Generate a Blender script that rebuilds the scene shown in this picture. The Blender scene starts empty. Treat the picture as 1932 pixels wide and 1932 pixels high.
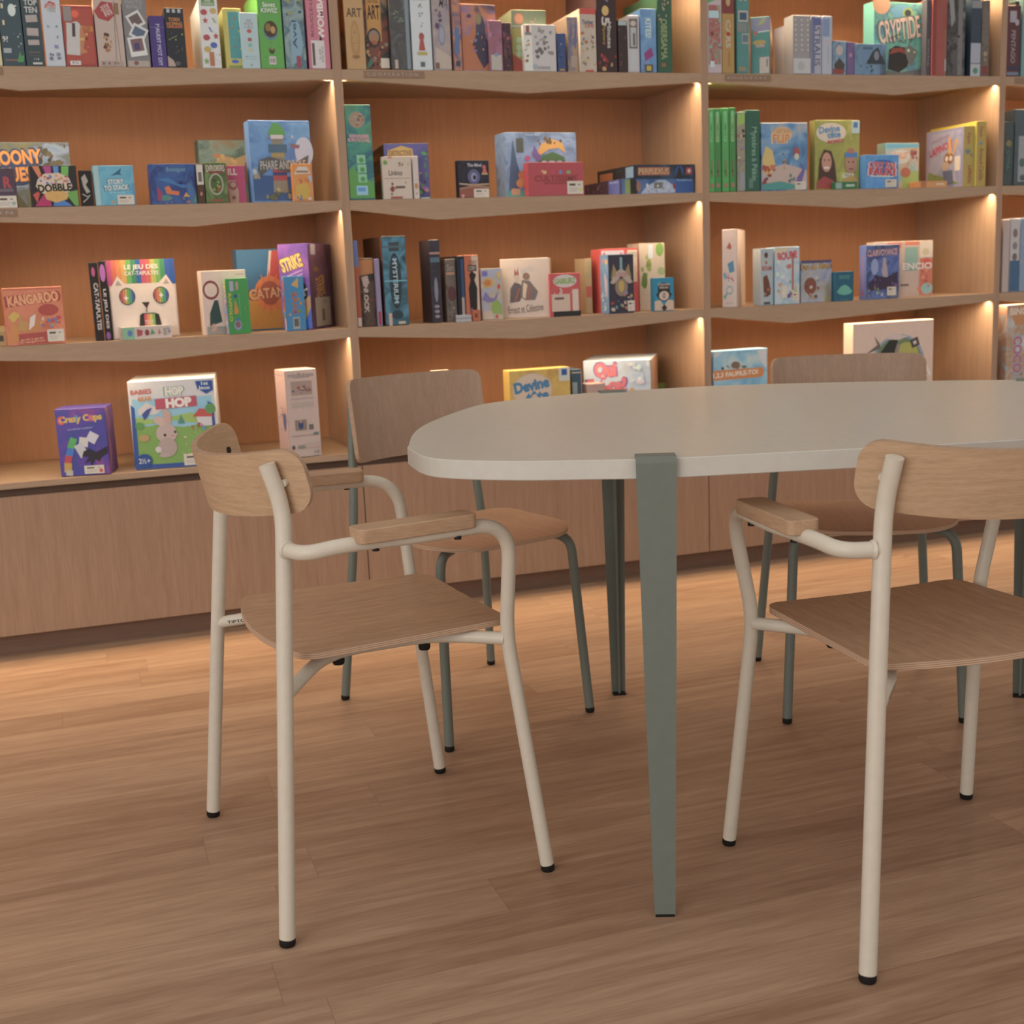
import bpy, bmesh, math, random
from mathutils import Vector, Matrix
S = bpy.context.scene
COL = S.collection
R = math.radians

# ------------------------------------------------------------------ camera
cam_d = bpy.data.cameras.new('camera')
cam = bpy.data.objects.new('camera', cam_d); COL.objects.link(cam)
yaw, pitch, roll = (0.32238, -0.18808, -0.04173)
fw = Vector((math.sin(yaw)*math.cos(pitch), math.cos(yaw)*math.cos(pitch), math.sin(pitch)))
rt = Vector((math.cos(yaw), -math.sin(yaw), 0)); up = rt.cross(fw)
r2 = math.cos(roll)*rt + math.sin(roll)*up; u2 = -math.sin(roll)*rt + math.cos(roll)*up
m = Matrix((r2, u2, -fw)).transposed().to_4x4(); m.translation = Vector((-0.7976, -3.8377, 1.045))
cam.matrix_world = m
cam_d.sensor_width = 36; cam_d.lens = 44.355; cam_d.clip_start = .05
cam_d.dof.use_dof = True; cam_d.dof.focus_distance = 2.25; cam_d.dof.aperture_fstop = 6.3
S.camera = cam

# ------------------------------------------------------------------ light and exposure
S.view_settings.view_transform = 'Standard'; S.view_settings.look = 'None'
S.view_settings.gamma = 1; S.view_settings.use_curve_mapping = False
S.view_settings.exposure = 0.0
W = bpy.data.worlds.new('room_ambience'); S.world = W; W.use_nodes = True
bg = W.node_tree.nodes['Background']
bg.inputs[0].default_value = (1.0, .91, .82, 1); bg.inputs[1].default_value = .63

def area(name, loc, target, sx, sy, power, col, spread=180):
    l = bpy.data.lights.new(name, 'AREA'); l.shape = 'RECTANGLE'; l.size = sx; l.size_y = sy
    l.energy = power; l.color = col; l.spread = R(spread)
    o = bpy.data.objects.new(name, l); COL.objects.link(o); o.location = loc
    o.rotation_euler = (Vector(target)-Vector(loc)).to_track_quat('-Z', 'Y').to_euler()
    o.visible_camera = True
    return o
area('window_daylight', (-4.2, -5.2, 1.9), (.4, -1.2, .6), 3.0, 2.2, 90, (1.0, .96, .90))
area('ceiling_wallwash', (1.0, -.62, 3.0), (1.0, -.40, 0), 6.5, .06, 2.0, (1.0, .80, .58), 46)

# ------------------------------------------------------------------ materials
def lin(c):
    if isinstance(c, str):
        c = [int(c[i:i+2], 16)/255 for i in (0, 2, 4)]
        c = [x/12.92 if x <= .04045 else ((x+.055)/1.055)**2.4 for x in c]
    return tuple(c)
MC = {}
def mat(col, rough=.5, spec=.4, metal=0., name=None):
    key = (col, rough, spec, metal)
    if key in MC: return MC[key]
    m = bpy.data.materials.new(name or 'paint_%s' % col); m.use_nodes = True
    b = m.node_tree.nodes['Principled BSDF']
    nt = m.node_tree
    n = nt.nodes.new('ShaderNodeTexNoise'); n.inputs['Scale'].default_value = 60
    mx = nt.nodes.new('ShaderNodeMix'); mx.data_type = 'RGBA'
    c = lin(col)
    mx.inputs[6].default_value = tuple(x*.94 for x in c)+(1,); mx.inputs[7].default_value = tuple(min(1, x*1.06) for x in c)+(1,)
    tc = nt.nodes.new('ShaderNodeTexCoord')
    nt.links.new(tc.outputs['Object'], n.inputs['Vector']); nt.links.new(n.outputs['Fac'], mx.inputs[0])
    nt.links.new(mx.outputs[2], b.inputs['Base Color'])
    b.inputs['Roughness'].default_value = rough; b.inputs['Specular IOR Level'].default_value = spec
    b.inputs['Metallic'].default_value = metal
    MC[key] = m
    return m
def albedo(c):
    "printed-ink colour as seen on the shelf -> reflectance"
    c = lin(c); g = (1.16, 1.36, 1.62); y = .3*c[0]+.6*c[1]+.1*c[2]; c = tuple(x*.9+y*.1 for x in c)
    return tuple(round(min(.82, max(.012, x*k)), 4) for x, k in zip(c, g))
def ink(c): return mat(albedo(c), .42, .45, 0, 'ink_'+c)
def picture(cols, scale=14, seed=0, vert=0.):
    cols = tuple(cols)
    "mottled multi-colour print"
    key = ('pic', tuple(cols), scale, seed, vert)
    if key in MC: return MC[key]
    m = bpy.data.materials.new('picture_print'); m.use_nodes = True; nt = m.node_tree
    b = nt.nodes['Principled BSDF']; b.inputs['Roughness'].default_value = .4
    tc = nt.nodes.new('ShaderNodeTexCoord'); mp = nt.nodes.new('ShaderNodeMapping')
    mp.inputs['Location'].default_value = (seed*1.7, seed*.9, seed*2.3)
    n = nt.nodes.new('ShaderNodeTexNoise'); n.inputs['Scale'].default_value = scale; n.inputs['Detail'].default_value = 3
    n.inputs['Distortion'].default_value = .8
    cr = nt.nodes.new('ShaderNodeValToRGB'); e = cr.color_ramp.elements
    k = len(cols)
    for i, c in enumerate(cols):
        pos = .32+.36*i/max(1, k-1)
        if i < 2: e[i].position = pos
        el = e[i] if i < 2 else e.new(pos)
        el.color = albedo(c)+(1,)
    nt.links.new(tc.outputs['Object'], mp.inputs[0]); nt.links.new(mp.outputs[0], n.inputs['Vector'])
    nt.links.new(n.outputs['Fac'], cr.inputs[0]); nt.links.new(cr.outputs[0], b.inputs['Base Color'])
    MC[key] = m
    return m
def oak(name, c1, c2, stretch, rough=.5, fine=1., ply=None):
    "wood grain running along the axis that has the small stretch value"
    m = bpy.data.materials.new(name); m.use_nodes = True; nt = m.node_tree; L = nt.links.new
    b = nt.nodes['Principled BSDF']; b.inputs['Roughness'].default_value = rough; b.inputs['Specular IOR Level'].default_value = .3
    tc = nt.nodes.new('ShaderNodeTexCoord'); mp = nt.nodes.new('ShaderNodeMapping'); mp.inputs['Scale'].default_value = stretch
    L(tc.outputs['Object'], mp.inputs[0])
    a = nt.nodes.new('ShaderNodeTexNoise'); a.inputs['Scale'].default_value = 4*fine; a.inputs['Detail'].default_value = 4
    f = nt.nodes.new('ShaderNodeTexNoise'); f.inputs['Scale'].default_value = 22*fine; f.inputs['Detail'].default_value = 3
    L(mp.outputs[0], a.inputs['Vector']); L(mp.outputs[0], f.inputs['Vector'])
    mx = nt.nodes.new('ShaderNodeMath'); mx.operation = 'MULTIPLY_ADD'; mx.inputs[1].default_value = .55
    L(f.outputs['Fac'], mx.inputs[0]); 
    h = nt.nodes.new('ShaderNodeMath'); h.operation = 'MULTIPLY'; h.inputs[1].default_value = .45
    L(a.outputs['Fac'], h.inputs[0]); L(h.outputs[0], mx.inputs[2])
    cr = nt.nodes.new('ShaderNodeValToRGB'); e = cr.color_ramp.elements
    e[0].position = .33; e[1].position = .66; e[0].color = lin(c1)+(1,); e[1].color = lin(c2)+(1,)
    L(mx.outputs[0], cr.inputs[0]); L(cr.outputs[0], b.inputs['Base Color'])
    bp = nt.nodes.new('ShaderNodeBump'); bp.inputs['Strength'].default_value = .06; bp.inputs['Distance'].default_value = .002
    L(f.outputs['Fac'], bp.inputs['Height']); L(bp.outputs[0], b.inputs['Normal'])
    return m
OAK_H = oak('oak_veneer_lengthways', 'a68f7a', 'b59d88', (1, 14, 14), .55)
OAK_V = oak('oak_veneer_upright', '9f8673', 'b09682', (16, 16, .6), .55)
OAK_B = oak('oak_veneer_back_panel', 'a57c60', 'b1886c', (18, 18, .5), .6)
OAK_D = oak('oak_veneer_door', '9c7f6c', 'ae917c', (16, 16, .6), .5)
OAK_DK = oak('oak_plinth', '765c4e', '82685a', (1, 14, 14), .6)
OAK_SEAT = oak('oak_seat', 'a8846a', 'c4a183', (11, 1, 11), .45, 1.3)
OAK_SIDE = oak('oak_seat_side_chair', 'b28a6e', 'c49c80', (11, 1, 11), .45, 1.2)
OAK_BACK = oak('oak_backrest', 'b29478', 'cdae90', (1.6, 2.2, 30), .45, 1.6)
OAK_BACKV = oak('oak_backrest_upright_grain', '9b8270', 'ac9280', (14, 14, 1), .5, 1.3)
OAK_ARM = oak('oak_armrest', 'ad8d72', 'c2a387', (12, 1, 12), .45, 1.6)
def plywood():
    m = bpy.data.materials.new('plywood_edge'); m.use_nodes = True; nt = m.node_tree
    b = nt.nodes['Principled BSDF']; b.inputs['Roughness'].default_value = .6
    tc = nt.nodes.new('ShaderNodeTexCoord'); sx = nt.nodes.new('ShaderNodeSeparateXYZ')
    w = nt.nodes.new('ShaderNodeMath'); w.operation = 'PINGPONG'; w.inputs[1].default_value = .0016
    cr = nt.nodes.new('ShaderNodeValToRGB'); cr.color_ramp.elements[0].color = lin('a07a68')+(1,); cr.color_ramp.elements[1].color = lin('d9bfa2')+(1,)
    d = nt.nodes.new('ShaderNodeMath'); d.operation = 'MULTIPLY'; d.inputs[1].default_value = 625
    nt.links.new(tc.outputs['Object'], sx.inputs[0]); nt.links.new(sx.outputs['Z'], w.inputs[0]); nt.links.new(w.outputs[0], d.inputs[0])
    nt.links.new(d.outputs[0], cr.inputs[0]); nt.links.new(cr.outputs[0], b.inputs['Base Color'])
    return m
PLY = plywood()
OAK_RIM = oak('oak_cut_edge', 'a58872', 'bb9d85', (6, 6, 6), .6)
WHITE = mat('d6cfc2', .42, .4, 0, 'cream_powder_coat')
EDGEWHITE = mat('cdccc6', .35, .45, 0, 'white_edge_band')
GREEN = mat('737b75', .45, .4, 0, 'grey_green_powder_coat')
TOPWHITE = mat('d3cdc2', .3, .5, 0, 'white_laminate')
BLACK = mat('1d1b1b', .6, .3, 0, 'black_rubber')
STEEL = mat('2c2a29', .35, .5, .6, 'dark_screw')
STICK = mat(albedo('cdbba5'), .5, .3, 0, 'sticker_paper')
PRINT = mat(albedo('5c5148'), .6, .3, 0, 'sticker_print')
def emis(name, col, k):
    m = bpy.data.materials.new(name); m.use_nodes = True; nt = m.node_tree
    b = nt.nodes['Principled BSDF']; b.inputs['Base Color'].default_value = (.1, .1, .1, 1)
    b.inputs['Emission Color'].default_value = col+(1,); b.inputs['Emission Strength'].default_value = k
    return m
LED = emis('warm_led', (1.0, .72, .42), 128.0)
LED_TOP = emis('warm_led_top_row', (1.0, .72, .42), 310.0)
ALU = mat('8a8784', .4, .5, .8, 'aluminium_channel')
def floor_mat():
    m = bpy.data.materials.new('oak_planks'); m.use_nodes = True; nt = m.node_tree; N = nt.nodes.new; L = nt.links.new
    b = nt.nodes['Principled BSDF']; b.inputs['Roughness'].default_value = .42; b.inputs['Specular IOR Level'].default_value = .35
    tc = N('ShaderNodeTexCoord'); sp = N('ShaderNodeSeparateXYZ'); L(tc.outputs['Object'], sp.inputs[0])
    def M(op, a, c=None, d=None):
        n = N('ShaderNodeMath'); n.operation = op
        for i, v in enumerate((a, c, d)):
            if v is None: continue
            if isinstance(v, (int, float)): n.inputs[i].default_value = v
            else: L(v, n.inputs[i])
        return n.outputs[0]
    yy = M('DIVIDE', M('ADD', sp.outputs['Y'], 1.993+12.8), .128)
    row = M('FLOOR', yy); fy = M('FRACT', yy)
    wn = N('ShaderNodeTexWhiteNoise'); wn.noise_dimensions = '1D'; L(row, wn.inputs['W'])
    xx = M('DIVIDE', M('ADD', sp.outputs['X'], M('MULTIPLY_ADD', wn.outputs['Value'], 3.7, 30)), 1.35)
    cell = M('FLOOR', xx); fx = M('FRACT', xx)
    cv = N('ShaderNodeCombineXYZ'); L(row, cv.inputs[0]); L(cell, cv.inputs[1])
    w2 = N('ShaderNodeTexWhiteNoise'); w2.noise_dimensions = '3D'; L(cv.outputs[0], w2.inputs['Vector'])
    off = N('ShaderNodeVectorMath'); off.operation = 'MULTIPLY_ADD'; L(w2.outputs['Color'], off.inputs[0]); off.inputs[1].default_value = (9, 9, 9); L(tc.outputs['Object'], off.inputs[2])
    mp = N('ShaderNodeMapping'); mp.inputs['Scale'].default_value = (1.1, 15, 1); L(off.outputs[0], mp.inputs[0])
    n1 = N('ShaderNodeTexNoise'); n1.inputs['Scale'].default_value = 2.4; n1.inputs['Detail'].default_value = 5; n1.inputs['Distortion'].default_value = .6; L(mp.outputs[0], n1.inputs['Vector'])
    n2 = N('ShaderNodeTexNoise'); n2.inputs['Scale'].default_value = 16; n2.inputs['Detail'].default_value = 3; L(mp.outputs[0], n2.inputs['Vector'])
    g = M('ADD', M('MULTIPLY', n1.outputs['Fac'], .55), M('MULTIPLY', n2.outputs['Fac'], .3))
    t = M('ADD', g, M('MULTIPLY', w2.outputs['Value'], .17))
    cr = N('ShaderNodeValToRGB'); e = cr.color_ramp.elements; e[0].position = .34; e[1].position = .68
    e[0].color = lin('94735d')+(1,); e[1].color = lin('ba9c84')+(1,); L(t, cr.inputs[0])
    ed = M('MINIMUM', M('MULTIPLY', M('MINIMUM', fy, M('SUBTRACT', 1, fy)), .128), M('MULTIPLY', M('MINIMUM', fx, M('SUBTRACT', 1, fx)), 1.35))
    ln = M('LESS_THAN', ed, .0006)
    mx = N('ShaderNodeMix'); mx.data_type = 'RGBA'; L(M('MULTIPLY', ln, .35), mx.inputs[0]); L(cr.outputs[0], mx.inputs[6]); mx.inputs[7].default_value = lin('4a3428')+(1,)
    L(mx.outputs[2], b.inputs['Base Color'])
    return m

# ------------------------------------------------------------------ mesh helpers
class MB:
    def __init__(s): s.v = []; s.f = []; s.m = []; s.mats = []; s.sm = []
    def mi(s, m):
        if m not in s.mats: s.mats.append(m)
        return s.mats.index(m)
    def add(s, vs, fs, m, smooth=False):
        o = len(s.v); s.v += [tuple(v) for v in vs]; k = s.mi(m)
        for f in fs: s.f.append([i+o for i in f]); s.m.append(k); s.sm.append(smooth)
    def box(s, a, b, m, bev=0.):
        x0, y0, z0 = a; x1, y1, z1 = b
        if bev <= 0:
            vs = [(x, y, z) for x in (x0, x1) for y in (y0, y1) for z in (z0, z1)]
            s.add(vs, [(0, 1, 3, 2), (4, 6, 7, 5), (0, 4, 5, 1), (2, 3, 7, 6), (0, 2, 6, 4), (1, 5, 7, 3)], m); return
        vs = []; idx = {}
        for i, X in enumerate((x0, x1)):
            for j, Y in enumerate((y0, y1)):
                for k, Z in enumerate((z0, z1)):
                    c = [X, Y, Z]; d = [bev if q == 0 else -bev for q in (i, j, k)]
                    for ax in range(3):
                        p = [c[q] + (0 if q == ax else d[q]) for q in range(3)]
                        idx[(i, j, k, ax)] = len(vs); vs.append(p)
        F = []
        for ax in range(3):
            o1, o2 = [q for q in range(3) if q != ax]
            for sd in (0, 1):
                q = []
                for a_, b_ in ((0, 0), (1, 0), (1, 1), (0, 1)):
                    t = [0, 0, 0]; t[ax] = sd; t[o1] = a_; t[o2] = b_; q.append(idx[(*t, ax)])
                F.append(q)
        for ax in range(3):
            o1, o2 = [q for q in range(3) if q != ax]
            for a_ in (0, 1):
                for b_ in (0, 1):
                    t0 = [0, 0, 0]; t1 = [0, 0, 0]; t0[ax] = 0; t1[ax] = 1
                    for t in (t0, t1): t[o1] = a_; t[o2] = b_
                    F.append([idx[(*t0, o1)], idx[(*t1, o1)], idx[(*t1, o2)], idx[(*t0, o2)]])
        for i in (0, 1):
            for j in (0, 1):
                for k in (0, 1): F.append([idx[(i, j, k, 0)], idx[(i, j, k, 1)], idx[(i, j, k, 2)]])
        s.add(vs, F, m)
    def tube(s, pts, r, m, seg=18, caps=True):
        P = [Vector(p) for p in pts]; n = len(P)
        rr = r if isinstance(r, (list, tuple)) else [r]*n
        T = [(P[min(i+1, n-1)]-P[max(i-1, 0)]).normalized() for i in range(n)]
        a = Vector((0, 0, 1)) if abs(T[0].z) < .9 else Vector((1, 0, 0))
        N = (a - T[0]*a.dot(T[0])).normalized(); vs = []; fs = []
        for i in range(n):
            N = (N - T[i]*N.dot(T[i])).normalized(); B = T[i].cross(N)
            for k in range(seg):
                t = 2*math.pi*k/seg; vs.append(P[i] + rr[i]*(math.cos(t)*N + math.sin(t)*B))
        for i in range(n-1):
            for k in range(seg):
                k2 = (k+1) % seg; fs.append((i*seg+k, i*seg+k2, (i+1)*seg+k2, (i+1)*seg+k))
        s.add(vs, fs, m, True)
        if caps:
            for i in (0, n-1):
                c = [tuple(v) for v in vs[i*seg:(i+1)*seg]]
                s.add(c, [list(range(seg))] if i else [list(range(seg))[::-1]], m)
    def prism(s, pts, z0, z1, m, mside=None, bev=0.):
        n = len(pts); rings = []
        if bev:
            c = Vector((sum(p[0] for p in pts)/n, sum(p[1] for p in pts)/n))
            ins = []
            for i in range(n):
                a = Vector(pts[i-1]); b_ = Vector(pts[(i+1) % n]); t = (b_-a).normalized(); nn = Vector((t.y, -t.x)); p = Vector(pts[i])
                if nn.dot(p-c) < 0: nn = -nn
                ins.append(tuple(p-nn*bev))
            rings = [(ins, z0), (pts, z0+bev), (pts, z1-bev), (ins, z1)]
        else: rings = [(pts, z0), (pts, z1)]
        vs = [(p[0], p[1], z) for ring, z in rings for p in ring]; k = len(rings)
        s.add(vs, [[(j)*n+i, j*n+(i+1) % n, (j+1)*n+(i+1) % n, (j+1)*n+i] for j in ([0, 2] if bev else range(k-1)) for i in range(n)], mside or m, False)
        if bev: s.add(vs, [[n+i, n+(i+1) % n, 2*n+(i+1) % n, 2*n+i] for i in range(n)], mside or m, True)
        s.add([vs[i] for i in range(n)], [list(range(n))[::-1]], m); s.add([vs[(k-1)*n+i] for i in range(n)], [list(range(n))], m)
    def build(s, name, parent=None, loc=None, rotz=0., normals=True):
        me = bpy.data.meshes.new(name); me.from_pydata(s.v, [], s.f); me.update()
        for m_ in s.mats: me.materials.append(m_)
        me.polygons.foreach_set('material_index', s.m); me.polygons.foreach_set('use_smooth', s.sm)
        if normals:
            bm = bmesh.new(); bm.from_mesh(me);             bmesh.ops.recalc_face_normals(bm, faces=bm.faces); bm.to_mesh(me); bm.free()
        o = bpy.data.objects.new(name, me); COL.objects.link(o)
        if parent: o.parent = parent
        if loc: o.location = loc
        o.rotation_euler.z = rotz
        return o
def tag(o, label=None, cat=None, group=None, kind=None):
    for k, v in (('label', label), ('category', cat), ('group', group), ('kind', kind)):
        if v: o[k] = v
    return o
def empty(name, loc=(0, 0, 0), rotz=0.):
    o = bpy.data.objects.new(name, None); COL.objects.link(o); o.location = loc; o.rotation_euler.z = rotz; o.empty_display_size = .1
    return o
def copy_tree(o, parent=None):
    c = o.copy(); COL.objects.link(c)
    if parent: c.parent = parent
    for ch in [x for x in bpy.data.objects if x.parent == o]: copy_tree(ch, c)
    return c
def spline(pts, n=10, closed=False):
    P = [Vector(p) for p in pts]; out = []; k = len(P)
    rng = range(k) if closed else range(k-1)
    for i in rng:
        if closed: a, b, c, d = P[i-1], P[i], P[(i+1) % k], P[(i+2) % k]
        else: a, b, c, d = P[max(i-1, 0)], P[i], P[i+1], P[min(i+2, k-1)]
        for j in range(n):
            t = j/n
            out.append(.5*((2*b)+(c-a)*t+(2*a-5*b+4*c-d)*t*t+(3*b-a-3*c+d)*t**3))
    if not closed: out.append(P[-1])
    return out
def fillet(pts, rad, n=8):
    "polyline with rounded corners (tube bends)"
    P = [Vector(p) for p in pts]; out = [P[0]]
    for i in range(1, len(P)-1):
        r = rad[i-1] if isinstance(rad, (list, tuple)) else rad
        a = (P[i-1]-P[i]); b = (P[i+1]-P[i]); d = min(r, a.length*.49, b.length*.49)
        A = P[i]+a.normalized()*d; B = P[i]+b.normalized()*d
        for j in range(n+1):
            t = j/n; out.append((1-t)**2*A+2*t*(1-t)*P[i]+t*t*B)
    out.append(P[-1]); return out
_tx = {}
def text_mesh(s, bold=0.):
    "2D triangles of a string, in a 0..1 box"
    key = (s, bold)
    if key in _tx: return _tx[key]
    c = bpy.data.curves.new('t', 'FONT'); c.body = s; c.offset = bold*.55; c.resolution_u = 3; c.space_line = .9
    c.align_x = 'CENTER'
    o = bpy.data.objects.new('t', c); COL.objects.link(o)
    me = o.to_mesh(); vs = [(v.co.x, v.co.y) for v in me.vertices]; fs = [tuple(p.vertices) for p in me.polygons]
    o.to_mesh_clear(); bpy.data.objects.remove(o); bpy.data.curves.remove(c)
    if vs:
        x0 = min(v[0] for v in vs); x1 = max(v[0] for v in vs); y0 = min(v[1] for v in vs); y1 = max(v[1] for v in vs)
        vs = [((x-x0)/max(1e-6, x1-x0)-.5, (y-y0)/max(1e-6, y1-y0)-.5) for x, y in vs]
    _tx[key] = (vs, fs); return _tx[key]
def decorate(mb, O, U, V, items, lift0=1):
    "print flat shapes and lettering on a face: O corner, U width vector, V height vector"
    O = Vector(O); U = Vector(U); V = Vector(V); N = U.cross(V).normalized(); wu, wv = U.length, V.length
    un, vn = U.normalized(), V.normalized()
    for k, it in enumerate(items):
        off = O + N*(.00014*(k+lift0))
        def pt(u, v): return off + un*(u*wu) + vn*(v*wv)
        kind = it[0]
        if kind == 'T':
            _, txt, u, v, w, h, col = it[:7]; rot = it[7] if len(it) > 7 else 0; outl = it[8] if len(it) > 8 else None; bold = it[9] if len(it) > 9 else .02
            passes = ([(outl, bold+.05, -.0001)] if outl else []) + [(col, bold, 0)]
            for cc, bb, dz in passes:
                vs, fs = text_mesh(txt, bb); grow = 1.0 + (.10 if cc is outl and outl else 0)
                W_, H_ = w*wu*grow, h*wv*grow
                if abs(rot) == 90: W_, H_ = h*wv*grow, w*wu*grow
                ca, sa = math.cos(R(rot)), math.sin(R(rot)); c0 = off + un*(u*wu) + vn*(v*wv) + N*dz
                P = [c0 + un*(ca*x*W_-sa*y*H_) + vn*(sa*x*W_+ca*y*H_) for x, y in vs]
                mb.add(P, fs, ink(cc))
        elif kind == 'R':
            _, u, v, w, h, col = it[:6]; a = R(it[6]) if len(it) > 6 else 0; c0 = off + un*(u*wu) + vn*(v*wv)
            P = []
            for sx, sy in ((-.5, -.5), (.5, -.5), (.5, .5), (-.5, .5)):
                x, y = sx*w*wu, sy*h*wv; P.append(c0 + un*(x*math.cos(a)-y*math.sin(a)) + vn*(x*math.sin(a)+y*math.cos(a)))
            mb.add(P, [(0, 1, 2, 3)], m_of(col))
        elif kind == 'E':
            _, u, v, w, h, col = it[:6]; n = 22
            mb.add([pt(u+.5*w*math.cos(2*math.pi*i/n), v+.5*h*math.sin(2*math.pi*i/n)) for i in range(n)], [list(range(n))], m_of(col))
        elif kind == 'P':
            mb.add([pt(*q) for q in it[1]], [list(range(len(it[1])))], m_of(it[2]))
        elif kind == 'B':   # scattered illustration blobs: seed, count, u0,v0,u1,v1, size(m), colours
            _, seed, cnt, u0, v0, u1, v1, sz, cols = it; rg = random.Random(seed)
            for q in range(cnt):
                u, v = rg.uniform(u0, u1), rg.uniform(v0, v1); r_ = sz*rg.uniform(.5, 1.2); n = rg.randint(6, 9); ph = rg.random()*6.3; e = rg.uniform(.5, 1.4)
                P = []
                for i in range(n):
                    t = ph+2*math.pi*i/n; rr = r_*rg.uniform(.65, 1.15)
                    uu = min(.98, max(.02, u+rr*math.cos(t)*e/wu)); vv = min(.985, max(.015, v+rr*math.sin(t)/wv)); P.append(pt(uu, vv)+N*(.00001*q))
                mb.add(P, [list(range(n))], ink(rg.choice(cols)))
def m_of(c): return ink(c) if isinstance(c, str) else picture(c) if isinstance(c, (tuple, list)) else c
def game_box(row):
    name, label, grp, P, rot, w, d, h, body, faces, stick = row
    mb = MB(); bm_ = m_of(body)
    # shallow tray with a slightly larger lid over it
    mb.box((.0006, .0006, 0), (w-.0006, d-.0006, h), bm_, min(.0012, w*.1, d*.1, h*.1))
    root = mb.build(name, None, P, rot)
    tag(root, label, 'board game', grp)
    fr = {'F': ((0, 0, 0), (w, 0, 0), (0, 0, h)), 'L': ((0, d, 0), (0, -d, 0), (0, 0, h)), 'R': ((w, 0, 0), (0, d, 0), (0, 0, h)), 'T': ((0, 0, h), (w, 0, 0), (0, d, 0))}
    nm = {'F': 'front_print', 'L': 'side_print', 'R': 'side_print', 'T': 'top_print'}
    for key, (bgc, items) in faces.items():
        O, U, V = fr[key]; q = MB()
        base = [('R', .5, .5, .985, .985, bgc or body)]
        decorate(q, O, U, V, base+list(items), 0)
        if q.f: q.build(nm[key], root, normals=False)
    if stick:
        for (fc, u, v, wm, hm, lines) in stick:
            O, U, V = fr[fc]; O = Vector(O); U = Vector(U); V = Vector(V); un, vn = U.normalized(), V.normalized(); N = un.cross(vn)
            c = O+U*u+V*v+N*.0026; q = MB()
            vs = [c-un*wm/2-vn*hm/2, c+un*wm/2-vn*hm/2, c+un*wm/2+vn*hm/2, c-un*wm/2+vn*hm/2]
            vs += [x-N*.0022 for x in vs]
            q.add(vs, [(0, 1, 2, 3), (4, 7, 6, 5), (0, 4, 5, 1), (1, 5, 6, 2), (2, 6, 7, 3), (3, 7, 4, 0)], STICK)
            O2 = vs[0]; it = []
            if lines: 
                it = [('R', .32, .72, .38, .17, PRINT), ('R', .74, .72, .14, .07, PRINT), ('R', .4, .42, .6, .05, 'a89b8c'), ('R', .35, .25, .5, .05, 'a89b8c')]
                if lines != 1: it.append(('E', .84, .36, .2, .2*wm/hm, lines))
            decorate(q, O2, un*wm, vn*hm, it, 1); st = q.build('price_sticker', root, normals=False)
    return root

# ------------------------------------------------------------------ measured layout
TABLE = [(1.232, -1.485), (1.05, -1.338), (0.8595, -1.2164), (0.6367, -1.1109), (0.4291, -1.0734), (0.3595, -1.0598), (0.2905, -1.0629), (0.1169, -1.0952), (0.0176, -1.1611), (-0.1286, -1.3628), (-0.2113, -1.5223), (-0.2693, -1.7007), (-0.2796, -1.7412), (-0.2828, -1.8618), (-0.2479, -1.9297), (-0.1624, -2.0013), (-0.0727, -2.0495), (-0.0127, -2.0809), (0.0536, -2.1069), (0.2131, -2.1476), (0.3414, -2.1828), (0.437, -2.2085), (0.62, -2.245), (0.85, -2.26), (1.08, -2.22), (1.27, -2.12), (1.4, -1.97), (1.445, -1.79), (1.385, -1.645)]
TLEGS = [(0.02, -2.095), (0.391, -1.062), (1.262, -1.475), (0.99, -2.24)]
ARM = [(-0.3683, -1.645, 6.05), (0.491, -2.157, 89.2)]
SIDE = [(0.024, -0.975, -75.1), (0.933, -1.283, -114.3)]
SHELF_LABELS = [(1, 2, -1.0276, -0.9241, 'TION'), (2, 1, 0.0791, 0.2641, 'COOPERATION'), (3, 1, 1.2781, 1.4465, 'ENQUÊTES'), (4, 1, 2.428, 2.6014, ''), (1, 1, -1.0056, -0.9203, '')]
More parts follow.
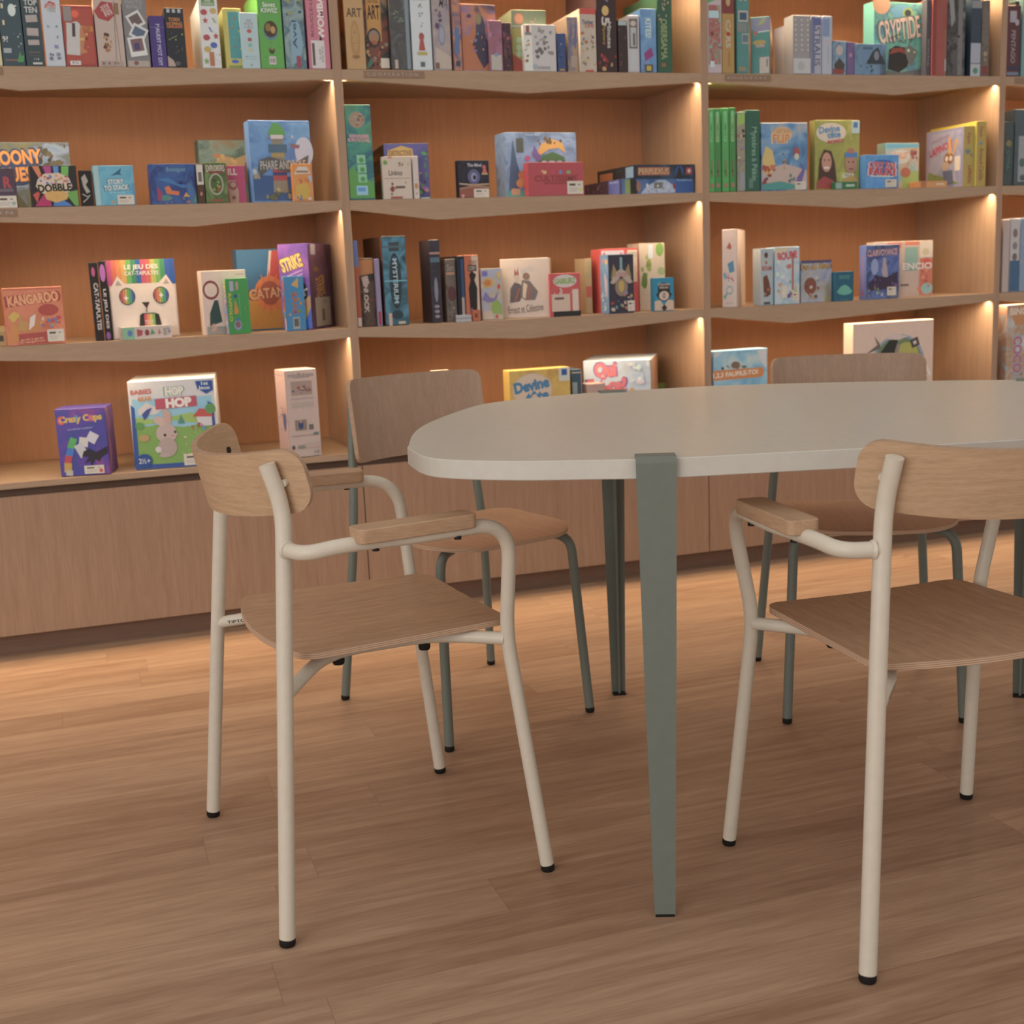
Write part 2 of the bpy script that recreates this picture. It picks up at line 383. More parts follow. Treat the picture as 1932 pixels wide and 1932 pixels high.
# name, label, group, position, turn, width, depth, height, body colour, printed faces, stickers
BOXES = [
    ('game_box', 'pale yellow box cut by the left photo edge on the top shelf', 'board games on the top shelf, left bay', (-0.9391, 0.004, 1.6506), 0.0, 0.0205, 0.2485, 0.2421, 'c9b98a', {'F': (None, [('R', 0.3, 0.5, 0.3, 0.9, 'e8d9a0'), ('R', 0.85, 0.6, 0.25, 0.5, 'c98b3a')])}, None),
    ('game_box', 'dark teal box with white speech bubble and small green hand, top shelf', 'board games on the top shelf, left bay', (-0.9163, 0.004, 1.6506), 0.0, 0.0571, 0.2685, 0.2493, '3d4c50', {'F': (None, [('B', 3, 8, 0.05, 0.72, 0.3, 0.98, 0.006, ['c06a50', 'c9b98a', '6f8f90']), ('R', 0.75, 0.62, 0.2, 0.012, 'd8d2c4', 20), ('E', 0.62, 0.58, 0.35, 0.13, 'c5c8c0'), ('T', '9?', 0.2, 0.7, 0.24, 0.06, 'd8cfc0'), ('T', '9?', 0.2, 0.28, 0.24, 0.06, 'd8cfc0'), ('R', 0.2, 0.62, 0.1, 0.05, 'c9b48a'), ('R', 0.2, 0.45, 0.1, 0.05, 'c9b48a'), ('R', 0.25, 0.16, 0.35, 0.05, '9a9c96'), ('R', 0.4, 0.06, 0.6, 0.02, '7c5a52'), ('P', [(0.62, 0.04), (0.92, 0.04), (0.98, 0.12), (0.85, 0.1), (0.8, 0.16), (0.72, 0.1)], '4f8a4c'), ('B', 5, 6, 0.6, 0.2, 0.9, 0.34, 0.0022, ['c2c8c6'])])}, None),
    ('game_box', 'narrow dark teal box with beige card stacks and pale title letters, top shelf', 'board games on the top shelf, left bay', (-0.857, 0.004, 1.6506), 0.0, 0.0481, 0.2685, 0.2478, '3a4648', {'F': (None, [('T', 'TOP\nTEN', 0.52, 0.63, 0.72, 0.14, 'b9b3a6', 0, None, 0.05), ('R', 0.5, 0.5, 0.62, 0.075, 'a8968a', 4), ('R', 0.5, 0.36, 0.62, 0.08, 'a8968a', -2), ('R', 0.5, 0.25, 0.6, 0.055, 'a8968a', 1), ('R', 0.5, 0.145, 0.6, 0.022, '5a5650'), ('R', 0.5, 0.11, 0.6, 0.012, '5a5650'), ('T', '+14', 0.55, 0.075, 0.3, 0.025, 'b9b3a6'), ('R', 0.6, 0.03, 0.5, 0.02, 'c0b8aa')])}, None),
    ('game_box', 'white narrow box with red word logo and faint blue letters, top shelf', 'board games on the top shelf, left bay', (-0.8052, 0.004, 1.6506), 0.0, 0.0496, 0.2685, 0.1835, 'b9b7b6', {'F': (None, [('R', 0.3, 0.955, 0.3, 0.015, '9aa4bd'), ('P', [(0.15, 0.86), (0.2, 0.82), (0.5, 0.89), (0.7, 0.84), (0.75, 0.9), (0.45, 0.93)], 'b04a40'), ('T', 'APERO', 0.48, 0.86, 0.6, 0.07, 'b04a40', -4, 'e0dcd8'), ('T', 'WORDS', 0.52, 0.8, 0.5, 0.05, '5f8f80', -6, 'e0dcd8'), ('T', 'b   4', 0.5, 0.57, 0.55, 0.04, '5f8f80'), ('T', '4', 0.7, 0.42, 0.1, 0.05, '6a7488'), ('T', 'ms', 0.6, 0.28, 0.2, 0.05, '5c66a0'), ('T', 'Aa  20\n@   30', 0.48, 0.14, 0.6, 0.11, '3e4868')])}, None),
    ('game_box', 'red shrink-wrapped box with white barcode label, top shelf', 'board games on the top shelf, left bay', (-0.7543, 0.004, 1.6506), 0.0, 0.0826, 0.1985, 0.1609, '9c4038', {'F': (None, [('R', 0.5, 0.5, 0.88, 0.9, 'a84a3a'), ('E', 0.42, 0.86, 0.24, 0.12, 'e05a3c'), ('T', 'SKELETICO', 0.72, 0.62, 0.5, 0.09, 'c98a3e', -90, None, 0.03), ('P', [(0.4, 0.72), (0.6, 0.66), (0.7, 0.5), (0.6, 0.3), (0.74, 0.24), (0.5, 0.2)], 'b8744a'), ('B', 8, 9, 0.45, 0.3, 0.75, 0.7, 0.004, ['c9a04e', '7a2c28', 'c98a5a']), ('E', 0.42, 0.66, 0.3, 0.16, 'b8aca2'), ('R', 0.3, 0.45, 0.42, 0.52, 'bcb0a4', -4), ('R', 0.19, 0.86, 0.26, 0.24, '8f7e74'), ('R', 0.34, 0.6, 0.1, 0.22, '4a4038', -4), ('R', 0.3, 0.06, 0.34, 0.07, 'cdbfb2'), ('T', '8.7p', 0.3, 0.06, 0.2, 0.045, '5a443c')])}, None),
    ('game_box', 'beige box with red painted logo and a burning rope drawing, top shelf', 'board games on the top shelf, left bay', (-0.6694, 0.004, 1.6506), 0.0, 0.0739, 0.2485, 0.1885, 'b79c8a', {'F': (None, [('P', [(0.02, 0.78), (0.3, 0.92), (0.7, 0.9), (0.72, 0.72), (0.5, 0.64), (0.15, 0.68)], 'a0403c'), ('T', 'ESQUISSE?', 0.45, 0.79, 0.4, 0.14, 'd0b8a8', -65), ('B', 12, 20, 0.25, 0.22, 0.52, 0.5, 0.005, ['5a3a2a', 'a06a3e', '3a3a2c', 'c08a50']), ('R', 0.78, 0.5, 0.012, 0.86, '5a4a44', 2), ('R', 0.7, 0.45, 0.012, 0.8, '5a4a44', -2), ('R', 0.83, 0.82, 0.14, 0.16, '8a6440'), ('R', 0.5, 0.05, 0.8, 0.07, 'a88c7c'), ('T', '8  4  7+', 0.45, 0.05, 0.6, 0.04, '5a4038')])}, None),
    ('game_box', 'grey box with three tilted instant photos on its spine, top shelf', 'board games on the top shelf, left bay', (-0.5932, 0.004, 1.6506), 0.0, 0.0649, 0.2185, 0.1855, '7c7470', {'F': (None, [('T', 'PHOTO\nRIVALS', 0.5, 0.9, 0.7, 0.12, '9c948e'), ('R', 0.52, 0.68, 0.62, 0.22, 'c8bfb4', 28), ('R', 0.52, 0.68, 0.44, 0.15, '6a5650', 28), ('R', 0.6, 0.5, 0.66, 0.2, 'c8bfb4', -28), ('R', 0.6, 0.5, 0.48, 0.13, '586472', -28), ('R', 0.5, 0.3, 0.7, 0.28, 'cfc6bb', 8), ('R', 0.5, 0.32, 0.5, 0.18, '7c5a58', 8), ('R', 0.48, 0.3, 0.22, 0.1, '4c4468', 8), ('R', 0.5, 0.05, 0.9, 0.09, 'a99484'), ('E', 0.4, 0.06, 0.2, 0.06, '7c5448')])}, None),
    ('game_box', 'small dark purple box with white sideways title, top shelf', 'board games on the top shelf, left bay', (-0.5244, 0.006, 1.6506), 0.0, 0.0418, 0.1385, 0.1389, '4b3970', {'F': (None, [('T', 'MAUDIT MOT DIT', 0.55, 0.44, 0.26, 0.8, 'b8aec0', -90, None, 0.03), ('R', 0.5, 0.78, 1.0, 0.01, '7a6488')]), 'T': ('3e3060', [])}, None),
    ('game_box', 'night-black box with orange title and constellation lines, top shelf', 'board games on the top shelf, left bay', (-0.4812, 0.004, 1.6506), 0.0, 0.053, 0.1585, 0.1605, '2d2f33', {'F': (None, [('R', 0.22, 0.95, 0.16, 0.06, 'a8a49e'), ('R', 0.5, 0.95, 0.16, 0.06, 'a8a49e'), ('R', 0.78, 0.95, 0.16, 0.06, 'a8a49e'), ('T', 'TORN\nHOPING', 0.5, 0.77, 0.8, 0.14, 'c0793a', 0, None, 0.05), ('R', 0.5, 0.68, 0.8, 0.03, 'a85a3a'), ('R', 0.35, 0.5, 0.5, 0.012, '7c8448', 25), ('E', 0.85, 0.56, 0.08, 0.03, '8a9a50'), ('E', 0.5, 0.47, 0.07, 0.03, '8a9a50'), ('B', 14, 9, 0.1, 0.15, 0.9, 0.6, 0.0015, ['6a6a68', '8a8a80']), ('P', [(0, 0.2), (0.3, 0.12), (0.4, 0.02), (0, 0.02)], 'ab9180'), ('E', 0.5, 0.07, 0.3, 0.07, '5c5450')])}, None),
    ('game_box', 'white box covered with coloured symbols and a green header, top shelf', 'board games on the top shelf, left bay', (-0.3847, 0.004, 1.6506), 0.0, 0.0524, 0.2685, 0.1888, 'cdc6bd', {'F': (None, [('R', 0.5, 0.94, 0.7, 0.1, '6a8a50'), ('T', 'MIND\nCONTROL', 0.5, 0.94, 0.6, 0.08, 'd0d8c8'), ('E', 0.25, 0.8, 0.36, 0.085, 'b04a48'), ('E', 0.75, 0.82, 0.36, 0.085, 'c09a58'), ('P', [(0.3, 0.73), (0.2577, 0.6982), (0.1478, 0.6955), (0.2315, 0.673), (0.206, 0.6395), (0.3, 0.6575), (0.394, 0.6395), (0.3685, 0.673), (0.4522, 0.6955), (0.3423, 0.6982)], 'b0484a'), ('P', [(0.63, 0.72), (0.78, 0.71), (0.8, 0.675), (0.93, 0.64), (0.76, 0.66), (0.73, 0.69)], '7a9a50'), ('P', [(0.4, 0.59), (0.55, 0.58), (0.57, 0.545), (0.7, 0.51), (0.53, 0.53), (0.5, 0.56)], '4c64a0'), ('E', 0.3, 0.44, 0.36, 0.085, 'a84a4a'), ('P', [(0.8, 0.51), (0.7577, 0.4782), (0.6478, 0.4755), (0.7315, 0.453), (0.706, 0.4195), (0.8, 0.4375), (0.894, 0.4195), (0.8685, 0.453), (0.9522, 0.4755), (0.8423, 0.4782)], 'b0484a'), ('E', 0.65, 0.33, 0.36, 0.085, '4c64a0'), ('E', 0.3, 0.27, 0.36, 0.085, 'b89a50'), ('P', [(0.2, 0.15), (0.1577, 0.1182), (0.0478, 0.1155), (0.1315, 0.093), (0.106, 0.0595), (0.2, 0.0775), (0.294, 0.0595), (0.2685, 0.093), (0.3522, 0.1155), (0.2423, 0.1182)], '7a9a50'), ('R', 0.5, 0.13, 0.24, 0.2, 'b06a48'), ('B', 4, 6, 0.7, 0.04, 0.95, 0.2, 0.002, ['5a5450', '8a4a40'])])}, None),
    ('game_box', 'yellow box with a teal painted panel, between white and pale blue boxes', 'board games on the top shelf, left bay', (-0.3177, 0.023, 1.6506), 0.0, 0.0533, 0.2385, 0.1677, 'b9a956', {'F': (None, [('R', 0.6, 0.56, 0.66, 0.76, '4f8c88'), ('B', 21, 10, 0.4, 0.3, 0.85, 0.85, 0.003, ['a8584a', '2f4c58', 'c0a860']), ('E', 0.5, 0.13, 0.4, 0.06, '4c64a8'), ('R', 0.5, 0.04, 0.7, 0.05, '7c8844')])}, None),
    ('game_box', 'pale blue narrow box with small word trio and coloured dots, top shelf', 'board games on the top shelf, left bay', (-0.2728, 0.006, 1.6506), 0.0, 0.0505, 0.0145, 0.1534, 'a9b8b4', {'F': (None, [('T', 'UNE\nPATATE\nÀ VÉLO', 0.5, 0.8, 0.5, 0.17, '8c7a72'), ('E', 0.5, 0.67, 0.28, 0.07, 'b05848'), ('R', 0.5, 0.52, 0.22, 0.06, 'a05a50'), ('R', 0.5, 0.42, 0.22, 0.06, '7aa890'), ('R', 0.5, 0.33, 0.22, 0.05, 'b8b080'), ('T', 'a-- ---\n-- ----', 0.5, 0.2, 0.6, 0.06, '7c8884'), ('T', 'Y', 0.5, 0.06, 0.16, 0.04, '5c6868')])}, None),
    ('game_box', 'bright green box with round bird picture and little owl, top shelf', 'board games on the top shelf, left bay', (-0.2202, 0.004, 1.6506), 0.0, 0.0678, 0.2685, 0.2273, '5d9a45', {'F': (None, [('T', 'Savez\nKIWIZ', 0.5, 0.74, 0.72, 0.13, 'c8d4b0', 0, '3f6a30', 0.05), ('E', 0.5, 0.46, 0.62, 0.22, '5a7a88'), ('E', 0.5, 0.48, 0.56, 0.2, '4c3a28'), ('E', 0.4, 0.5, 0.24, 0.1, '8a6a3c'), ('E', 0.6, 0.47, 0.2, 0.09, 'b08a50'), ('E', 0.5, 0.22, 0.24, 0.08, '4a3c2c'), ('E', 0.5, 0.24, 0.14, 0.04, '8a7448'), ('R', 0.5, 0.1, 0.3, 0.1, 'bcb0a4'), ('T', '10', 0.5, 0.1, 0.18, 0.05, '5a4c44'), ('B', 6, 12, 0.06, 0.1, 0.94, 0.34, 0.0018, ['4c8238', '6fae52'])])}, None),
    ('game_box', 'blue-grey painted box with handwritten title and leaves, top shelf', 'board games on the top shelf, left bay', (-0.1482, 0.006, 1.6506), 0.0, 0.061, 0.2685, 0.2288, '6b7f86', {'F': (('6b8088', '54666e', '8a9a92', '5c6c60'), [('P', [(0.3, 0.5), (0.5, 0.62), (0.75, 0.55), (0.9, 0.3), (0.7, 0.1), (0.3, 0.05)], '7f9aa2'), ('T', 'Avel', 0.5, 0.42, 0.2, 0.34, '39485a', 90, None, 0.02), ('B', 31, 9, 0.2, 0.62, 0.95, 0.97, 0.006, ['8f8f58', '5c6c48', '3f4c50']), ('R', 0.62, 0.09, 0.2, 0.14, '9a4450')])}, None),
    ('game_box', 'pink narrow box with tall white sideways title and barcode label, top shelf', 'board games on the top shelf, left bay', (-0.0806, 0.004, 1.6506), 0.0, 0.0631, 0.2685, 0.259, 'c0717a', {'F': (None, [('T', 'WOMBATS', 0.66, 0.62, 0.3, 0.6, 'e3d3cb', 90, None, 0.06), ('T', 'BOUCLE-LES DES', 0.24, 0.66, 0.14, 0.62, '6f4a4c', 90, None, 0.02), ('R', 0.45, 0.16, 0.62, 0.3, 'cbbcb2'), ('R', 0.24, 0.16, 0.12, 0.24, '5c5048'), ('T', '5-99\nXXXX', 0.6, 0.16, 0.2, 0.18, '8a7c74', 90), ('E', 0.6, 0.33, 0.13, 0.045, '3c3030')])}, None),
    ('game_box', 'tan box with engraved-style oval emblem, first in the middle bay', 'board games on the top shelf, middle bay', (0.0323, 0.004, 1.6506), 0.0, 0.0564, 0.0145, 0.276, 'b58a58', {'F': (None, [('T', 'ART', 0.5, 0.58, 0.8, 0.09, '4a3424'), ('E', 0.5, 0.3, 0.5, 0.4, 'a87a4a'), ('E', 0.5, 0.33, 0.34, 0.28, 'b08450'), ('T', '- ROBBERY -', 0.5, 0.13, 0.5, 0.03, '7c5836'), ('B', 17, 6, 0.3, 0.2, 0.7, 0.42, 0.003, ['9a7044', 'a87a4a'])])}, None),
    ('game_box', 'orange and dark box with framed word sign above a crowd of figures', 'board games on the top shelf, middle bay', (0.0881, 0.021, 1.6506), 0.0698, 0.0795, 0.2485, 0.2484, ('5a4438', '8a4c34', '33322e', '6a5a50'), {'F': (('5c4a3e', '7c4434', '2f3434', '8a6a50'), [('R', 0.45, 0.62, 0.56, 0.56, 'b98442'), ('T', 'SANTANA', 0.45, 0.79, 0.42, 0.04, '5a3c24'), ('T', 'ART', 0.45, 0.67, 0.48, 0.16, '33241c', 0, None, 0.03), ('E', 0.42, 0.38, 0.52, 0.22, '4a3430'), ('E', 0.42, 0.39, 0.4, 0.15, '8a7a70'), ('E', 0.42, 0.37, 0.32, 0.12, 'a0704c'), ('B', 41, 22, 0.12, 0.04, 0.9, 0.34, 0.006, ['4c2c2c', 'a05a40', '2c3444', '8a7c6c', '33443a', 'b08a60']), ('P', [(0.0, 0.02), (0.28, 0.16), (0.36, 0.1), (0.16, 0.02)], '4f6f5c')])}, [('F', 0.8, 0.09, 0.026, 0.028, 0)]),
    ('game_box', 'glossy dark grey box with faint green glimmer and bright edge', 'board games on the top shelf, middle bay', (0.1689, 0.006, 1.6506), 0.0, 0.061, 0.2685, 0.2807, ('5a534c', '494642', '6a6a66'), {'F': (('5c554e', '4a4744', '6b6c69'), [('B', 43, 8, 0.2, 0.45, 0.7, 0.62, 0.0035, ['7c8a50', '8f9a78', '6a7c60']), ('R', 0.85, 0.5, 0.18, 0.98, '7c8488'), ('B', 44, 5, 0.3, 0.2, 0.6, 0.34, 0.002, ['8a6a60', '7a6a5c']), ('R', 0.22, 0.06, 0.16, 0.09, 'b89c88')])}, None),
    ('game_box', 'white spine with a column of little icons and a red pawn', 'board games on the top shelf, middle bay', (0.2319, 0.004, 1.6506), 0.0, 0.0616, 0.0885, 0.2835, 'c4c2bf', {'F': (None, [('T', 'TINY - - -\nMYSTERY', 0.5, 0.74, 0.7, 0.08, '8a8480'), ('B', 46, 3, 0.4, 0.62, 0.6, 0.66, 0.003, ['8a7c5a']), ('B', 47, 3, 0.4, 0.52, 0.6, 0.58, 0.003, ['3c4250', '5a5660']), ('B', 48, 3, 0.42, 0.44, 0.6, 0.5, 0.003, ['a08c70', '7c7060']), ('E', 0.5, 0.34, 0.26, 0.08, '9c4c40'), ('P', [(0.34, 0.2), (0.66, 0.2), (0.56, 0.34), (0.44, 0.34)], 'a84c40'), ('R', 0.5, 0.17, 0.5, 0.03, 'b09a4c'), ('R', 0.5, 0.06, 0.22, 0.05, '5c6460')]), 'R': (None, [])}, None),
    ('game_box', 'mauve-beige box with purple figures, pressed beside the white icon spine', 'board games on the top shelf, middle bay', (0.2983, 0.006, 1.6506), 0.0, 0.0556, 0.2585, 0.2851, 'ab9688', {'F': (('ab9688', '9c8a84', '8c7a84'), [('T', 'MA', 0.7, 0.68, 0.5, 0.1, '6a5c5c', -12), ('B', 50, 8, 0.15, 0.4, 0.6, 0.62, 0.006, ['6a4450', '7c5c6c', '54445c']), ('E', 0.5, 0.36, 0.36, 0.22, '77808c'), ('E', 0.5, 0.36, 0.28, 0.16, '9c9098'), ('P', [(0.1, 0.24), (0.98, 0.14), (0.98, 0.02), (0.1, 0.02)], 'b59e8c'), ('R', 0.2, 0.05, 0.22, 0.06, '7a5a44')])}, None),
    ('game_box', 'narrow lilac and orange fantasy spine, top shelf', 'board games on the top shelf, middle bay', (0.3609, 0.004, 1.6506), 0.0, 0.0259, 0.0545, 0.2565, ('7d6d80', 'b06a48', '5c6080'), {'F': (('7d6d82', 'c07c4c', '6a5c70', '5c6486'), [('R', 0.5, 0.34, 0.55, 0.3, '5c6c8c'), ('R', 0.5, 0.08, 0.5, 0.06, '3c4454')])}, None),
    ('game_box', 'purple and orange box with a dark robed fantasy figure', 'board games on the top shelf, middle bay', (0.3912, 0.013, 1.6506), 0.0698, 0.114, 0.2185, 0.1955, ('7c6a86', 'b0704c', '4c4458'), {'F': (('6c6a94', '8a6c84', 'b87450', '5a4a58'), [('P', [(0.02, 0.02), (0.02, 0.6), (0.2, 0.5), (0.35, 0.72), (0.5, 0.5), (0.62, 0.62), (0.98, 0.3), (0.98, 0.02)], 'b06a48'), ('E', 0.55, 0.55, 0.28, 0.6, '4c4654'), ('E', 0.5, 0.78, 0.16, 0.16, '8a7c58'), ('P', [(0.3, 0.4), (0.45, 0.6), (0.7, 0.55), (0.85, 0.2), (0.6, 0.05), (0.45, 0.2)], '443c4a'), ('B', 54, 14, 0.1, 0.05, 0.9, 0.9, 0.006, ['a85c44', '7c6c94', '5c4858', 'c08a58', '6a86a0'])])}, None),
    ('game_box', 'small pink-mauve box with a pale sticker, front of the purple box', 'board games on the top shelf, middle bay', (0.475, 0.002, 1.6506), 0.0524, 0.0426, 0.0145, 0.1477, 'a16a74', {'F': (('a87484', '8c5a68', 'a8665c'), [('B', 56, 10, 0.1, 0.4, 0.9, 0.95, 0.005, ['9c5c70', '7c5064', 'b07a7c']), ('R', 0.5, 0.17, 0.8, 0.3, 'b0a292'), ('E', 0.5, 0.32, 0.3, 0.08, '7c8ca0')])}, None),
    ('game_box', 'dark wine-red little box next to the small pink one', 'board games on the top shelf, middle bay', (0.52, 0.004, 1.6506), 0.0524, 0.0271, 0.0985, 0.1421, '5a3438', {'F': (('7c444c', '3c2a30', '8a4c4c'), [('B', 57, 6, 0.1, 0.1, 0.9, 0.9, 0.006, ['3c2428', '9a5050'])])}, None),
    ('game_box', 'olive green box with a peach disc, behind the small white sketch box', 'board games on the top shelf, middle bay', (0.5582, 0.03, 1.6506), -0.0349, 0.1132, 0.1585, 0.1852, '7c8060', {'F': (None, [('E', 0.22, 0.86, 0.28, 0.18, 'c88058'), ('E', 0.22, 0.86, 0.21, 0.13, 'd89068'), ('R', 0.3, 0.74, 0.6, 0.02, 'a8a48c'), ('P', [(0, 0.02), (0, 0.7), (0.35, 0.72), (0.35, 0.02)], '9a8c4c'), ('P', [(0, 0.02), (0, 0.3), (0.35, 0.16), (0.35, 0.02)], '9c4838'), ('E', 0.2, 0.52, 0.16, 0.1, '9cb088'), ('E', 0.2, 0.4, 0.16, 0.1, '9cb088'), ('E', 0.2, 0.3, 0.16, 0.1, '9cb088'), ('B', 60, 8, 0.5, 0.75, 0.95, 0.96, 0.005, ['a88c78', '6c6c4c', '8a7860'])])}, None),
    ('game_box', 'small white box with a dense grey pencil drawing on the front', 'board games on the top shelf, middle bay', (0.5866, 0.002, 1.6506), 0.0, 0.1057, 0.0225, 0.1382, 'bdb0a8', {'F': ('bfb2a8', [('R', 0.13, 0.5, 0.26, 0.98, 'd4ccc6'), ('B', 62, 26, 0.36, 0.3, 0.92, 0.9, 0.0065, ['8c8078', 'a09488', '6c645e', '958a80']), ('B', 63, 10, 0.04, 0.2, 0.22, 0.66, 0.004, ['a8743c', '7c5a34', 'c08a50']), ('R', 0.13, 0.9, 0.1, 0.14, '9c5038'), ('E', 0.33, 0.1, 0.16, 0.12, '9ca0a0'), ('R', 0.6, 0.08, 0.4, 0.06, '9c9088'), ('R', 0.14, 0.8, 0.2, 0.06, '8a7c74')])}, None),
    ('game_box', 'small narrow navy box beside the pencil drawing box', 'board games on the top shelf, middle bay', (0.6975, 0.004, 1.6506), 0.0, 0.0274, 0.0985, 0.1145, '3d4a70', {'F': (None, [('B', 65, 6, 0.1, 0.2, 0.9, 0.8, 0.0035, ['5c6c94', '2c3654', '7c88a0']), ('R', 0.5, 0.05, 0.6, 0.05, 'a87c3c')])}, None),
    ('game_box', 'faded brown box with grey slanted shapes in the middle of the shelf', 'board games on the top shelf, middle bay', (0.7373, 0.02, 1.6506), 0.0, 0.0354, 0.2185, 0.1671, ('8a7468', '9c7c64', '5c5c70'), {'F': (('96806e', 'a48468', '6c6a7c', 'b08460'), [('P', [(0.1, 0.6), (0.4, 0.95), (0.5, 0.7), (0.3, 0.5)], '6c6474'), ('P', [(0.6, 0.5), (0.8, 0.98), (0.95, 0.8), (0.8, 0.4)], '5c6080'), ('R', 0.6, 0.2, 0.6, 0.2, 'a8907c')])}, None),
    ('game_box', 'cream box with red top band and busy cartoon figures', 'board games on the top shelf, middle bay', (0.7738, 0.004, 1.6506), 0.0, 0.0547, 0.2585, 0.1888, 'bda58c', {'F': (('c0aa92', 'b09a84'), [('R', 0.5, 0.955, 1.0, 0.085, 'c0483c'), ('T', 'Timber', 0.5, 0.79, 0.72, 0.07, '3f5064', 0, None, 0.04), ('T', 'CAVE', 0.6, 0.73, 0.55, 0.06, 'b0503c', 0, None, 0.04), ('B', 68, 26, 0.1, 0.08, 0.9, 0.62, 0.005, ['5c7c90', 'a85c40', 'c09a58', '6c8458', '54486c', 'c0907c']), ('R', 0.55, 0.02, 0.5, 0.03, 'b84438')])}, None),
    ('game_box', 'dark brown box with cream sideways title and a yellow coin', 'board games on the top shelf, middle bay', (0.8312, 0.004, 1.6506), 0.0, 0.0679, 0.2585, 0.3019, '3c2829', {'F': (None, [('E', 0.45, 0.61, 0.34, 0.1, 'c8a05c'), ('B', 70, 4, 0.2, 0.68, 0.6, 0.78, 0.004, ['7c7484', '8a8494']), ('T', '5', 0.45, 0.5, 0.4, 0.1, 'c0b2a4', -90, None, 0.05), ('T', 'Minutes', 0.62, 0.37, 0.2, 0.26, 'c0b2a4', -90, None, 0.04), ('T', 'Mystery', 0.35, 0.37, 0.15, 0.2, 'a88438', -90, None, 0.04), ('B', 71, 14, 0.08, 0.02, 0.92, 0.2, 0.007, ['7c2c28', 'b88c54', 'a8443a', '6a2a28'])])}, None),
    ('game_box', 'black-brown narrow box leaning by the white barcode box', 'board games on the top shelf, middle bay', (0.9037, 0.004, 1.6506), -0.0349, 0.0297, 0.2485, 0.1576, '3a2a28', {'F': (None, [('B', 73, 8, 0.1, 0.1, 0.9, 0.9, 0.004, ['6a3c34', '2a2422', '8a4438', '54443c']), ('R', 0.5, 0.94, 0.9, 0.08, '9ca8a0')])}, None),
    ('game_box', 'white box with a framed barcode strip on its spine', 'board games on the top shelf, middle bay', (0.9361, 0.003, 1.6506), -0.0349, 0.0389, 0.2485, 0.1722, 'b9aaa4', {'F': (None, [('R', 0.5, 0.68, 0.72, 0.52, '6a5c4c'), ('E', 0.5, 0.86, 0.5, 0.1, 'b8a89c'), ('R', 0.5, 0.62, 0.5, 0.34, 'aca8a2'), ('R', 0.55, 0.58, 0.22, 0.22, '6a6866'), ('R', 0.5, 0.22, 0.62, 0.38, 'b4b0ac')])}, None),
    ('game_box', 'sky blue box with a magenta kite and bright yellow top', 'board games on the top shelf, middle bay', (0.9807, 0.004, 1.6506), -0.0175, 0.0549, 0.2485, 0.1935, '5c82a6', {'F': (('5a7c9e', '688cae', '7c9cb0'), [('T', 'KITES!', 0.5, 0.7, 0.36, 0.3, 'c0ccd2', -90, None, 0.05), ('P', [(0.2, 0.3), (0.66, 0.4), (0.82, 0.27), (0.3, 0.18)], '8c3c70'), ('R', 0.2, 0.12, 0.03, 0.22, '8c3c70', -12), ('R', 0.5, 0.07, 0.5, 0.12, '4c4434'), ('R', 0.5, 0.07, 0.3, 0.08, 'b89a3c')]), 'T': ('b8b858', [('R', 0.7, 0.5, 0.5, 0.9, 'c87840')])}, None),
    ('game_box', 'dark green box with olive sideways title, last in its bay', 'board games on the top shelf, middle bay', (1.0409, 0.006, 1.6506), 0.0, 0.0515, 0.2585, 0.2453, '35573f', {'F': (None, [('T', 'OBERSAMA', 0.45, 0.42, 0.42, 0.5, '8f9460', -90, None, 0.04), ('B', 76, 16, 0.08, 0.66, 0.75, 0.98, 0.005, ['9a8c70', '7c7458', 'a88468']), ('R', 0.4, 0.1, 0.3, 0.05, '8a5c40')])}, None),
    ('game_box', 'green and red puzzle box against the third upright, top shelf', 'board games on the top shelf, right bay', (1.2175, 0.003, 1.6506), 0.0, 0.0509, 0.2585, 0.2837, 'b8a09c', {'F': (None, [('P', [(0.02, 0.98), (0.98, 0.98), (0.98, 0.82), (0.02, 0.76)], '4f9c54'), ('T', 'MON\nPUZZLE\nMAGIQUE', 0.5, 0.87, 0.8, 0.14, 'c8d8c0', 0, None, 0.03), ('R', 0.5, 0.42, 0.84, 0.64, ('7c9c7c', 'a05048', '8aa890')), ('B', 80, 22, 0.12, 0.12, 0.88, 0.7, 0.0055, ['5c9068', '9c4444', 'c06a64', '7aa486', '6a2c38']), ('R', 0.45, 0.64, 0.7, 0.08, 'a8c0bc'), ('R', 0.32, 0.1, 0.3, 0.07, 'b8c4bc')])}, None),
    ('game_box', 'narrow box half dark red and half mustard yellow', 'board games on the top shelf, right bay', (1.2711, 0.004, 1.6506), 0.0, 0.0436, 0.2585, 0.2849, 'a88040', {'F': (None, [('R', 0.5, 0.82, 1.0, 0.34, '7c3430'), ('T', 'CARS', 0.5, 0.43, 0.4, 0.3, 'b8a490', -90, None, 0.05), ('E', 0.5, 0.78, 0.36, 0.1, 'b09060'), ('E', 0.5, 0.92, 0.4, 0.08, '8c7454'), ('E', 0.5, 0.43, 0.34, 0.05, 'a83830'), ('R', 0.55, 0.16, 0.06, 0.16, '9c5c34')])}, None),
    ('game_box', 'tall teal box with small picture tiles down the spine', 'board games on the top shelf, right bay', (1.3254, 0.004, 1.6506), 0.0, 0.044, 0.2585, 0.2877, '4f7f76', {'F': (None, [('E', 0.3, 0.81, 0.3, 0.05, 'b8a48a'), ('E', 0.7, 0.81, 0.3, 0.05, 'b8a48a'), ('R', 0.5, 0.62, 0.8, 0.12, 'b0a494'), ('R', 0.5, 0.62, 0.6, 0.08, '3f5464'), ('R', 0.4, 0.5, 0.8, 0.1, '7c7c74'), ('R', 0.68, 0.38, 0.6, 0.11, 'a09c90'), ('R', 0.68, 0.38, 0.5, 0.08, '5c7474'), ('R', 0.4, 0.05, 0.6, 0.05, '8a7c5c')])}, None),
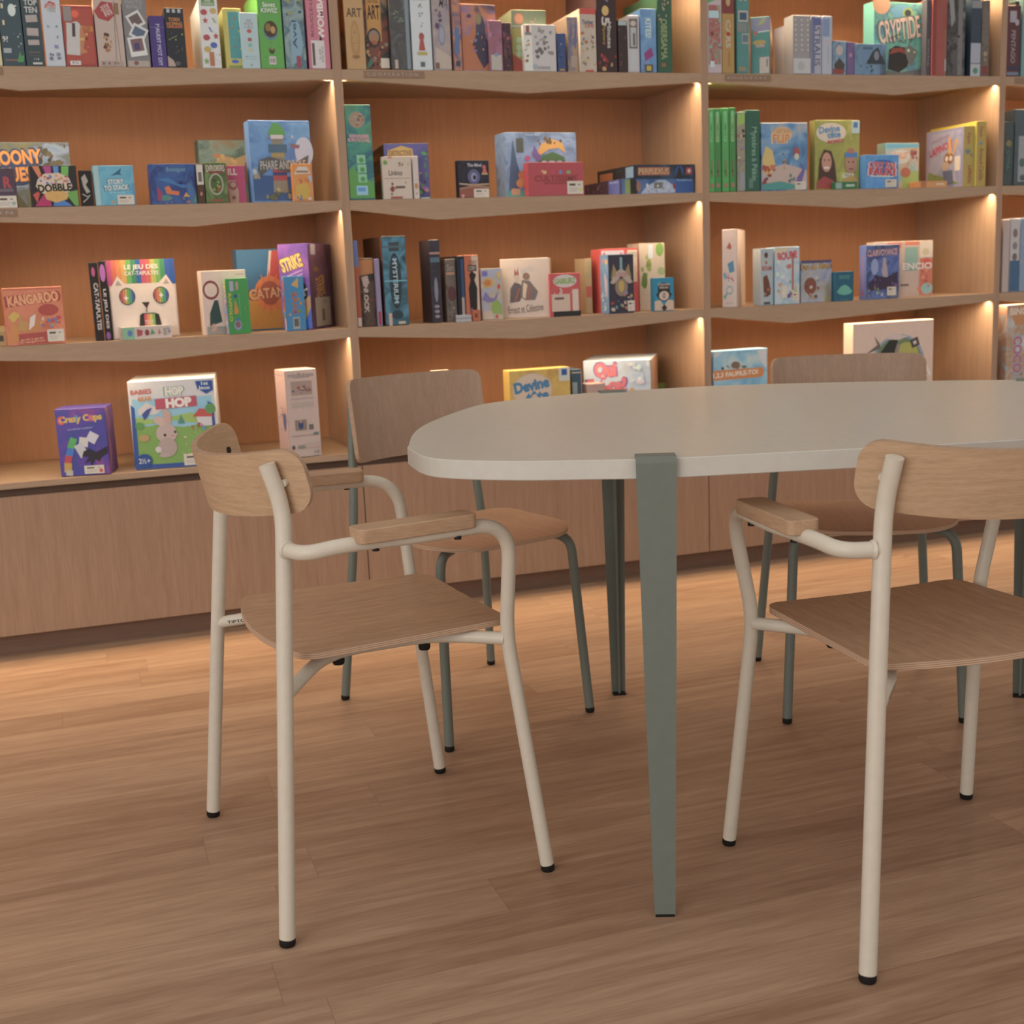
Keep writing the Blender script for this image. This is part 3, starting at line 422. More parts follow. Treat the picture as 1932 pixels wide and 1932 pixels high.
    ('game_box', 'square teal box front with orange brushstroke and a pale label', 'board games on the top shelf, right bay', (1.3924, 0.0363, 1.6506), -0.5585, 0.0626, 0.4185, 0.1813, '457c72', {'F': (None, [('P', [(0.02, 0.98), (0.98, 0.98), (0.98, 0.78), (0.4, 0.72), (0.02, 0.8)], '7c7488'), ('P', [(0.3, 0.84), (0.6, 0.96), (0.8, 0.98), (0.7, 0.88)], '8c8c58'), ('E', 0.25, 0.72, 0.2, 0.09, 'a8584c'), ('R', 0.7, 0.745, 0.6, 0.02, 'b8b8ac', 3), ('E', 0.45, 0.56, 0.7, 0.08, 'a88840'), ('R', 0.5, 0.5, 0.45, 0.05, 'a08878'), ('T', '~~~~~~~~\n~~~~~~~~', 0.5, 0.4, 0.7, 0.06, '3c6c62'), ('R', 0.72, 0.16, 0.5, 0.28, 'b4a090'), ('R', 0.86, 0.2, 0.06, 0.14, '5c5248', 0)]), 'R': (('6a5848', '3a2e2c', '8a5c3c'), [('E', 0.5, 0.79, 0.7, 0.16, 'b88a44'), ('E', 0.5, 0.7, 0.6, 0.1, 'a88c78'), ('E', 0.5, 0.35, 0.4, 0.25, 'a8703c'), ('R', 0.5, 0.93, 1.0, 0.12, '6c6478')])}, None),
    ('game_box', 'grey box with a pattern of white dots and a pale lower panel', 'board games on the top shelf, right bay', (1.5327, 0.004, 1.6506), 0.0, 0.0656, 0.0588, 0.1869, '9a8f89', {'F': (None, [('R', 0.5, 0.5, 0.98, 0.98, '958a84'), ('E', 0.15, 0.92, 0.1, 0.035, 'c0b6ae'), ('E', 0.5, 0.92, 0.1, 0.035, 'c0b6ae'), ('E', 0.85, 0.92, 0.1, 0.035, 'c0b6ae'), ('E', 0.15, 0.835, 0.1, 0.035, 'c0b6ae'), ('E', 0.5, 0.835, 0.1, 0.035, 'c0b6ae'), ('E', 0.85, 0.835, 0.1, 0.035, 'c0b6ae'), ('E', 0.15, 0.75, 0.1, 0.035, 'c0b6ae'), ('E', 0.5, 0.75, 0.1, 0.035, 'c0b6ae'), ('E', 0.85, 0.75, 0.1, 0.035, 'c0b6ae'), ('E', 0.15, 0.665, 0.1, 0.035, 'c0b6ae'), ('E', 0.5, 0.665, 0.1, 0.035, 'c0b6ae'), ('E', 0.85, 0.665, 0.1, 0.035, 'c0b6ae'), ('E', 0.15, 0.58, 0.1, 0.035, 'c0b6ae'), ('E', 0.5, 0.58, 0.1, 0.035, 'c0b6ae'), ('E', 0.85, 0.58, 0.1, 0.035, 'c0b6ae'), ('E', 0.15, 0.495, 0.1, 0.035, 'c0b6ae'), ('E', 0.5, 0.495, 0.1, 0.035, 'c0b6ae'), ('E', 0.85, 0.495, 0.1, 0.035, 'c0b6ae'), ('E', 0.15, 0.41, 0.1, 0.035, 'c0b6ae'), ('E', 0.5, 0.41, 0.1, 0.035, 'c0b6ae'), ('E', 0.85, 0.41, 0.1, 0.035, 'c0b6ae'), ('R', 0.5, 0.14, 1.0, 0.26, 'b5aea6'), ('E', 0.45, 0.14, 0.4, 0.16, 'a8a098')])}, None),
    ('game_box', 'violet-grey spine with tall blue sideways letters', 'board games on the top shelf, right bay', (1.6013, 0.004, 1.6506), 0.0, 0.0398, 0.2385, 0.1861, 'a49ca0', {'F': (None, [('T', 'ASTRALIS', 0.6, 0.55, 0.6, 0.8, '4c5474', -90, None, 0.02), ('R', 0.2, 0.5, 0.3, 0.96, '6a6c88'), ('R', 0.6, 0.9, 0.7, 0.12, '5c6088')])}, None),
    ('game_box', 'pale blue-white spine beside the violet-grey one', 'board games on the top shelf, right bay', (1.644, 0.004, 1.6506), 0.0, 0.038, 0.2385, 0.1868, 'a9a9ac', {'F': (None, [('R', 0.4, 0.8, 0.7, 0.3, '7c88a4'), ('E', 0.6, 0.55, 0.5, 0.1, 'b4a4a0'), ('T', '~~~~', 0.6, 0.35, 0.2, 0.3, '9c9ca0', -90)])}, None),
    ('game_box', 'tiny blue box with a fair-haired cartoon sailor', 'board games on the top shelf, right bay', (1.6842, 0.003, 1.6506), 0.0, 0.0526, 0.0585, 0.1084, '5c7484', {'F': (('5c7c94', '7c90a0', '4c5460'), [('E', 0.5, 0.72, 0.5, 0.3, 'b4a090'), ('P', [(0.1, 0.3), (0.5, 0.5), (0.9, 0.3), (0.8, 0.1), (0.2, 0.1)], '4c4038'), ('P', [(0.02, 0.02), (0.02, 0.18), (0.9, 0.14), (0.8, 0.02)], '8c4034')])}, None),
    ('game_box', 'tiny purple spine next to the fair-haired sailor box', 'board games on the top shelf, right bay', (1.7398, 0.003, 1.6506), 0.0, 0.0281, 0.0585, 0.1054, '5a4a74', {'F': (('5c4c78', '7c5c7c'), [('E', 0.5, 0.6, 0.5, 0.14, 'a0788c')])}, None),
    ('game_box', 'small blue box with dark rocks, standing in front of the teal monster box', 'board games on the top shelf, right bay', (1.7703, 0.002, 1.6506), 0.0, 0.1249, 0.0265, 0.1006, ('5c7c94', '7c94a4', '3f4a54'), {'F': (('5a7a92', '6c8498', '48545e'), [('P', [(0.35, 0.35), (0.55, 0.75), (0.72, 0.9), (0.85, 0.6), (0.98, 0.35)], '343a40'), ('E', 0.68, 0.62, 0.16, 0.3, '7c7c80'), ('B', 84, 8, 0.05, 0.1, 0.6, 0.5, 0.004, ['33393e', '7c8c94', '2c3034']), ('T', '----', 0.4, 0.86, 0.3, 0.08, '46606e')])}, [('F', 0.74, 0.16, 0.0, 0.0, 0)]),
    ('game_box', 'large teal box front with pale horror title and an antlered beast', 'board games on the top shelf, right bay', (1.8627, 0.03, 1.6506), 0.0698, 0.2163, 0.0585, 0.2437, '5a8f80', {'F': (('4f8878', '6aa48c', '5c7c8c', '79ae90'), [('E', 0.14, 0.97, 0.34, 0.28, 'd69a70'), ('P', [(0.3, 0.9), (0.5, 0.98), (0.66, 0.96), (0.6, 0.8), (0.4, 0.78)], '6c9cac'), ('E', 0.66, 0.86, 0.2, 0.14, 'a8a850'), ('E', 0.66, 0.86, 0.13, 0.1, '3c4440'), ('T', 'CRYPTIDE', 0.5, 0.64, 0.82, 0.3, 'dcb39a', 9, '5a6a60', 0.03), ('P', [(0.28, 0.1), (0.3, 0.36), (0.42, 0.42), (0.62, 0.4), (0.72, 0.28), (0.66, 0.14), (0.5, 0.06)], '2c2624'), ('P', [(0.3, 0.3), (0.36, 0.38), (0.56, 0.4), (0.66, 0.3), (0.5, 0.34)], '8a3c30'), ('P', [(0.6, 0.38), (0.7, 0.44), (0.86, 0.36), (0.84, 0.3), (0.78, 0.2), (0.72, 0.14), (0.66, 0.24)], '6c6a60'), ('E', 0.68, 0.36, 0.05, 0.04, 'c8c8a0'), ('E', 0.8, 0.34, 0.04, 0.03, 'b8b890'), ('R', 0.42, 0.55, 0.26, 0.012, '5a4438', 20), ('R', 0.5, 0.5, 0.2, 0.012, '5a4438', -30), ('R', 0.62, 0.52, 0.012, 0.14, '5a4438', 0), ('R', 0.72, 0.5, 0.012, 0.14, '5a4438', -30), ('R', 0.36, 0.5, 0.012, 0.1, '5a4438', 30), ('P', [(0.02, 0.02), (0.02, 0.1), (0.5, 0.06), (0.98, 0.12), (0.98, 0.02)], '5c5c5c')])}, None),
    ('game_box', 'thin dark grey spine to the right of the antlered beast box', 'board games on the top shelf, right bay', (2.0603, 0.01, 1.6506), 0.0, 0.0184, 0.0305, 0.2512, '4a4448', {'F': (None, [('T', 'MONTUL', 0.5, 0.3, 0.4, 0.36, '8a8080', -90)])}, None),
    ('game_box', 'plain brick-red box on the top shelf of the right bay', 'board games on the top shelf, right bay', (2.0797, 0.004, 1.6506), 0.0, 0.0602, 0.2785, 0.2547, '98463a', {'F': (('9c4a3c', '8c4038'), [('R', 0.14, 0.5, 0.26, 0.98, '84352e'), ('R', 0.9, 0.3, 0.14, 0.6, '8a5a48'), ('R', 0.92, 0.14, 0.12, 0.16, 'a09088')])}, None),
    ('game_box', 'glossy black and grey shrink-wrapped box, right bay top shelf', 'board games on the top shelf, right bay', (2.143, 0.004, 1.6506), 0.0, 0.0718, 0.2785, 0.2645, ('3c3430', '4c4846', '2c2624', '706a66'), {'F': (('3a322e', '58524e', '2c2624', '77716c'), [('R', 0.72, 0.5, 0.26, 0.98, '716b66'), ('P', [(0.05, 0.95), (0.3, 0.98), (0.4, 0.7), (0.2, 0.6)], '8a827a'), ('B', 90, 8, 0.1, 0.1, 0.9, 0.5, 0.004, ['54483e', '2c2420'])])}, None),
    ('game_box', 'navy box with white lower half and a green dot', 'board games on the top shelf, right bay', (2.2401, 0.004, 1.6506), 0.0, 0.0415, 0.2785, 0.2559, '2f3c48', {'F': (None, [('R', 0.5, 0.3, 1.0, 0.26, '9c9a9e'), ('R', 0.5, 0.08, 1.0, 0.16, 'a8a4a4'), ('E', 0.5, 0.07, 0.5, 0.08, '4c7c5c'), ('R', 0.5, 0.93, 1.0, 0.1, '84807c')])}, None),
    ('game_box', 'narrow brown box with gold medallions, last before the right upright', 'board games on the top shelf, right bay', (2.2895, 0.01, 1.6506), 0.0, 0.0328, 0.2785, 0.2536, ('54463a', '6a5c50', '43382f'), {'F': (('5a4c40', '6c5e52', '463a32'), [('E', 0.5, 0.3, 0.5, 0.06, '9c8460'), ('E', 0.5, 0.22, 0.4, 0.04, '8c7450'), ('R', 0.5, 0.08, 0.7, 0.12, '7c3430')])}, None),
    ('game_box', 'maroon box with grey sideways title at the right photo edge', 'board games on the top shelf, far right bay', (2.3905, 0.003, 1.6506), 0.0, 0.056, 0.0145, 0.2391, '54292c', {'F': (None, [('T', 'PENTAGO', 0.5, 0.42, 0.34, 0.46, '8c7a7a', -90, None, 0.04), ('R', 0.45, 0.84, 0.5, 0.16, '9c8e90'), ('E', 0.75, 0.76, 0.3, 0.09, '9c8e90'), ('R', 0.5, 0.12, 1.0, 0.06, '3a2c40'), ('R', 0.5, 0.04, 0.9, 0.045, '6a7280')])}, None),
    ('game_box', 'thin black box between the maroon and mint boxes', 'board games on the top shelf, far right bay', (2.4384, 0.019, 1.6506), 0.0, 0.0151, 0.2585, 0.256, '1f1c1e', {'F': (None, [('R', 0.5, 0.4, 0.5, 0.2, '5c5454')])}, None),
    ('game_box', 'mint green box cut by the right photo edge', 'board games on the top shelf, far right bay', (2.4567, 0.004, 1.6506), 0.0, 0.052, 0.2585, 0.2809, '6a8a84', {'F': (None, [('R', 0.3, 0.85, 0.4, 0.2, 'a09a78')])}, None),
    ('game_box', 'large blue adventure box with orange cartoon title, left end of second shelf', 'board games on the second shelf, left bay', (-0.9946, 0.16, 1.2756), 0.0873, 0.2276, 0.0685, 0.1919, ('6c7484', '5a5648', '7c8490'), {'F': (('6a7890', '7c8898', '5a5e60', '6a6848'), [('P', [(0.02, 0.02), (0.02, 0.42), (0.3, 0.3), (0.45, 0.02)], '54503c'), ('B', 101, 16, 0.62, 0.62, 0.95, 0.95, 0.01, ['4c4638', '5c5240', '6a4a40', '3c3c30']), ('B', 102, 14, 0.5, 0.04, 0.95, 0.4, 0.01, ['5c5a34', '443624', '6a6238']), ('E', 0.35, 0.62, 0.55, 0.5, '37405c'), ('T', 'LOONY\nQUEST', 0.37, 0.64, 0.58, 0.5, 'cc8440', 3, '343a52', 0.07)])}, None),
    ('game_box', 'small dark purple box with red letter, cut by the left edge', 'board games on the second shelf, left bay', (-0.9776, 0.004, 1.2756), -0.0349, 0.0566, 0.0585, 0.1061, '4c3644', {'F': (None, [('T', 'R', 0.66, 0.64, 0.36, 0.28, 'b0383c', 0, '6a5060', 0.06), ('R', 0.45, 0.44, 0.9, 0.07, '6a5a60')])}, [('F', 0.56, 0.15, 0.05, 0.032, '8aa08c')]),
    ('game_box', 'black box with rainbow rays and a cream cloud badge, second shelf left', 'board games on the second shelf, left bay', (-0.8802, 0.004, 1.2756), 0.1047, 0.1243, 0.0585, 0.1126, '2f2a2c', {'F': (None, [('P', [(0.06, 0.98), (0.2, 0.98), (0.26, 0.7), (0.2, 0.66)], 'd07a50'), ('P', [(0.28, 0.98), (0.46, 0.98), (0.45, 0.72), (0.36, 0.72)], 'b04878'), ('P', [(0.5, 0.98), (0.62, 0.98), (0.6, 0.72), (0.52, 0.72)], '5a88b8'), ('P', [(0.68, 0.98), (0.84, 0.98), (0.8, 0.66), (0.66, 0.72)], '6aa84c'), ('P', [(0.02, 0.3), (0.2, 0.42), (0.1, 0.1)], 'c05040'), ('P', [(0.04, 0.02), (0.4, 0.02), (0.36, 0.24), (0.25, 0.3)], 'b0305c'), ('P', [(0.44, 0.02), (0.84, 0.02), (0.6, 0.22), (0.46, 0.2)], '4c78b0'), ('P', [(0.9, 0.02), (0.98, 0.02), (0.98, 0.4), (0.7, 0.34)], '6a9a48'), ('P', [(0.1, 0.5), (0.15, 0.66), (0.3, 0.8), (0.62, 0.82), (0.82, 0.7), (0.88, 0.5), (0.8, 0.36), (0.6, 0.26), (0.34, 0.26), (0.18, 0.36)], 'd0b098'), ('B', 105, 26, 0.2, 0.56, 0.8, 0.76, 0.0035, ['b04848', '4c8a5c', 'c08a40', '5a78a8']), ('T', 'DOBBLE', 0.5, 0.46, 0.72, 0.2, '2f3420', 3, None, 0.08), ('P', [(0.26, 0.32), (0.4, 0.38), (0.66, 0.38), (0.78, 0.3), (0.74, 0.18), (0.5, 0.1), (0.3, 0.18)], 'cc9c50'), ('T', 'CONNECT', 0.52, 0.25, 0.42, 0.1, 'c88838', 2, 'd8b070')])}, None),
    ('game_box', 'black box with white skeleton lines, between rainbow and blue boxes', 'board games on the second shelf, left bay', (-0.7529, 0.02, 1.2756), 0.0, 0.0352, 0.0485, 0.0985, '1c1716', {'F': (None, [('P', [(0.2, 0.8), (0.5, 0.9), (0.7, 0.7), (0.5, 0.6), (0.8, 0.4), (0.5, 0.36), (0.3, 0.55)], 'a89888'), ('R', 0.4, 0.3, 0.5, 0.03, 'a89888', -30), ('R', 0.6, 0.25, 0.5, 0.03, 'a89888', 50), ('R', 0.3, 0.15, 0.3, 0.03, 'a89888', 40)])}, None),
    ('game_box', 'light blue box with a leaping whale and white title', 'board games on the second shelf, left bay', (-0.7133, 0.003, 1.2756), 0.0698, 0.1104, 0.0485, 0.1099, '5c94a4', {'F': (('5a98ac', '6aa8b4', '4c88a8'), [('R', 0.07, 0.5, 0.12, 0.98, 'a0b4ac'), ('P', [(0.42, 0.74), (0.55, 0.82), (0.7, 0.93), (0.66, 0.8), (0.72, 0.76), (0.58, 0.77)], '345878'), ('T', 'STORY\nTO STACK', 0.54, 0.52, 0.62, 0.28, 'd4d0be', 3, '3f6c80', 0.06), ('B', 108, 4, 0.4, 0.04, 0.5, 0.1, 0.004, ['c09058']), ('T', '----', 0.55, 0.32, 0.4, 0.03, '88b8b8')])}, [('F', 0.75, 0.14, 0.045, 0.026, 1)]),
    ('game_box', 'deep blue underwater box with an orange coral on the seabed', 'board games on the second shelf, left bay', (-0.5599, 0.01, 1.2756), 0.0698, 0.1291, 0.0485, 0.113, '2c4474', {'F': (('2c4a80', '3c5a8c', '2f3c70', '4c6c94'), [('T', 'Bonteguet', 0.58, 0.85, 0.42, 0.14, '6a8c98', 0, None, 0.03), ('P', [(0.15, 0.62), (0.4, 0.66), (0.6, 0.5), (0.9, 0.46), (0.7, 0.4), (0.45, 0.52)], '40709c'), ('P', [(0.3, 0.42), (0.4, 0.46), (0.46, 0.34), (0.62, 0.32), (0.6, 0.22), (0.34, 0.26)], 'cc6c3c'), ('E', 0.3, 0.16, 0.3, 0.14, '4c8074'), ('P', [(0.7, 0.18), (0.76, 0.3), (0.84, 0.18)], 'cc9048'), ('E', 0.66, 0.52, 0.07, 0.06, '1c2c54'), ('P', [(0.12, 0.1), (0.14, 0.44), (0.24, 0.3), (0.22, 0.08)], '9c4058'), ('P', [(0.9, 0.04), (0.98, 0.26), (0.98, 0.04)], '5c9070'), ('B', 111, 8, 0.1, 0.03, 0.95, 0.16, 0.004, ['4c8074', '6a4c80', 'a8685c'])])}, None),
    ('game_box', 'narrow brown side with white barcode, left of the jungle badge box', 'board games on the second shelf, left bay', (-0.4302, 0.003, 1.2756), 0.0, 0.0201, 0.0435, 0.1126, '4c3426', {'F': (None, [('R', 0.5, 0.72, 0.9, 0.5, 'c8b8a8'), ('R', 0.5, 0.66, 0.5, 0.24, '6c6054'), ('E', 0.5, 0.36, 0.5, 0.1, '5c3828'), ('E', 0.5, 0.24, 0.36, 0.1, 'a8785c')])}, None),
    ('game_box', 'green jungle box with an oval badge and arched title', 'board games on the second shelf, left bay', (-0.4076, 0.004, 1.2756), 0.0349, 0.0643, 0.0435, 0.1143, '5c7040', {'F': (('5c743c', '44582c', '6c8048', '6a3c28'), [('T', 'EXPLORERS', 0.5, 0.86, 0.84, 0.16, 'c8b49c', 0, '4c3424', 0.04), ('R', 0.5, 0.76, 0.6, 0.07, '7c4034'), ('E', 0.5, 0.47, 0.64, 0.54, 'a89a84'), ('E', 0.5, 0.47, 0.52, 0.46, '4c5c30'), ('B', 114, 10, 0.34, 0.3, 0.66, 0.62, 0.005, ['7c9444', '8a5030', 'b08c4c', '3c4824']), ('R', 0.5, 0.07, 0.6, 0.06, '8c4c3c')])}, None),
    ('game_box', 'pink box with cream gears, half hidden behind the green jungle box', 'board games on the second shelf, left bay', (-0.336, 0.05, 1.2756), 0.0, 0.0531, 0.0385, 0.1088, 'a84060', {'F': (None, [('T', 'ILL', 0.28, 0.84, 0.5, 0.17, 'd4b8ac', 0, None, 0.06), ('P', [(0.02, 0.02), (0.02, 0.62), (0.4, 0.62), (0.55, 0.3), (0.5, 0.02)], 'b08878'), ('E', 0.26, 0.48, 0.44, 0.24, '8c4c50'), ('E', 0.26, 0.5, 0.3, 0.14, 'b09078'), ('E', 0.25, 0.16, 0.42, 0.2, 'a88870'), ('E', 0.25, 0.16, 0.2, 0.1, '7c4c34'), ('R', 0.97, 0.5, 0.05, 0.98, '2f5a54')])}, None),
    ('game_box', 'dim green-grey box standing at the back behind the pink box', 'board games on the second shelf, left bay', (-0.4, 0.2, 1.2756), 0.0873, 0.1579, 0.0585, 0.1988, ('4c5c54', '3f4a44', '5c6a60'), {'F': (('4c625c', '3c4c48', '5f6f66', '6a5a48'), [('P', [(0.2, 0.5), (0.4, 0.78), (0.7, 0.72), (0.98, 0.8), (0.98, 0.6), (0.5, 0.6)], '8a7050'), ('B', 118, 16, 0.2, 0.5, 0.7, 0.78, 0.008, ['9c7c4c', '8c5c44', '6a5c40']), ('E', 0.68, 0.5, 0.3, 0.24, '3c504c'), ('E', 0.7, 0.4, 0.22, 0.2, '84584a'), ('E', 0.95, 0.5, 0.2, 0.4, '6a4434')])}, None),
    ('game_box', 'blue box with a striped green-capped lighthouse and dark ribbon title', 'board games on the second shelf, left bay', (-0.2697, 0.025, 1.2756), 0.0873, 0.1846, 0.0585, 0.2343, '5c80ac', {'F': (('56709c', '5c7ea8', '6a90b4', '6488ac'), [('P', [(0.02, 0.02), (0.02, 0.34), (0.98, 0.3), (0.98, 0.02)], '3c567c'), ('B', 121, 5, 0.05, 0.3, 0.2, 0.4, 0.008, ['a8a8a8', '9c8870', 'b0b0ac']), ('B', 122, 4, 0.78, 0.36, 0.95, 0.46, 0.01, ['b4b0b0', 'a8a8ac']), ('E', 0.88, 0.62, 0.3, 0.36, 'b4aeb4'), ('P', [(0.66, 0.72), (0.82, 0.7), (0.8, 0.66), (0.68, 0.66)], '8c6064'), ('P', [(0.34, 0.12), (0.36, 0.78), (0.54, 0.78), (0.58, 0.12)], '8a7c68'), ('R', 0.45, 0.78, 0.3, 0.02, '7c7074'), ('R', 0.45, 0.66, 0.3, 0.1, '4c6474'), ('R', 0.45, 0.58, 0.22, 0.05, '9c8450'), ('R', 0.46, 0.4, 0.22, 0.08, 'b04040'), ('R', 0.46, 0.3, 0.22, 0.06, 'a84848'), ('R', 0.46, 0.35, 0.22, 0.04, '3c4468'), ('P', [(0.3, 0.82), (0.6, 0.82), (0.56, 0.9), (0.48, 0.97), (0.4, 0.97), (0.34, 0.9)], '5c9048'), ('R', 0.45, 0.8, 0.2, 0.05, 'c0b0a8'), ('P', [(0.1, 0.4), (0.14, 0.52), (0.3, 0.56), (0.5, 0.52), (0.75, 0.5), (0.95, 0.58), (0.92, 0.44), (0.76, 0.36), (0.5, 0.38), (0.3, 0.42), (0.14, 0.32)], '5a5450'), ('T', 'PHARE ANDROLE', 0.52, 0.46, 0.74, 0.11, 'aaa296', 1, None, 0.03), ('B', 124, 14, 0.22, 0.04, 0.7, 0.18, 0.009, ['8a7c5c', 'a8946c', '6a6454', '5c5c3c']), ('T', 'TERANTO TORRIC', 0.22, 0.95, 0.26, 0.02, '8aa4c4'), ('T', 'VENERABLE CAMLAB', 0.8, 0.96, 0.3, 0.02, '8aa4c4'), ('P', [(0.7, 0.83), (0.6921, 0.8109), (0.6715, 0.8093), (0.6872, 0.7958), (0.6824, 0.7757), (0.7, 0.7865), (0.7176, 0.7757), (0.7128, 0.7958), (0.7285, 0.8093), (0.7079, 0.8109)], 'c0a8b0')])}, None),
    ('game_box', 'small orange box with a yellow shell, in front of the lighthouse box', 'board games on the second shelf, left bay', (-0.1532, 0.003, 1.2756), 0.0524, 0.0596, 0.0285, 0.1077, 'cc7c38', {'F': (('c87a38', 'd08c48'), [('P', [(0.08, 0.72), (0.3, 0.92), (0.75, 0.92), (0.9, 0.74)], 'c8b4a0'), ('R', 0.5, 0.79, 0.6, 0.05, '8c6c50'), ('P', [(0.1, 0.1), (0.15, 0.4), (0.4, 0.5), (0.7, 0.48), (0.85, 0.3), (0.7, 0.06)], 'c0983c'), ('R', 0.86, 0.6, 0.16, 0.18, 'a8a8b0'), ('B', 127, 6, 0.1, 0.04, 0.95, 0.14, 0.004, ['c8b4a8', '6a7084']), ('B', 128, 6, 0.2, 0.5, 0.8, 0.66, 0.004, ['b86c30', 'd89c54'])])}, None),
    ('game_box', 'tall narrow green box with round tiger portrait and three dice', 'board games on the second shelf, middle bay', (0.0145, 0.004, 1.2756), 0.0, 0.0785, 0.0885, 0.276, '3f7460', {'F': (('3c7c6c', '34606c', '4a8c70', '567c5c'), [('E', 0.45, 0.84, 0.62, 0.17, '9c8068'), ('B', 131, 8, 0.25, 0.78, 0.7, 0.9, 0.006, ['7c5c48', 'a89078', '8a6450']), ('R', 0.5, 0.67, 0.7, 0.03, '8c7c84'), ('T', 'CHASSE\nCRYSTAL', 0.5, 0.65, 0.8, 0.07, 'b87c7c', -2, 'c8a8a0', 0.04), ('P', [(0.02, 0.02), (0.02, 0.32), (0.2, 0.34), (0.5, 0.26), (0.7, 0.22), (0.98, 0.17), (0.98, 0.02)], '5a9044'), ('R', 0.52, 0.43, 0.34, 0.09, '84b488'), ('R', 0.54, 0.33, 0.34, 0.09, '84b488'), ('R', 0.54, 0.23, 0.34, 0.09, '84b488'), ('E', 0.53, 0.42, 0.18, 0.05, '4c8c4c'), ('E', 0.55, 0.32, 0.18, 0.05, '4c8c4c'), ('E', 0.55, 0.22, 0.18, 0.05, '4c8c4c'), ('R', 0.5, 0.1, 0.44, 0.1, '8cb4c8'), ('R', 0.48, 0.11, 0.3, 0.04, '5a8cb8')])}, None),
    ('game_box', 'purple detective box with a golden banner, partly behind the cream box', 'board games on the second shelf, middle bay', (0.1369, 0.05, 1.2756), -0.0873, 0.1391, 0.2873, 0.1675, '3c3c5c', {'F': (('4c4c78', '5a5284', '444470'), [('P', [(0.06, 0.72), (0.1, 0.88), (0.4, 0.96), (0.64, 0.9), (0.66, 0.74), (0.5, 0.72), (0.3, 0.76)], 'b08c50'), ('T', 'DETECTIVE', 0.37, 0.83, 0.5, 0.09, '6c4c40', 0, None, 0.03), ('T', 'Confus', 0.4, 0.74, 0.32, 0.07, 'c0788c', 0, None, 0.03), ('B', 134, 12, 0.76, 0.1, 0.96, 0.62, 0.008, ['7c5c88', 'a87078', '4c7c50', '3c2c2c']), ('R', 0.88, 0.02, 0.2, 0.03, '9cb0ac'), ('B', 135, 6, 0.82, 0.64, 0.96, 0.9, 0.006, ['4c7c4c', '5a8c58'])]), 'L': ('2f4c48', [('R', 0.5, 0.84, 0.96, 0.26, '3a2a24'), ('E', 0.5, 0.83, 0.6, 0.12, '7c4c28'), ('R', 0.5, 0.46, 0.9, 0.1, '8c5838'), ('R', 0.5, 0.1, 0.8, 0.14, '5a5c4c')])}, None),
    ('game_box', 'cream box with script title and leaf drawings, second shelf', 'board games on the second shelf, middle bay', (0.1188, 0.0078, 1.2756), -0.0524, 0.0906, 0.0259, 0.1256, 'c0a892', {'F': ('c4ac96', [('R', 0.28, 0.98, 0.14, 0.03, 'a84c44'), ('E', 0.12, 0.86, 0.14, 0.11, '6c8c40'), ('T', 'Linkto', 0.45, 0.62, 0.46, 0.12, '3c3230', 0, None, 0.01), ('R', 0.5, 0.49, 0.9, 0.01, '8c7a6a'), ('B', 138, 6, 0.1, 0.08, 0.9, 0.44, 0.004, ['a86c3c', 'c08a58', '7c4a34', 'b85c3c']), ('R', 0.6, 0.28, 0.3, 0.05, '5c4c44'), ('E', 0.32, 0.24, 0.12, 0.14, '7c4434'), ('R', 0.45, 0.04, 0.4, 0.05, 'a05040'), ('B', 139, 5, 0.6, 0.7, 0.95, 0.9, 0.004, ['a8906c', '8c5c3c', 'c0a080'])])}, None),
    ('game_box', 'narrow cream carton edge beside the script title box', 'board games on the second shelf, middle bay', (0.2142, 0.006, 1.2756), 0.0, 0.0174, 0.0285, 0.1266, 'c8b4a4', {'F': (None, [('E', 0.5, 0.3, 0.6, 0.14, 'b87844'), ('B', 141, 5, 0.2, 0.1, 0.8, 0.9, 0.003, ['c0a088', 'a86c4c'])])}, None),
    ('game_box', 'small black box with a glowing rabbit and bone lines', 'board games on the second shelf, middle bay', (0.3586, 0.01, 1.2756), 0.0524, 0.1025, 0.0285, 0.1124, '1f1c22', {'F': (('1f1d26', '2c2a38', '1a1818'), [('T', 'The Mind', 0.53, 0.87, 0.46, 0.09, 'c0b4b4', 0, None, 0.04), ('E', 0.5, 0.56, 0.4, 0.4, '5c5a78'), ('E', 0.5, 0.55, 0.2, 0.24, '8c86a0'), ('E', 0.52, 0.54, 0.1, 0.12, '2a2430'), ('E', 0.84, 0.81, 0.12, 0.12, 'c06058'), ('P', [(0.76, 0.64), (0.94, 0.64), (0.88, 0.78), (0.82, 0.78)], 'c06058'), ('R', 0.85, 0.63, 0.2, 0.03, 'c0a860'), ('P', [(0.02, 0.02), (0.02, 0.26), (0.98, 0.3), (0.98, 0.02)], '8c5040'), ('P', [(0.02, 0.4), (0.45, 0.36), (0.98, 0.38), (0.98, 0.34), (0.4, 0.32), (0.02, 0.36)], 'b08c70'), ('P', [(0.02, 0.26), (0.5, 0.34), (0.98, 0.3), (0.98, 0.26), (0.5, 0.28), (0.02, 0.22)], '9c7458'), ('E', 0.12, 0.05, 0.1, 0.1, 'c08078')])}, [('F', 0.72, 0.12, 0.05, 0.026, 1)]),
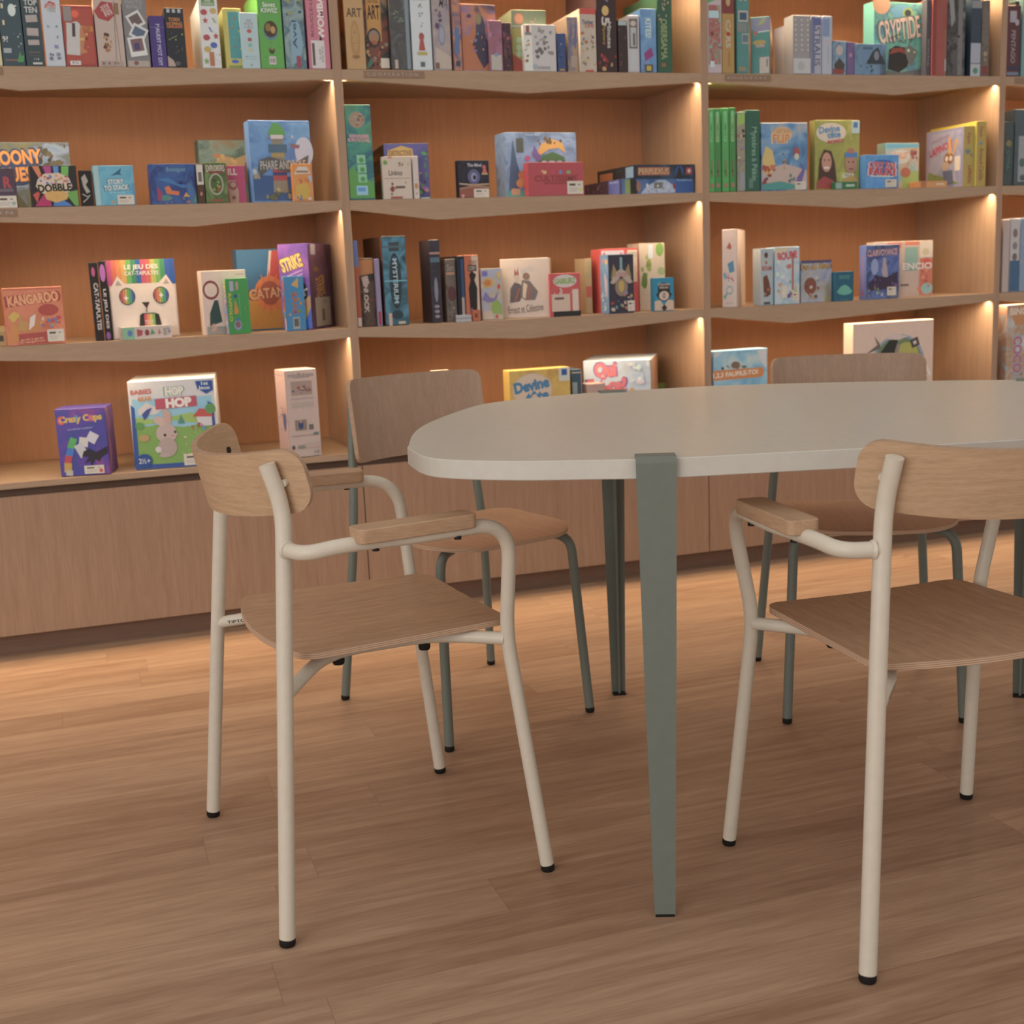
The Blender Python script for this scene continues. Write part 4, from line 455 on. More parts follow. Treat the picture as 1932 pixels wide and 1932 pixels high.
    ('game_box', 'big blue box with a shaggy orange and green monster', 'board games on the second shelf, middle bay', (0.5327, 0.06, 1.2756), 0.0698, 0.2487, 0.0885, 0.2005, ('5c7090', '7488a4', '54647c'), {'F': (('5c7494', '7c8ca8', '6c7c98', '54647e'), [('P', [(0.02, 0.02), (0.06, 0.5), (0.1, 0.9), (0.16, 0.5), (0.22, 0.3), (0.14, 0.02)], '46566e'), ('R', 0.2, 0.8, 0.1, 0.22, '4c5048'), ('P', [(0.34, 0.2), (0.4, 0.46), (0.5, 0.64), (0.66, 0.7), (0.82, 0.62), (0.86, 0.4), (0.9, 0.2)], '4a6640'), ('P', [(0.42, 0.66), (0.5, 0.82), (0.66, 0.9), (0.8, 0.84), (0.84, 0.68), (0.74, 0.76), (0.6, 0.74), (0.5, 0.66)], 'c0904c'), ('B', 144, 9, 0.46, 0.8, 0.84, 0.92, 0.008, ['5a4634', '6a5238']), ('P', [(0.36, 0.66), (0.4, 0.8), (0.5, 0.6), (0.44, 0.54)], '6c5484'), ('E', 0.3, 0.6, 0.07, 0.09, 'a84c70'), ('E', 0.24, 0.34, 0.16, 0.16, 'b06448'), ('E', 0.2, 0.22, 0.14, 0.14, 'b8784c'), ('P', [(0.22, 0.16), (0.34, 0.5), (0.44, 0.4), (0.44, 0.1)], 'a8506c'), ('T', 'SOS', 0.64, 0.5, 0.3, 0.14, '9c8898', 0, '3c3c38', 0.06), ('R', 0.18, 0.06, 0.34, 0.1, '4c8c84'), ('R', 0.12, 0.09, 0.12, 0.1, 'b08468'), ('T', 'Funny Box', 0.38, 0.96, 0.2, 0.03, 'a8b4bc')])}, None),
    ('game_box', 'red landscape box with four small coloured fruits', 'board games on the second shelf, middle bay', (0.5838, 0.004, 1.2756), 0.0349, 0.1936, 0.0365, 0.103, 'ac4448', {'F': ('b0474b', [('B', 146, 4, 0.26, 0.74, 0.26, 0.74, 0.004, ['d0a870']), ('E', 0.3, 0.7, 0.07, 0.11, 'd0a870'), ('E', 0.44, 0.7, 0.07, 0.11, 'b84c58'), ('E', 0.58, 0.7, 0.06, 0.11, '6c80b0'), ('E', 0.72, 0.7, 0.08, 0.11, '84a060'), ('T', 'CULTISSIME', 0.5, 0.52, 0.76, 0.18, '8a4038', 0, None, 0.03), ('T', 'JEU DE SOCIETE', 0.48, 0.37, 0.4, 0.07, '8a4038', 0, None, 0.02)])}, [('F', 0.83, 0.235, 0.055, 0.04, 'c8c060')]),
    ('game_box', 'flat blue box with a white ship, bottom of the two lying boxes', 'board games on the second shelf, middle bay', (0.9137, 0.03, 1.2756), 0.0698, 0.2736, 0.2808, 0.05, '34486c', {'F': (('3a5a8c', '4c6890', '34507c'), [('R', 0.1, 0.5, 0.1, 0.9, '7c8a4c'), ('P', [(0.12, 0.02), (0.12, 0.98), (0.2, 0.98), (0.22, 0.02)], '2a2624'), ('P', [(0.26, 0.04), (0.34, 0.5), (0.5, 0.9), (0.6, 0.9), (0.72, 0.5), (0.76, 0.08)], '9ca4b4'), ('R', 0.5, 0.55, 0.12, 0.4, '6c6c60'), ('B', 150, 12, 0.3, 0.1, 0.72, 0.7, 0.006, ['b0b4bc', '8c8c84', '7c8ca8']), ('R', 0.86, 0.5, 0.26, 0.96, '31558c'), ('T', 'Ravensbrook', 0.86, 0.88, 0.22, 0.12, '9cb0c8'), ('E', 0.72, 0.5, 0.04, 0.4, '84343c'), ('E', 0.23, 0.5, 0.06, 0.7, '8c6450')]), 'L': ('4c3a4c', [('B', 151, 12, 0.1, 0.1, 0.6, 0.9, 0.006, ['a89084', '8c6c6c', '6a5068', 'b0a098']), ('R', 0.82, 0.5, 0.28, 0.96, '5c64a0'), ('T', 'Ravens', 0.82, 0.85, 0.2, 0.14, 'b0b4d0')])}, None),
    ('game_box', 'flat black box with orange lettering lying on the blue ship box', 'board games on the second shelf, middle bay', (0.9608, 0.03, 1.3256), 0.0698, 0.2273, 0.2655, 0.0433, '1e2a38', {'F': (('243448', '1e2630', '2c4458'), [('R', 0.32, 0.52, 0.52, 0.58, 'a8604c'), ('T', 'PERPLEXUS', 0.32, 0.52, 0.5, 0.44, 'c09868', 0, '6a3c34', 0.05), ('E', 0.74, 0.5, 0.14, 0.8, '2a4c84'), ('P', [(0.69, 0.04), (0.71, 0.6), (0.74, 0.9), (0.77, 0.6), (0.79, 0.04)], '2c2620'), ('R', 0.9, 0.52, 0.1, 0.5, '9c3c44'), ('E', 0.9, 0.52, 0.05, 0.3, 'c8a8a0')]), 'L': ('2a2c30', [('R', 0.25, 0.45, 0.36, 0.55, 'b06840'), ('R', 0.88, 0.5, 0.2, 0.8, '7c94a4'), ('B', 154, 5, 0.5, 0.2, 0.78, 0.8, 0.004, ['4c5c60', '3c4448'])])}, None),
    ('game_case', 'first of four bright green translucent cases, against the upright', 'bright green game cases on the second shelf', (1.2175, 0.004, 1.2756), 0.0, 0.0207, 0.1985, 0.265, '4f9a4c', {'F': (None, [('R', 0.5, 0.78, 0.5, 0.36, '6cb068'), ('E', 0.5, 0.93, 0.5, 0.07, '7cb878'), ('T', 'SMART', 0.5, 0.72, 0.28, 0.2, '4c8048', -90), ('R', 0.5, 0.4, 0.36, 0.3, '5a9454'), ('T', 'GAME', 0.5, 0.28, 0.34, 0.2, '8a5048', -90, None, 0.03), ('E', 0.5, 0.08, 0.6, 0.06, '9c6c5c')])}, None),
    ('game_case', 'second bright green case from the upright, darker green', 'bright green game cases on the second shelf', (1.2396, 0.004, 1.2756), 0.0, 0.0226, 0.1985, 0.2655, '3f8440', {'F': (None, [('R', 0.5, 0.78, 0.5, 0.36, '8aa86c'), ('E', 0.5, 0.93, 0.5, 0.07, '7cb878'), ('T', 'SMART', 0.5, 0.72, 0.28, 0.2, '4c8048', -90), ('R', 0.5, 0.4, 0.36, 0.3, '4c7c44'), ('T', 'GAME', 0.5, 0.28, 0.34, 0.2, '8a5048', -90, None, 0.03), ('E', 0.5, 0.08, 0.6, 0.06, '9c6c5c')])}, None),
    ('game_case', 'third bright green case from the upright, lighter green', 'bright green game cases on the second shelf', (1.267, 0.004, 1.2756), 0.0, 0.0246, 0.1985, 0.2677, '4f9a4c', {'F': (None, [('R', 0.5, 0.78, 0.5, 0.36, '6cb068'), ('E', 0.5, 0.93, 0.5, 0.07, '7cb878'), ('T', 'SMART', 0.5, 0.72, 0.28, 0.2, '4c8048', -90), ('R', 0.5, 0.4, 0.36, 0.3, '5a9454'), ('T', 'GAME', 0.5, 0.28, 0.34, 0.2, '8a5048', -90, None, 0.03), ('E', 0.5, 0.08, 0.6, 0.06, '9c6c5c')])}, None),
    ('game_case', 'fourth bright green case, next to the multi-coloured spine', 'bright green game cases on the second shelf', (1.2945, 0.004, 1.2756), 0.0, 0.0228, 0.1985, 0.2683, '3f8440', {'F': (None, [('R', 0.5, 0.78, 0.5, 0.36, '8aa86c'), ('E', 0.5, 0.93, 0.5, 0.07, '7cb878'), ('T', 'SMART', 0.5, 0.72, 0.28, 0.2, '4c8048', -90), ('R', 0.5, 0.4, 0.36, 0.3, '4c7c44'), ('T', 'GAME', 0.5, 0.28, 0.34, 0.2, '8a5048', -90, None, 0.03), ('E', 0.5, 0.08, 0.6, 0.06, '9c6c5c')])}, None),
    ('game_box', 'narrow multi-coloured spine with lime top next to dark green box', 'board games on the second shelf, right bay', (1.3233, 0.006, 1.2756), 0.0, 0.0308, 0.1985, 0.2556, ('6a6c54', '8a7c68', '4c5c64'), {'F': (('7c7c68', '94886c', '5a6c78'), [('P', [(0.05, 0.98), (0.95, 0.98), (0.95, 0.86), (0.05, 0.82)], '8fae50'), ('B', 161, 9, 0.1, 0.2, 0.9, 0.8, 0.005, ['a85c40', '5c8ca0', 'c0b098', '3c3830']), ('R', 0.6, 0.13, 0.6, 0.22, '8c8c8c')])}, None),
    ('game_box', 'dark green box with sideways title, second shelf right bay', 'board games on the second shelf, right bay', (1.3559, 0.004, 1.2756), 0.0, 0.051, 0.1985, 0.2612, '2f5a44', {'F': (None, [('T', 'Mystères à Pékin', 0.55, 0.46, 0.5, 0.66, '7c9c84', -90, None, 0.02), ('R', 0.35, 0.1, 0.3, 0.12, '5a7468')])}, None),
    ('game_box', 'blue box with pirate ship at sunset and orange circus title', 'board games on the second shelf, right bay', (1.4163, 0.012, 1.2756), -0.0349, 0.1744, 0.0585, 0.2205, ('4c6c94', '7c94a8', 'c0a488'), {'F': (('46688c', '5c84a4', '7c98ac', 'a8a09c'), [('P', [(0.02, 0.02), (0.02, 0.3), (0.5, 0.4), (0.98, 0.3), (0.98, 0.02)], 'b89c8c'), ('E', 0.44, 0.84, 0.44, 0.2, 'c8a474'), ('T', 'CAPTAIN', 0.44, 0.87, 0.36, 0.08, 'c07c4c', 0, None, 0.03), ('T', 'FLIP', 0.43, 0.77, 0.38, 0.13, 'cc7c3c', 0, 'e0c49c', 0.07), ('P', [(0.02, 0.48), (0.1, 0.66), (0.24, 0.6), (0.3, 0.4), (0.2, 0.24), (0.04, 0.28)], 'c8a860'), ('B', 165, 16, 0.04, 0.1, 0.4, 0.36, 0.008, ['a84c38', '8c3c2c', 'c06c44', 'b08450', '3c4c74']), ('B', 166, 6, 0.46, 0.3, 0.58, 0.56, 0.006, ['7c5c4c', 'a88c60']), ('E', 0.76, 0.56, 0.14, 0.16, '9c5048'), ('E', 0.76, 0.5, 0.1, 0.1, 'b8b8a0'), ('P', [(0.86, 0.1), (0.94, 0.3), (0.84, 0.42), (0.88, 0.3), (0.78, 0.2), (0.74, 0.1)], '6a5c90'), ('B', 168, 5, 0.6, 0.12, 0.74, 0.24, 0.006, ['3c6c6c', '44546c']), ('P', [(0.02, 0.02), (0.02, 0.1), (0.4, 0.14), (0.9, 0.06), (0.98, 0.02)], '4c8c80')])}, [('F', 0.84, 0.07, 0.04, 0.026, 1)]),
    ('game_box', 'olive yellow box with two smiling children and oval title', 'board games on the second shelf, right bay', (1.6335, 0.03, 1.2756), 0.0349, 0.1823, 0.0332, 0.2319, '7c7038', {'F': (('a09440', '8c8a3c', 'b0a04c'), [('E', 0.36, 0.82, 0.66, 0.28, 'c8b49c'), ('T', 'Devine', 0.32, 0.87, 0.46, 0.1, '5880a0', 6, None, 0.07), ('T', 'tête', 0.42, 0.79, 0.3, 0.09, '5880a0', 6, None, 0.07), ('T', 'MIMES', 0.46, 0.7, 0.36, 0.05, 'b84050', 6, None, 0.05), ('R', 0.9, 0.9, 0.18, 0.18, 'a8b4ac'), ('R', 0.9, 0.93, 0.1, 0.08, '4c6c94'), ('P', [(0.06, 0.06), (0.1, 0.44), (0.2, 0.58), (0.36, 0.56), (0.44, 0.4), (0.5, 0.06)], '4a3028'), ('E', 0.26, 0.4, 0.22, 0.28, 'b8826a'), ('R', 0.26, 0.32, 0.12, 0.03, 'd8c0b0'), ('E', 0.21, 0.43, 0.04, 0.02, '3a2820'), ('E', 0.31, 0.43, 0.04, 0.02, '3a2820'), ('E', 0.8, 0.38, 0.26, 0.28, 'b07c64'), ('R', 0.8, 0.5, 0.28, 0.07, '4c78a8'), ('E', 0.8, 0.56, 0.16, 0.08, 'a86c58'), ('E', 0.75, 0.4, 0.04, 0.02, '3a2820'), ('E', 0.85, 0.4, 0.04, 0.02, '3a2820'), ('R', 0.8, 0.3, 0.1, 0.02, '8c4444'), ('P', [(0.04, 0.02), (0.04, 0.12), (0.2, 0.2), (0.4, 0.14), (0.5, 0.02)], '98403c'), ('P', [(0.6, 0.02), (0.64, 0.16), (0.8, 0.22), (0.96, 0.14), (0.96, 0.02)], 'b88c50')])}, [('F', 0.74, 0.2, 0.044, 0.016, 1)]),
    ('game_box', 'flat dark green case lying in front of the smiling children box', 'board games on the second shelf, right bay', (1.6975, 0.003, 1.2756), 0.0, 0.0874, 0.0265, 0.0246, '2f6a40', {'F': (None, [('R', 0.16, 0.5, 0.28, 0.8, '8c9c94'), ('R', 0.68, 0.5, 0.4, 0.3, 'a8bca0')])}, None),
    ('game_box', 'small bright blue box with bubbly red two-line title', 'board games on the second shelf, right bay', (1.8176, 0.003, 1.2756), 0.0175, 0.136, 0.0485, 0.113, '4c7cac', {'F': (('4c84b8', '5c94c0', '4274a8'), [('E', 0.5, 0.6, 0.94, 0.5, '3a5c98'), ('T', "C'EST PAS", 0.5, 0.7, 0.78, 0.16, 'b84444', -2, 'd8b8b0', 0.08), ('T', 'FAUX!', 0.5, 0.5, 0.8, 0.24, 'b84444', -2, 'd8b8b0', 0.1), ('R', 0.5, 0.36, 0.7, 0.03, 'c8ccc8', -2)])}, [('F', 0.76, 0.15, 0.045, 0.026, 1)]),
    ('game_box', 'box with red dinosaur under cliffs, behind the bright blue one', 'board games on the second shelf, right bay', (1.9437, 0.07, 1.2756), 0.0524, 0.1464, 0.0485, 0.1587, ('a87c60', '6c9080', '8c6c58'), {'F': (('a48468', 'b09a84', '7c9c9c', '8c9c58'), [('P', [(0.02, 0.98), (0.98, 0.98), (0.98, 0.9), (0.02, 0.88)], '5c90a0'), ('E', 0.45, 0.7, 0.56, 0.3, 'b8b0a0'), ('T', 'CHALLET', 0.45, 0.73, 0.44, 0.14, 'c87c4c', 0, None, 0.06), ('P', [(0.5, 0.02), (0.5, 0.36), (0.98, 0.4), (0.98, 0.02)], '8a9c50'), ('E', 0.6, 0.36, 0.3, 0.22, 'a05c40'), ('B', 174, 9, 0.74, 0.5, 0.96, 0.9, 0.008, ['8c4c44', 'a87458', '7c4038'])])}, None),
    ('game_box', 'yellow box with a lanky rabbit on its broad side, spine forward', 'board games on the second shelf, right bay', (2.227, 0.012, 1.2756), 0.0, 0.046, 0.2107, 0.2087, 'b8a044', {'L': ('8c84a0', [('R', 0.5, 0.5, 0.86, 0.9, ('7c7c9c', '9c94a0', '84889c')), ('P', [(0.07, 0.06), (0.07, 0.3), (0.5, 0.2), (0.93, 0.06)], '7c8048'), ('B', 176, 6, 0.08, 0.1, 0.3, 0.3, 0.008, ['5a7434', '6c8440']), ('T', 'ON VA ATTRAPER', 0.38, 0.84, 0.5, 0.05, '8c5c7c', 10), ('T', 'LAPINOU', 0.4, 0.68, 0.62, 0.13, 'b03c50', 12, None, 0.06), ('E', 0.62, 0.5, 0.26, 0.2, '8c5c34'), ('P', [(0.62, 0.56), (0.6, 0.84), (0.66, 0.86), (0.69, 0.58)], 'c8904c'), ('P', [(0.72, 0.56), (0.8, 0.82), (0.86, 0.78), (0.76, 0.56)], 'c8904c'), ('E', 0.57, 0.5, 0.09, 0.09, 'c8b8a8'), ('E', 0.68, 0.5, 0.09, 0.09, 'c8b8a8'), ('E', 0.54, 0.38, 0.2, 0.14, 'b09478'), ('P', [(0.46, 0.3), (0.54, 0.06), (0.76, 0.06), (0.72, 0.3)], '5c6070')]), 'F': ('ac9040', [('T', 'fripon', 0.45, 0.8, 0.4, 0.18, 'a0403c', -90, None, 0.03), ('E', 0.4, 0.58, 0.5, 0.08, '6c7c74'), ('B', 178, 5, 0.4, 0.42, 0.9, 0.54, 0.004, ['3c4044', '8c8070']), ('T', 'LAPINOU', 0.6, 0.2, 0.34, 0.3, 'a0403c', -90, None, 0.05), ('R', 0.96, 0.5, 0.06, 0.98, 'c8ac48')])}, [('L', 0.86, 0.4, 0.03, 0.05, 0)]),
    ('game_box', 'yellow spine with brown sideways script, last on the right of second shelf', 'board games on the second shelf, right bay', (2.2742, 0.006, 1.2756), 0.0, 0.0446, 0.2585, 0.2236, 'c4a83c', {'F': ('ac8c3c', [('T', 'fripon', 0.45, 0.84, 0.4, 0.16, 'a0403c', -90, None, 0.03), ('E', 0.45, 0.66, 0.4, 0.06, '7c8478'), ('T', 'Arnaud-Cédille', 0.55, 0.34, 0.42, 0.5, '8c5838', -90, None, 0.03), ('R', 0.02, 0.5, 0.08, 0.98, 'd4bc50')])}, None),
    ('game_box', 'flat orange box lying in front of the lanky rabbit box', 'board games on the second shelf, right bay', (2.0429, 0.004, 1.2756), 0.0, 0.1119, 0.0685, 0.0216, 'c07c48', {'F': ('c88850', [('R', 0.12, 0.5, 0.2, 0.9, 'a86840'), ('R', 0.74, 0.5, 0.3, 0.3, 'd4b088')])}, None),
    ('game_box', 'dark green-black box on the second shelf at the right edge', 'board games on the second shelf, far right bay', (2.3937, 0.004, 1.2756), 0.0, 0.0407, 0.1985, 0.2217, '2f3a36', {'F': (('303c38', '3c4844', '262e2c'), [('E', 0.5, 0.66, 0.6, 0.1, '7c6c44'), ('T', 'CTHUL', 0.5, 0.4, 0.3, 0.3, '54706a', -90)])}, None),
    ('game_box', 'dark grey box with pale panel, second shelf at the right edge', 'board games on the second shelf, far right bay', (2.44, 0.004, 1.2756), 0.0, 0.0854, 0.1985, 0.2642, '3c464c', {'F': (('3c484c', '4c5658'), [('R', 0.5, 0.35, 0.6, 0.6, '8c8c88'), ('E', 0.4, 0.3, 0.3, 0.12, '4c6058'), ('E', 0.45, 0.1, 0.3, 0.08, '4c5454')])}, None),
    ('game_box', 'low mustard box lying at the left end of the third shelf', 'board games on the third shelf, left bay', (-1.0474, 0.06, 0.8966), 0.0524, 0.0608, 0.1185, 0.0533, 'a88c50', {'F': ('ac8c58', [('R', 0.3, 0.4, 1.0, 0.3, '4c4438'), ('R', 0.5, 0.85, 1.0, 0.2, 'c0a060')])}, None),
    ('game_box', 'orange box with a cartoon kangaroo and lettering, third shelf left', 'board games on the third shelf, left bay', (-0.9874, 0.006, 0.8966), 0.1047, 0.1592, 0.0545, 0.1608, 'c46848', {'F': (('c86c4c', 'd07c58', 'c06444'), [('R', 0.5, 0.97, 0.96, 0.02, 'b85c40'), ('T', 'KANGAROO', 0.5, 0.8, 0.86, 0.18, 'e09868', 5, '9c4438', 0.08), ('P', [(0.05, 0.5), (0.16, 0.6), (0.26, 0.52), (0.14, 0.4)], 'c8a048'), ('P', [(0.02, 0.02), (0.1, 0.4), (0.2, 0.36), (0.26, 0.1)], 'c88044'), ('P', [(0.3, 0.2), (0.4, 0.5), (0.52, 0.56), (0.62, 0.3), (0.5, 0.16)], 'c07848'), ('P', [(0.38, 0.26), (0.42, 0.48), (0.52, 0.54), (0.48, 0.34)], 'd8c0b0'), ('P', [(0.22, 0.42), (0.26, 0.56), (0.3, 0.42), (0.38, 0.4), (0.34, 0.24), (0.2, 0.26)], 'b8884c'), ('E', 0.74, 0.6, 0.34, 0.2, 'a8483c'), ('B', 183, 16, 0.6, 0.32, 0.95, 0.46, 0.006, ['4c7cac', 'c0a048', 'b84c4c', '5c8c5c', 'd0b0a0']), ('P', [(0.2, 0.02), (0.2, 0.2), (0.7, 0.22), (0.7, 0.02)], 'a84840'), ('T', 'garde à garde\nles kangourous', 0.42, 0.08, 0.42, 0.09, 'e0a878', 3, None, 0.02)])}, [('F', 0.82, 0.15, 0.045, 0.034, 1)]),
    ('game_box', 'large cream cat-face box with rainbow eyes and rainbow stripes', 'board games on the third shelf, left bay', (-0.7011, 0.055, 0.8966), 0.1047, 0.1933, 0.0685, 0.228, 'd0b6a0', {'F': ('c8ac98', [('R', 0.03, 0.84, 0.075, 0.32, 'b84c74'), ('R', 0.1014, 0.84, 0.075, 0.32, 'c86048'), ('R', 0.1729, 0.84, 0.075, 0.32, 'cc7c44'), ('R', 0.2443, 0.84, 0.075, 0.32, 'c89448'), ('R', 0.3157, 0.84, 0.075, 0.32, '6c9c4c'), ('R', 0.3871, 0.84, 0.075, 0.32, '3c7c54'), ('R', 0.4586, 0.84, 0.075, 0.32, '34588c'), ('R', 0.53, 0.84, 0.075, 0.32, 'b84c58'), ('R', 0.6014, 0.84, 0.075, 0.32, 'c05848'), ('R', 0.6729, 0.84, 0.075, 0.32, 'a8a048'), ('R', 0.7443, 0.84, 0.075, 0.32, '6c984c'), ('R', 0.8157, 0.84, 0.075, 0.32, '3f7c50'), ('R', 0.8871, 0.84, 0.075, 0.32, '34508c'), ('R', 0.9586, 0.84, 0.075, 0.32, '2c4c84'), ('T', 'LE JEU DES', 0.5, 0.9, 0.5, 0.075, 'd8ccb8', 0, None, 0.05), ('T', 'CAT-TAPULTES', 0.5, 0.83, 0.5, 0.05, 'd8ccb8', 0, None, 0.03), ('P', [(0.02, 0.02), (0.02, 0.64), (0.14, 0.8), (0.24, 0.7), (0.74, 0.7), (0.86, 0.8), (0.97, 0.64), (0.97, 0.02)], 'd3b9a4'), ('P', [(0.1, 0.68), (0.14, 0.75), (0.2, 0.68)], 'a08c80'), ('P', [(0.8, 0.68), (0.86, 0.75), (0.9, 0.68)], 'a08c80'), ('E', 0.26, 0.54, 0.24, 0.22, '33403c'), ('E', 0.76, 0.54, 0.24, 0.22, '33403c'), ('R', 0.175, 0.54, 0.03, 0.12, 'b84c54'), ('R', 0.209, 0.54, 0.03, 0.17, 'c87444'), ('R', 0.243, 0.54, 0.03, 0.19, 'b8984c'), ('R', 0.277, 0.54, 0.03, 0.19, '6c9c50'), ('R', 0.311, 0.54, 0.03, 0.17, '4c8c70'), ('R', 0.345, 0.54, 0.03, 0.12, '44588c'), ('R', 0.675, 0.54, 0.03, 0.12, 'b84c54'), ('R', 0.709, 0.54, 0.03, 0.17, 'c87444'), ('R', 0.743, 0.54, 0.03, 0.19, 'b8984c'), ('R', 0.777, 0.54, 0.03, 0.19, '6c9c50'), ('R', 0.811, 0.54, 0.03, 0.17, '4c8c70'), ('R', 0.845, 0.54, 0.03, 0.12, '44588c'), ('P', [(0.24, 0.56), (0.2285, 0.5327), (0.204, 0.52), (0.2285, 0.5073), (0.24, 0.48), (0.2515, 0.5073), (0.276, 0.52), (0.2515, 0.5327)], 'e0d4cc'), ('P', [(0.76, 0.58), (0.7485, 0.5527), (0.724, 0.54), (0.7485, 0.5273), (0.76, 0.5), (0.7715, 0.5273), (0.796, 0.54), (0.7715, 0.5527)], 'e0d4cc'), ('P', [(0.46, 0.46), (0.58, 0.46), (0.53, 0.38)], '3a2c28'), ('R', 0.525, 0.36, 0.01, 0.06, '3a2c28'), ('P', [(0.38, 0.02), (0.42, 0.3), (0.46, 0.32), (0.64, 0.32), (0.7, 0.3), (0.76, 0.02)], '2c2824'), ('R', 0.5, 0.18, 0.04, 0.26, 'b84c50'), ('R', 0.54, 0.18, 0.04, 0.26, 'c87848'), ('R', 0.58, 0.18, 0.04, 0.26, 'b8a04c'), ('R', 0.62, 0.18, 0.04, 0.26, '6c984c'), ('T', 'TOUT\nDROIT\nOU PAS', 0.55, 0.14, 0.16, 0.18, 'c8b8a8', 0, None, 0.01)])}, None),
    ('game_box', 'black spine with pink spot, leftmost of two by the cat-face box', 'board games on the third shelf, left bay', (-0.7498, 0.05, 0.8966), 0.0, 0.0241, 0.0985, 0.2237, '1d1719', {'F': (None, [('T', 'CAT-TAPULTES', 0.6, 0.44, 0.5, 0.6, 'c0b0a4', -90, None, 0.05), ('E', 0.45, 0.88, 0.4, 0.12, 'a84870')])}, None),
    ('game_box', 'black spine with violet splash, touching the cat-face box', 'board games on the third shelf, left bay', (-0.7234, 0.045, 0.8966), 0.0, 0.0197, 0.0245, 0.2269, '1d1719', {'F': (None, [('T', 'LE JEU DES', 0.5, 0.4, 0.5, 0.5, 'c0b0a4', -90, None, 0.05), ('E', 0.5, 0.85, 0.8, 0.22, 'a8609c'), ('E', 0.5, 0.06, 0.6, 0.1, '7c4c84')])}, None),
    ('game_box', 'flat white box lying in front of the cat-face box', 'board games on the third shelf, left bay', (-0.6777, 0.002, 0.8966), 0.1047, 0.1418, 0.0525, 0.0362, 'bfa898', {'F': ('c4ae9e', [('R', 0.13, 0.5, 0.24, 0.96, '84ac84'), ('E', 0.16, 0.5, 0.1, 0.5, '5c78a8'), ('P', [(0.3, 0.2), (0.3, 0.8), (0.42, 0.7), (0.4, 0.3)], 'a84c50'), ('E', 0.5, 0.5, 0.09, 0.5, '8c3c48'), ('P', [(0.56, 0.3), (0.6, 0.8), (0.66, 0.4)], '5c8c54'), ('P', [(0.72, 0.3), (0.74, 0.8), (0.78, 0.4)], 'b06c54'), ('R', 0.86, 0.5, 0.06, 0.6, '9c9080'), ('T', '7+', 0.94, 0.5, 0.05, 0.6, '3c4c84')]), 'L': ('b4988a', [('T', 'JINX OH!', 0.72, 0.45, 0.4, 0.4, '8c7c3c', 0, None, 0.06), ('B', 190, 4, 0.1, 0.2, 0.5, 0.8, 0.002, ['a88878'])])}, None),
    ('game_box', 'cream box with a dark green blob, behind the small bright green box', 'board games on the third shelf, left bay', (-0.4403, 0.03, 0.8966), 0.0873, 0.1331, 0.0585, 0.1876, 'c8ac98', {'F': ('ccb09c', [('E', 0.2, 0.7, 0.36, 0.3, '7c3434'), ('E', 0.2, 0.7, 0.28, 0.22, 'ccb09c'), ('E', 0.7, 0.72, 0.2, 0.2, '6a6454'), ('E', 0.7, 0.72, 0.14, 0.14, 'ccb09c'), ('P', [(0.12, 0.14), (0.14, 0.34), (0.26, 0.54), (0.34, 0.54), (0.4, 0.2)], '2f4440'), ('R', 0.86, 0.93, 0.2, 0.01, '8c7c70'), ('R', 0.3, 0.07, 0.5, 0.12, '8c8478'), ('B', 193, 4, 0.05, 0.04, 0.3, 0.16, 0.006, ['c09078'])])}, None),
    ('game_box', 'small bright green box standing by its corner, third shelf', 'board games on the third shelf, left bay', (-0.3737, 0.004, 0.8966), 0.2094, 0.0693, 0.0213, 0.1631, '3c8a44', {'F': ('3c8844', [('R', 0.26, 0.86, 0.17, 0.18, '9c98a0'), ('R', 0.5, 0.86, 0.1, 0.14, 'b0847c'), ('T', 'RAFFOLO', 0.15, 0.48, 0.14, 0.5, 'b8a83c', -90, None, 0.05), ('P', [(0.3, 0.36), (0.36, 0.62), (0.5, 0.42), (0.46, 0.36)], 'c07c34'), ('R', 0.56, 0.52, 0.03, 0.4, '5ca064'), ('E', 0.42, 0.16, 0.34, 0.18, '8c8ca4'), ('E', 0.42, 0.17, 0.24, 0.12, '7c5c5c'), ('E', 0.4, 0.68, 0.14, 0.06, '3c3c84'), ('E', 0.42, 0.26, 0.12, 0.05, '4c64a8'), ('T', 'C', 0.8, 0.45, 0.06, 0.06, 'b08c3c')]), 'L': ('8c84a0', [('R', 0.5, 0.9, 0.98, 0.16, '84a860'), ('T', 'TÉLÉ', 0.5, 0.8, 0.7, 0.28, 'c8a848', 0, '3c3c5c', 0.06), ('B', 196, 14, 0.1, 0.04, 0.9, 0.66, 0.006, ['c87848', '5c5c9c', 'c8a0a0', 'a85448', '6c7cac'])])}, None),
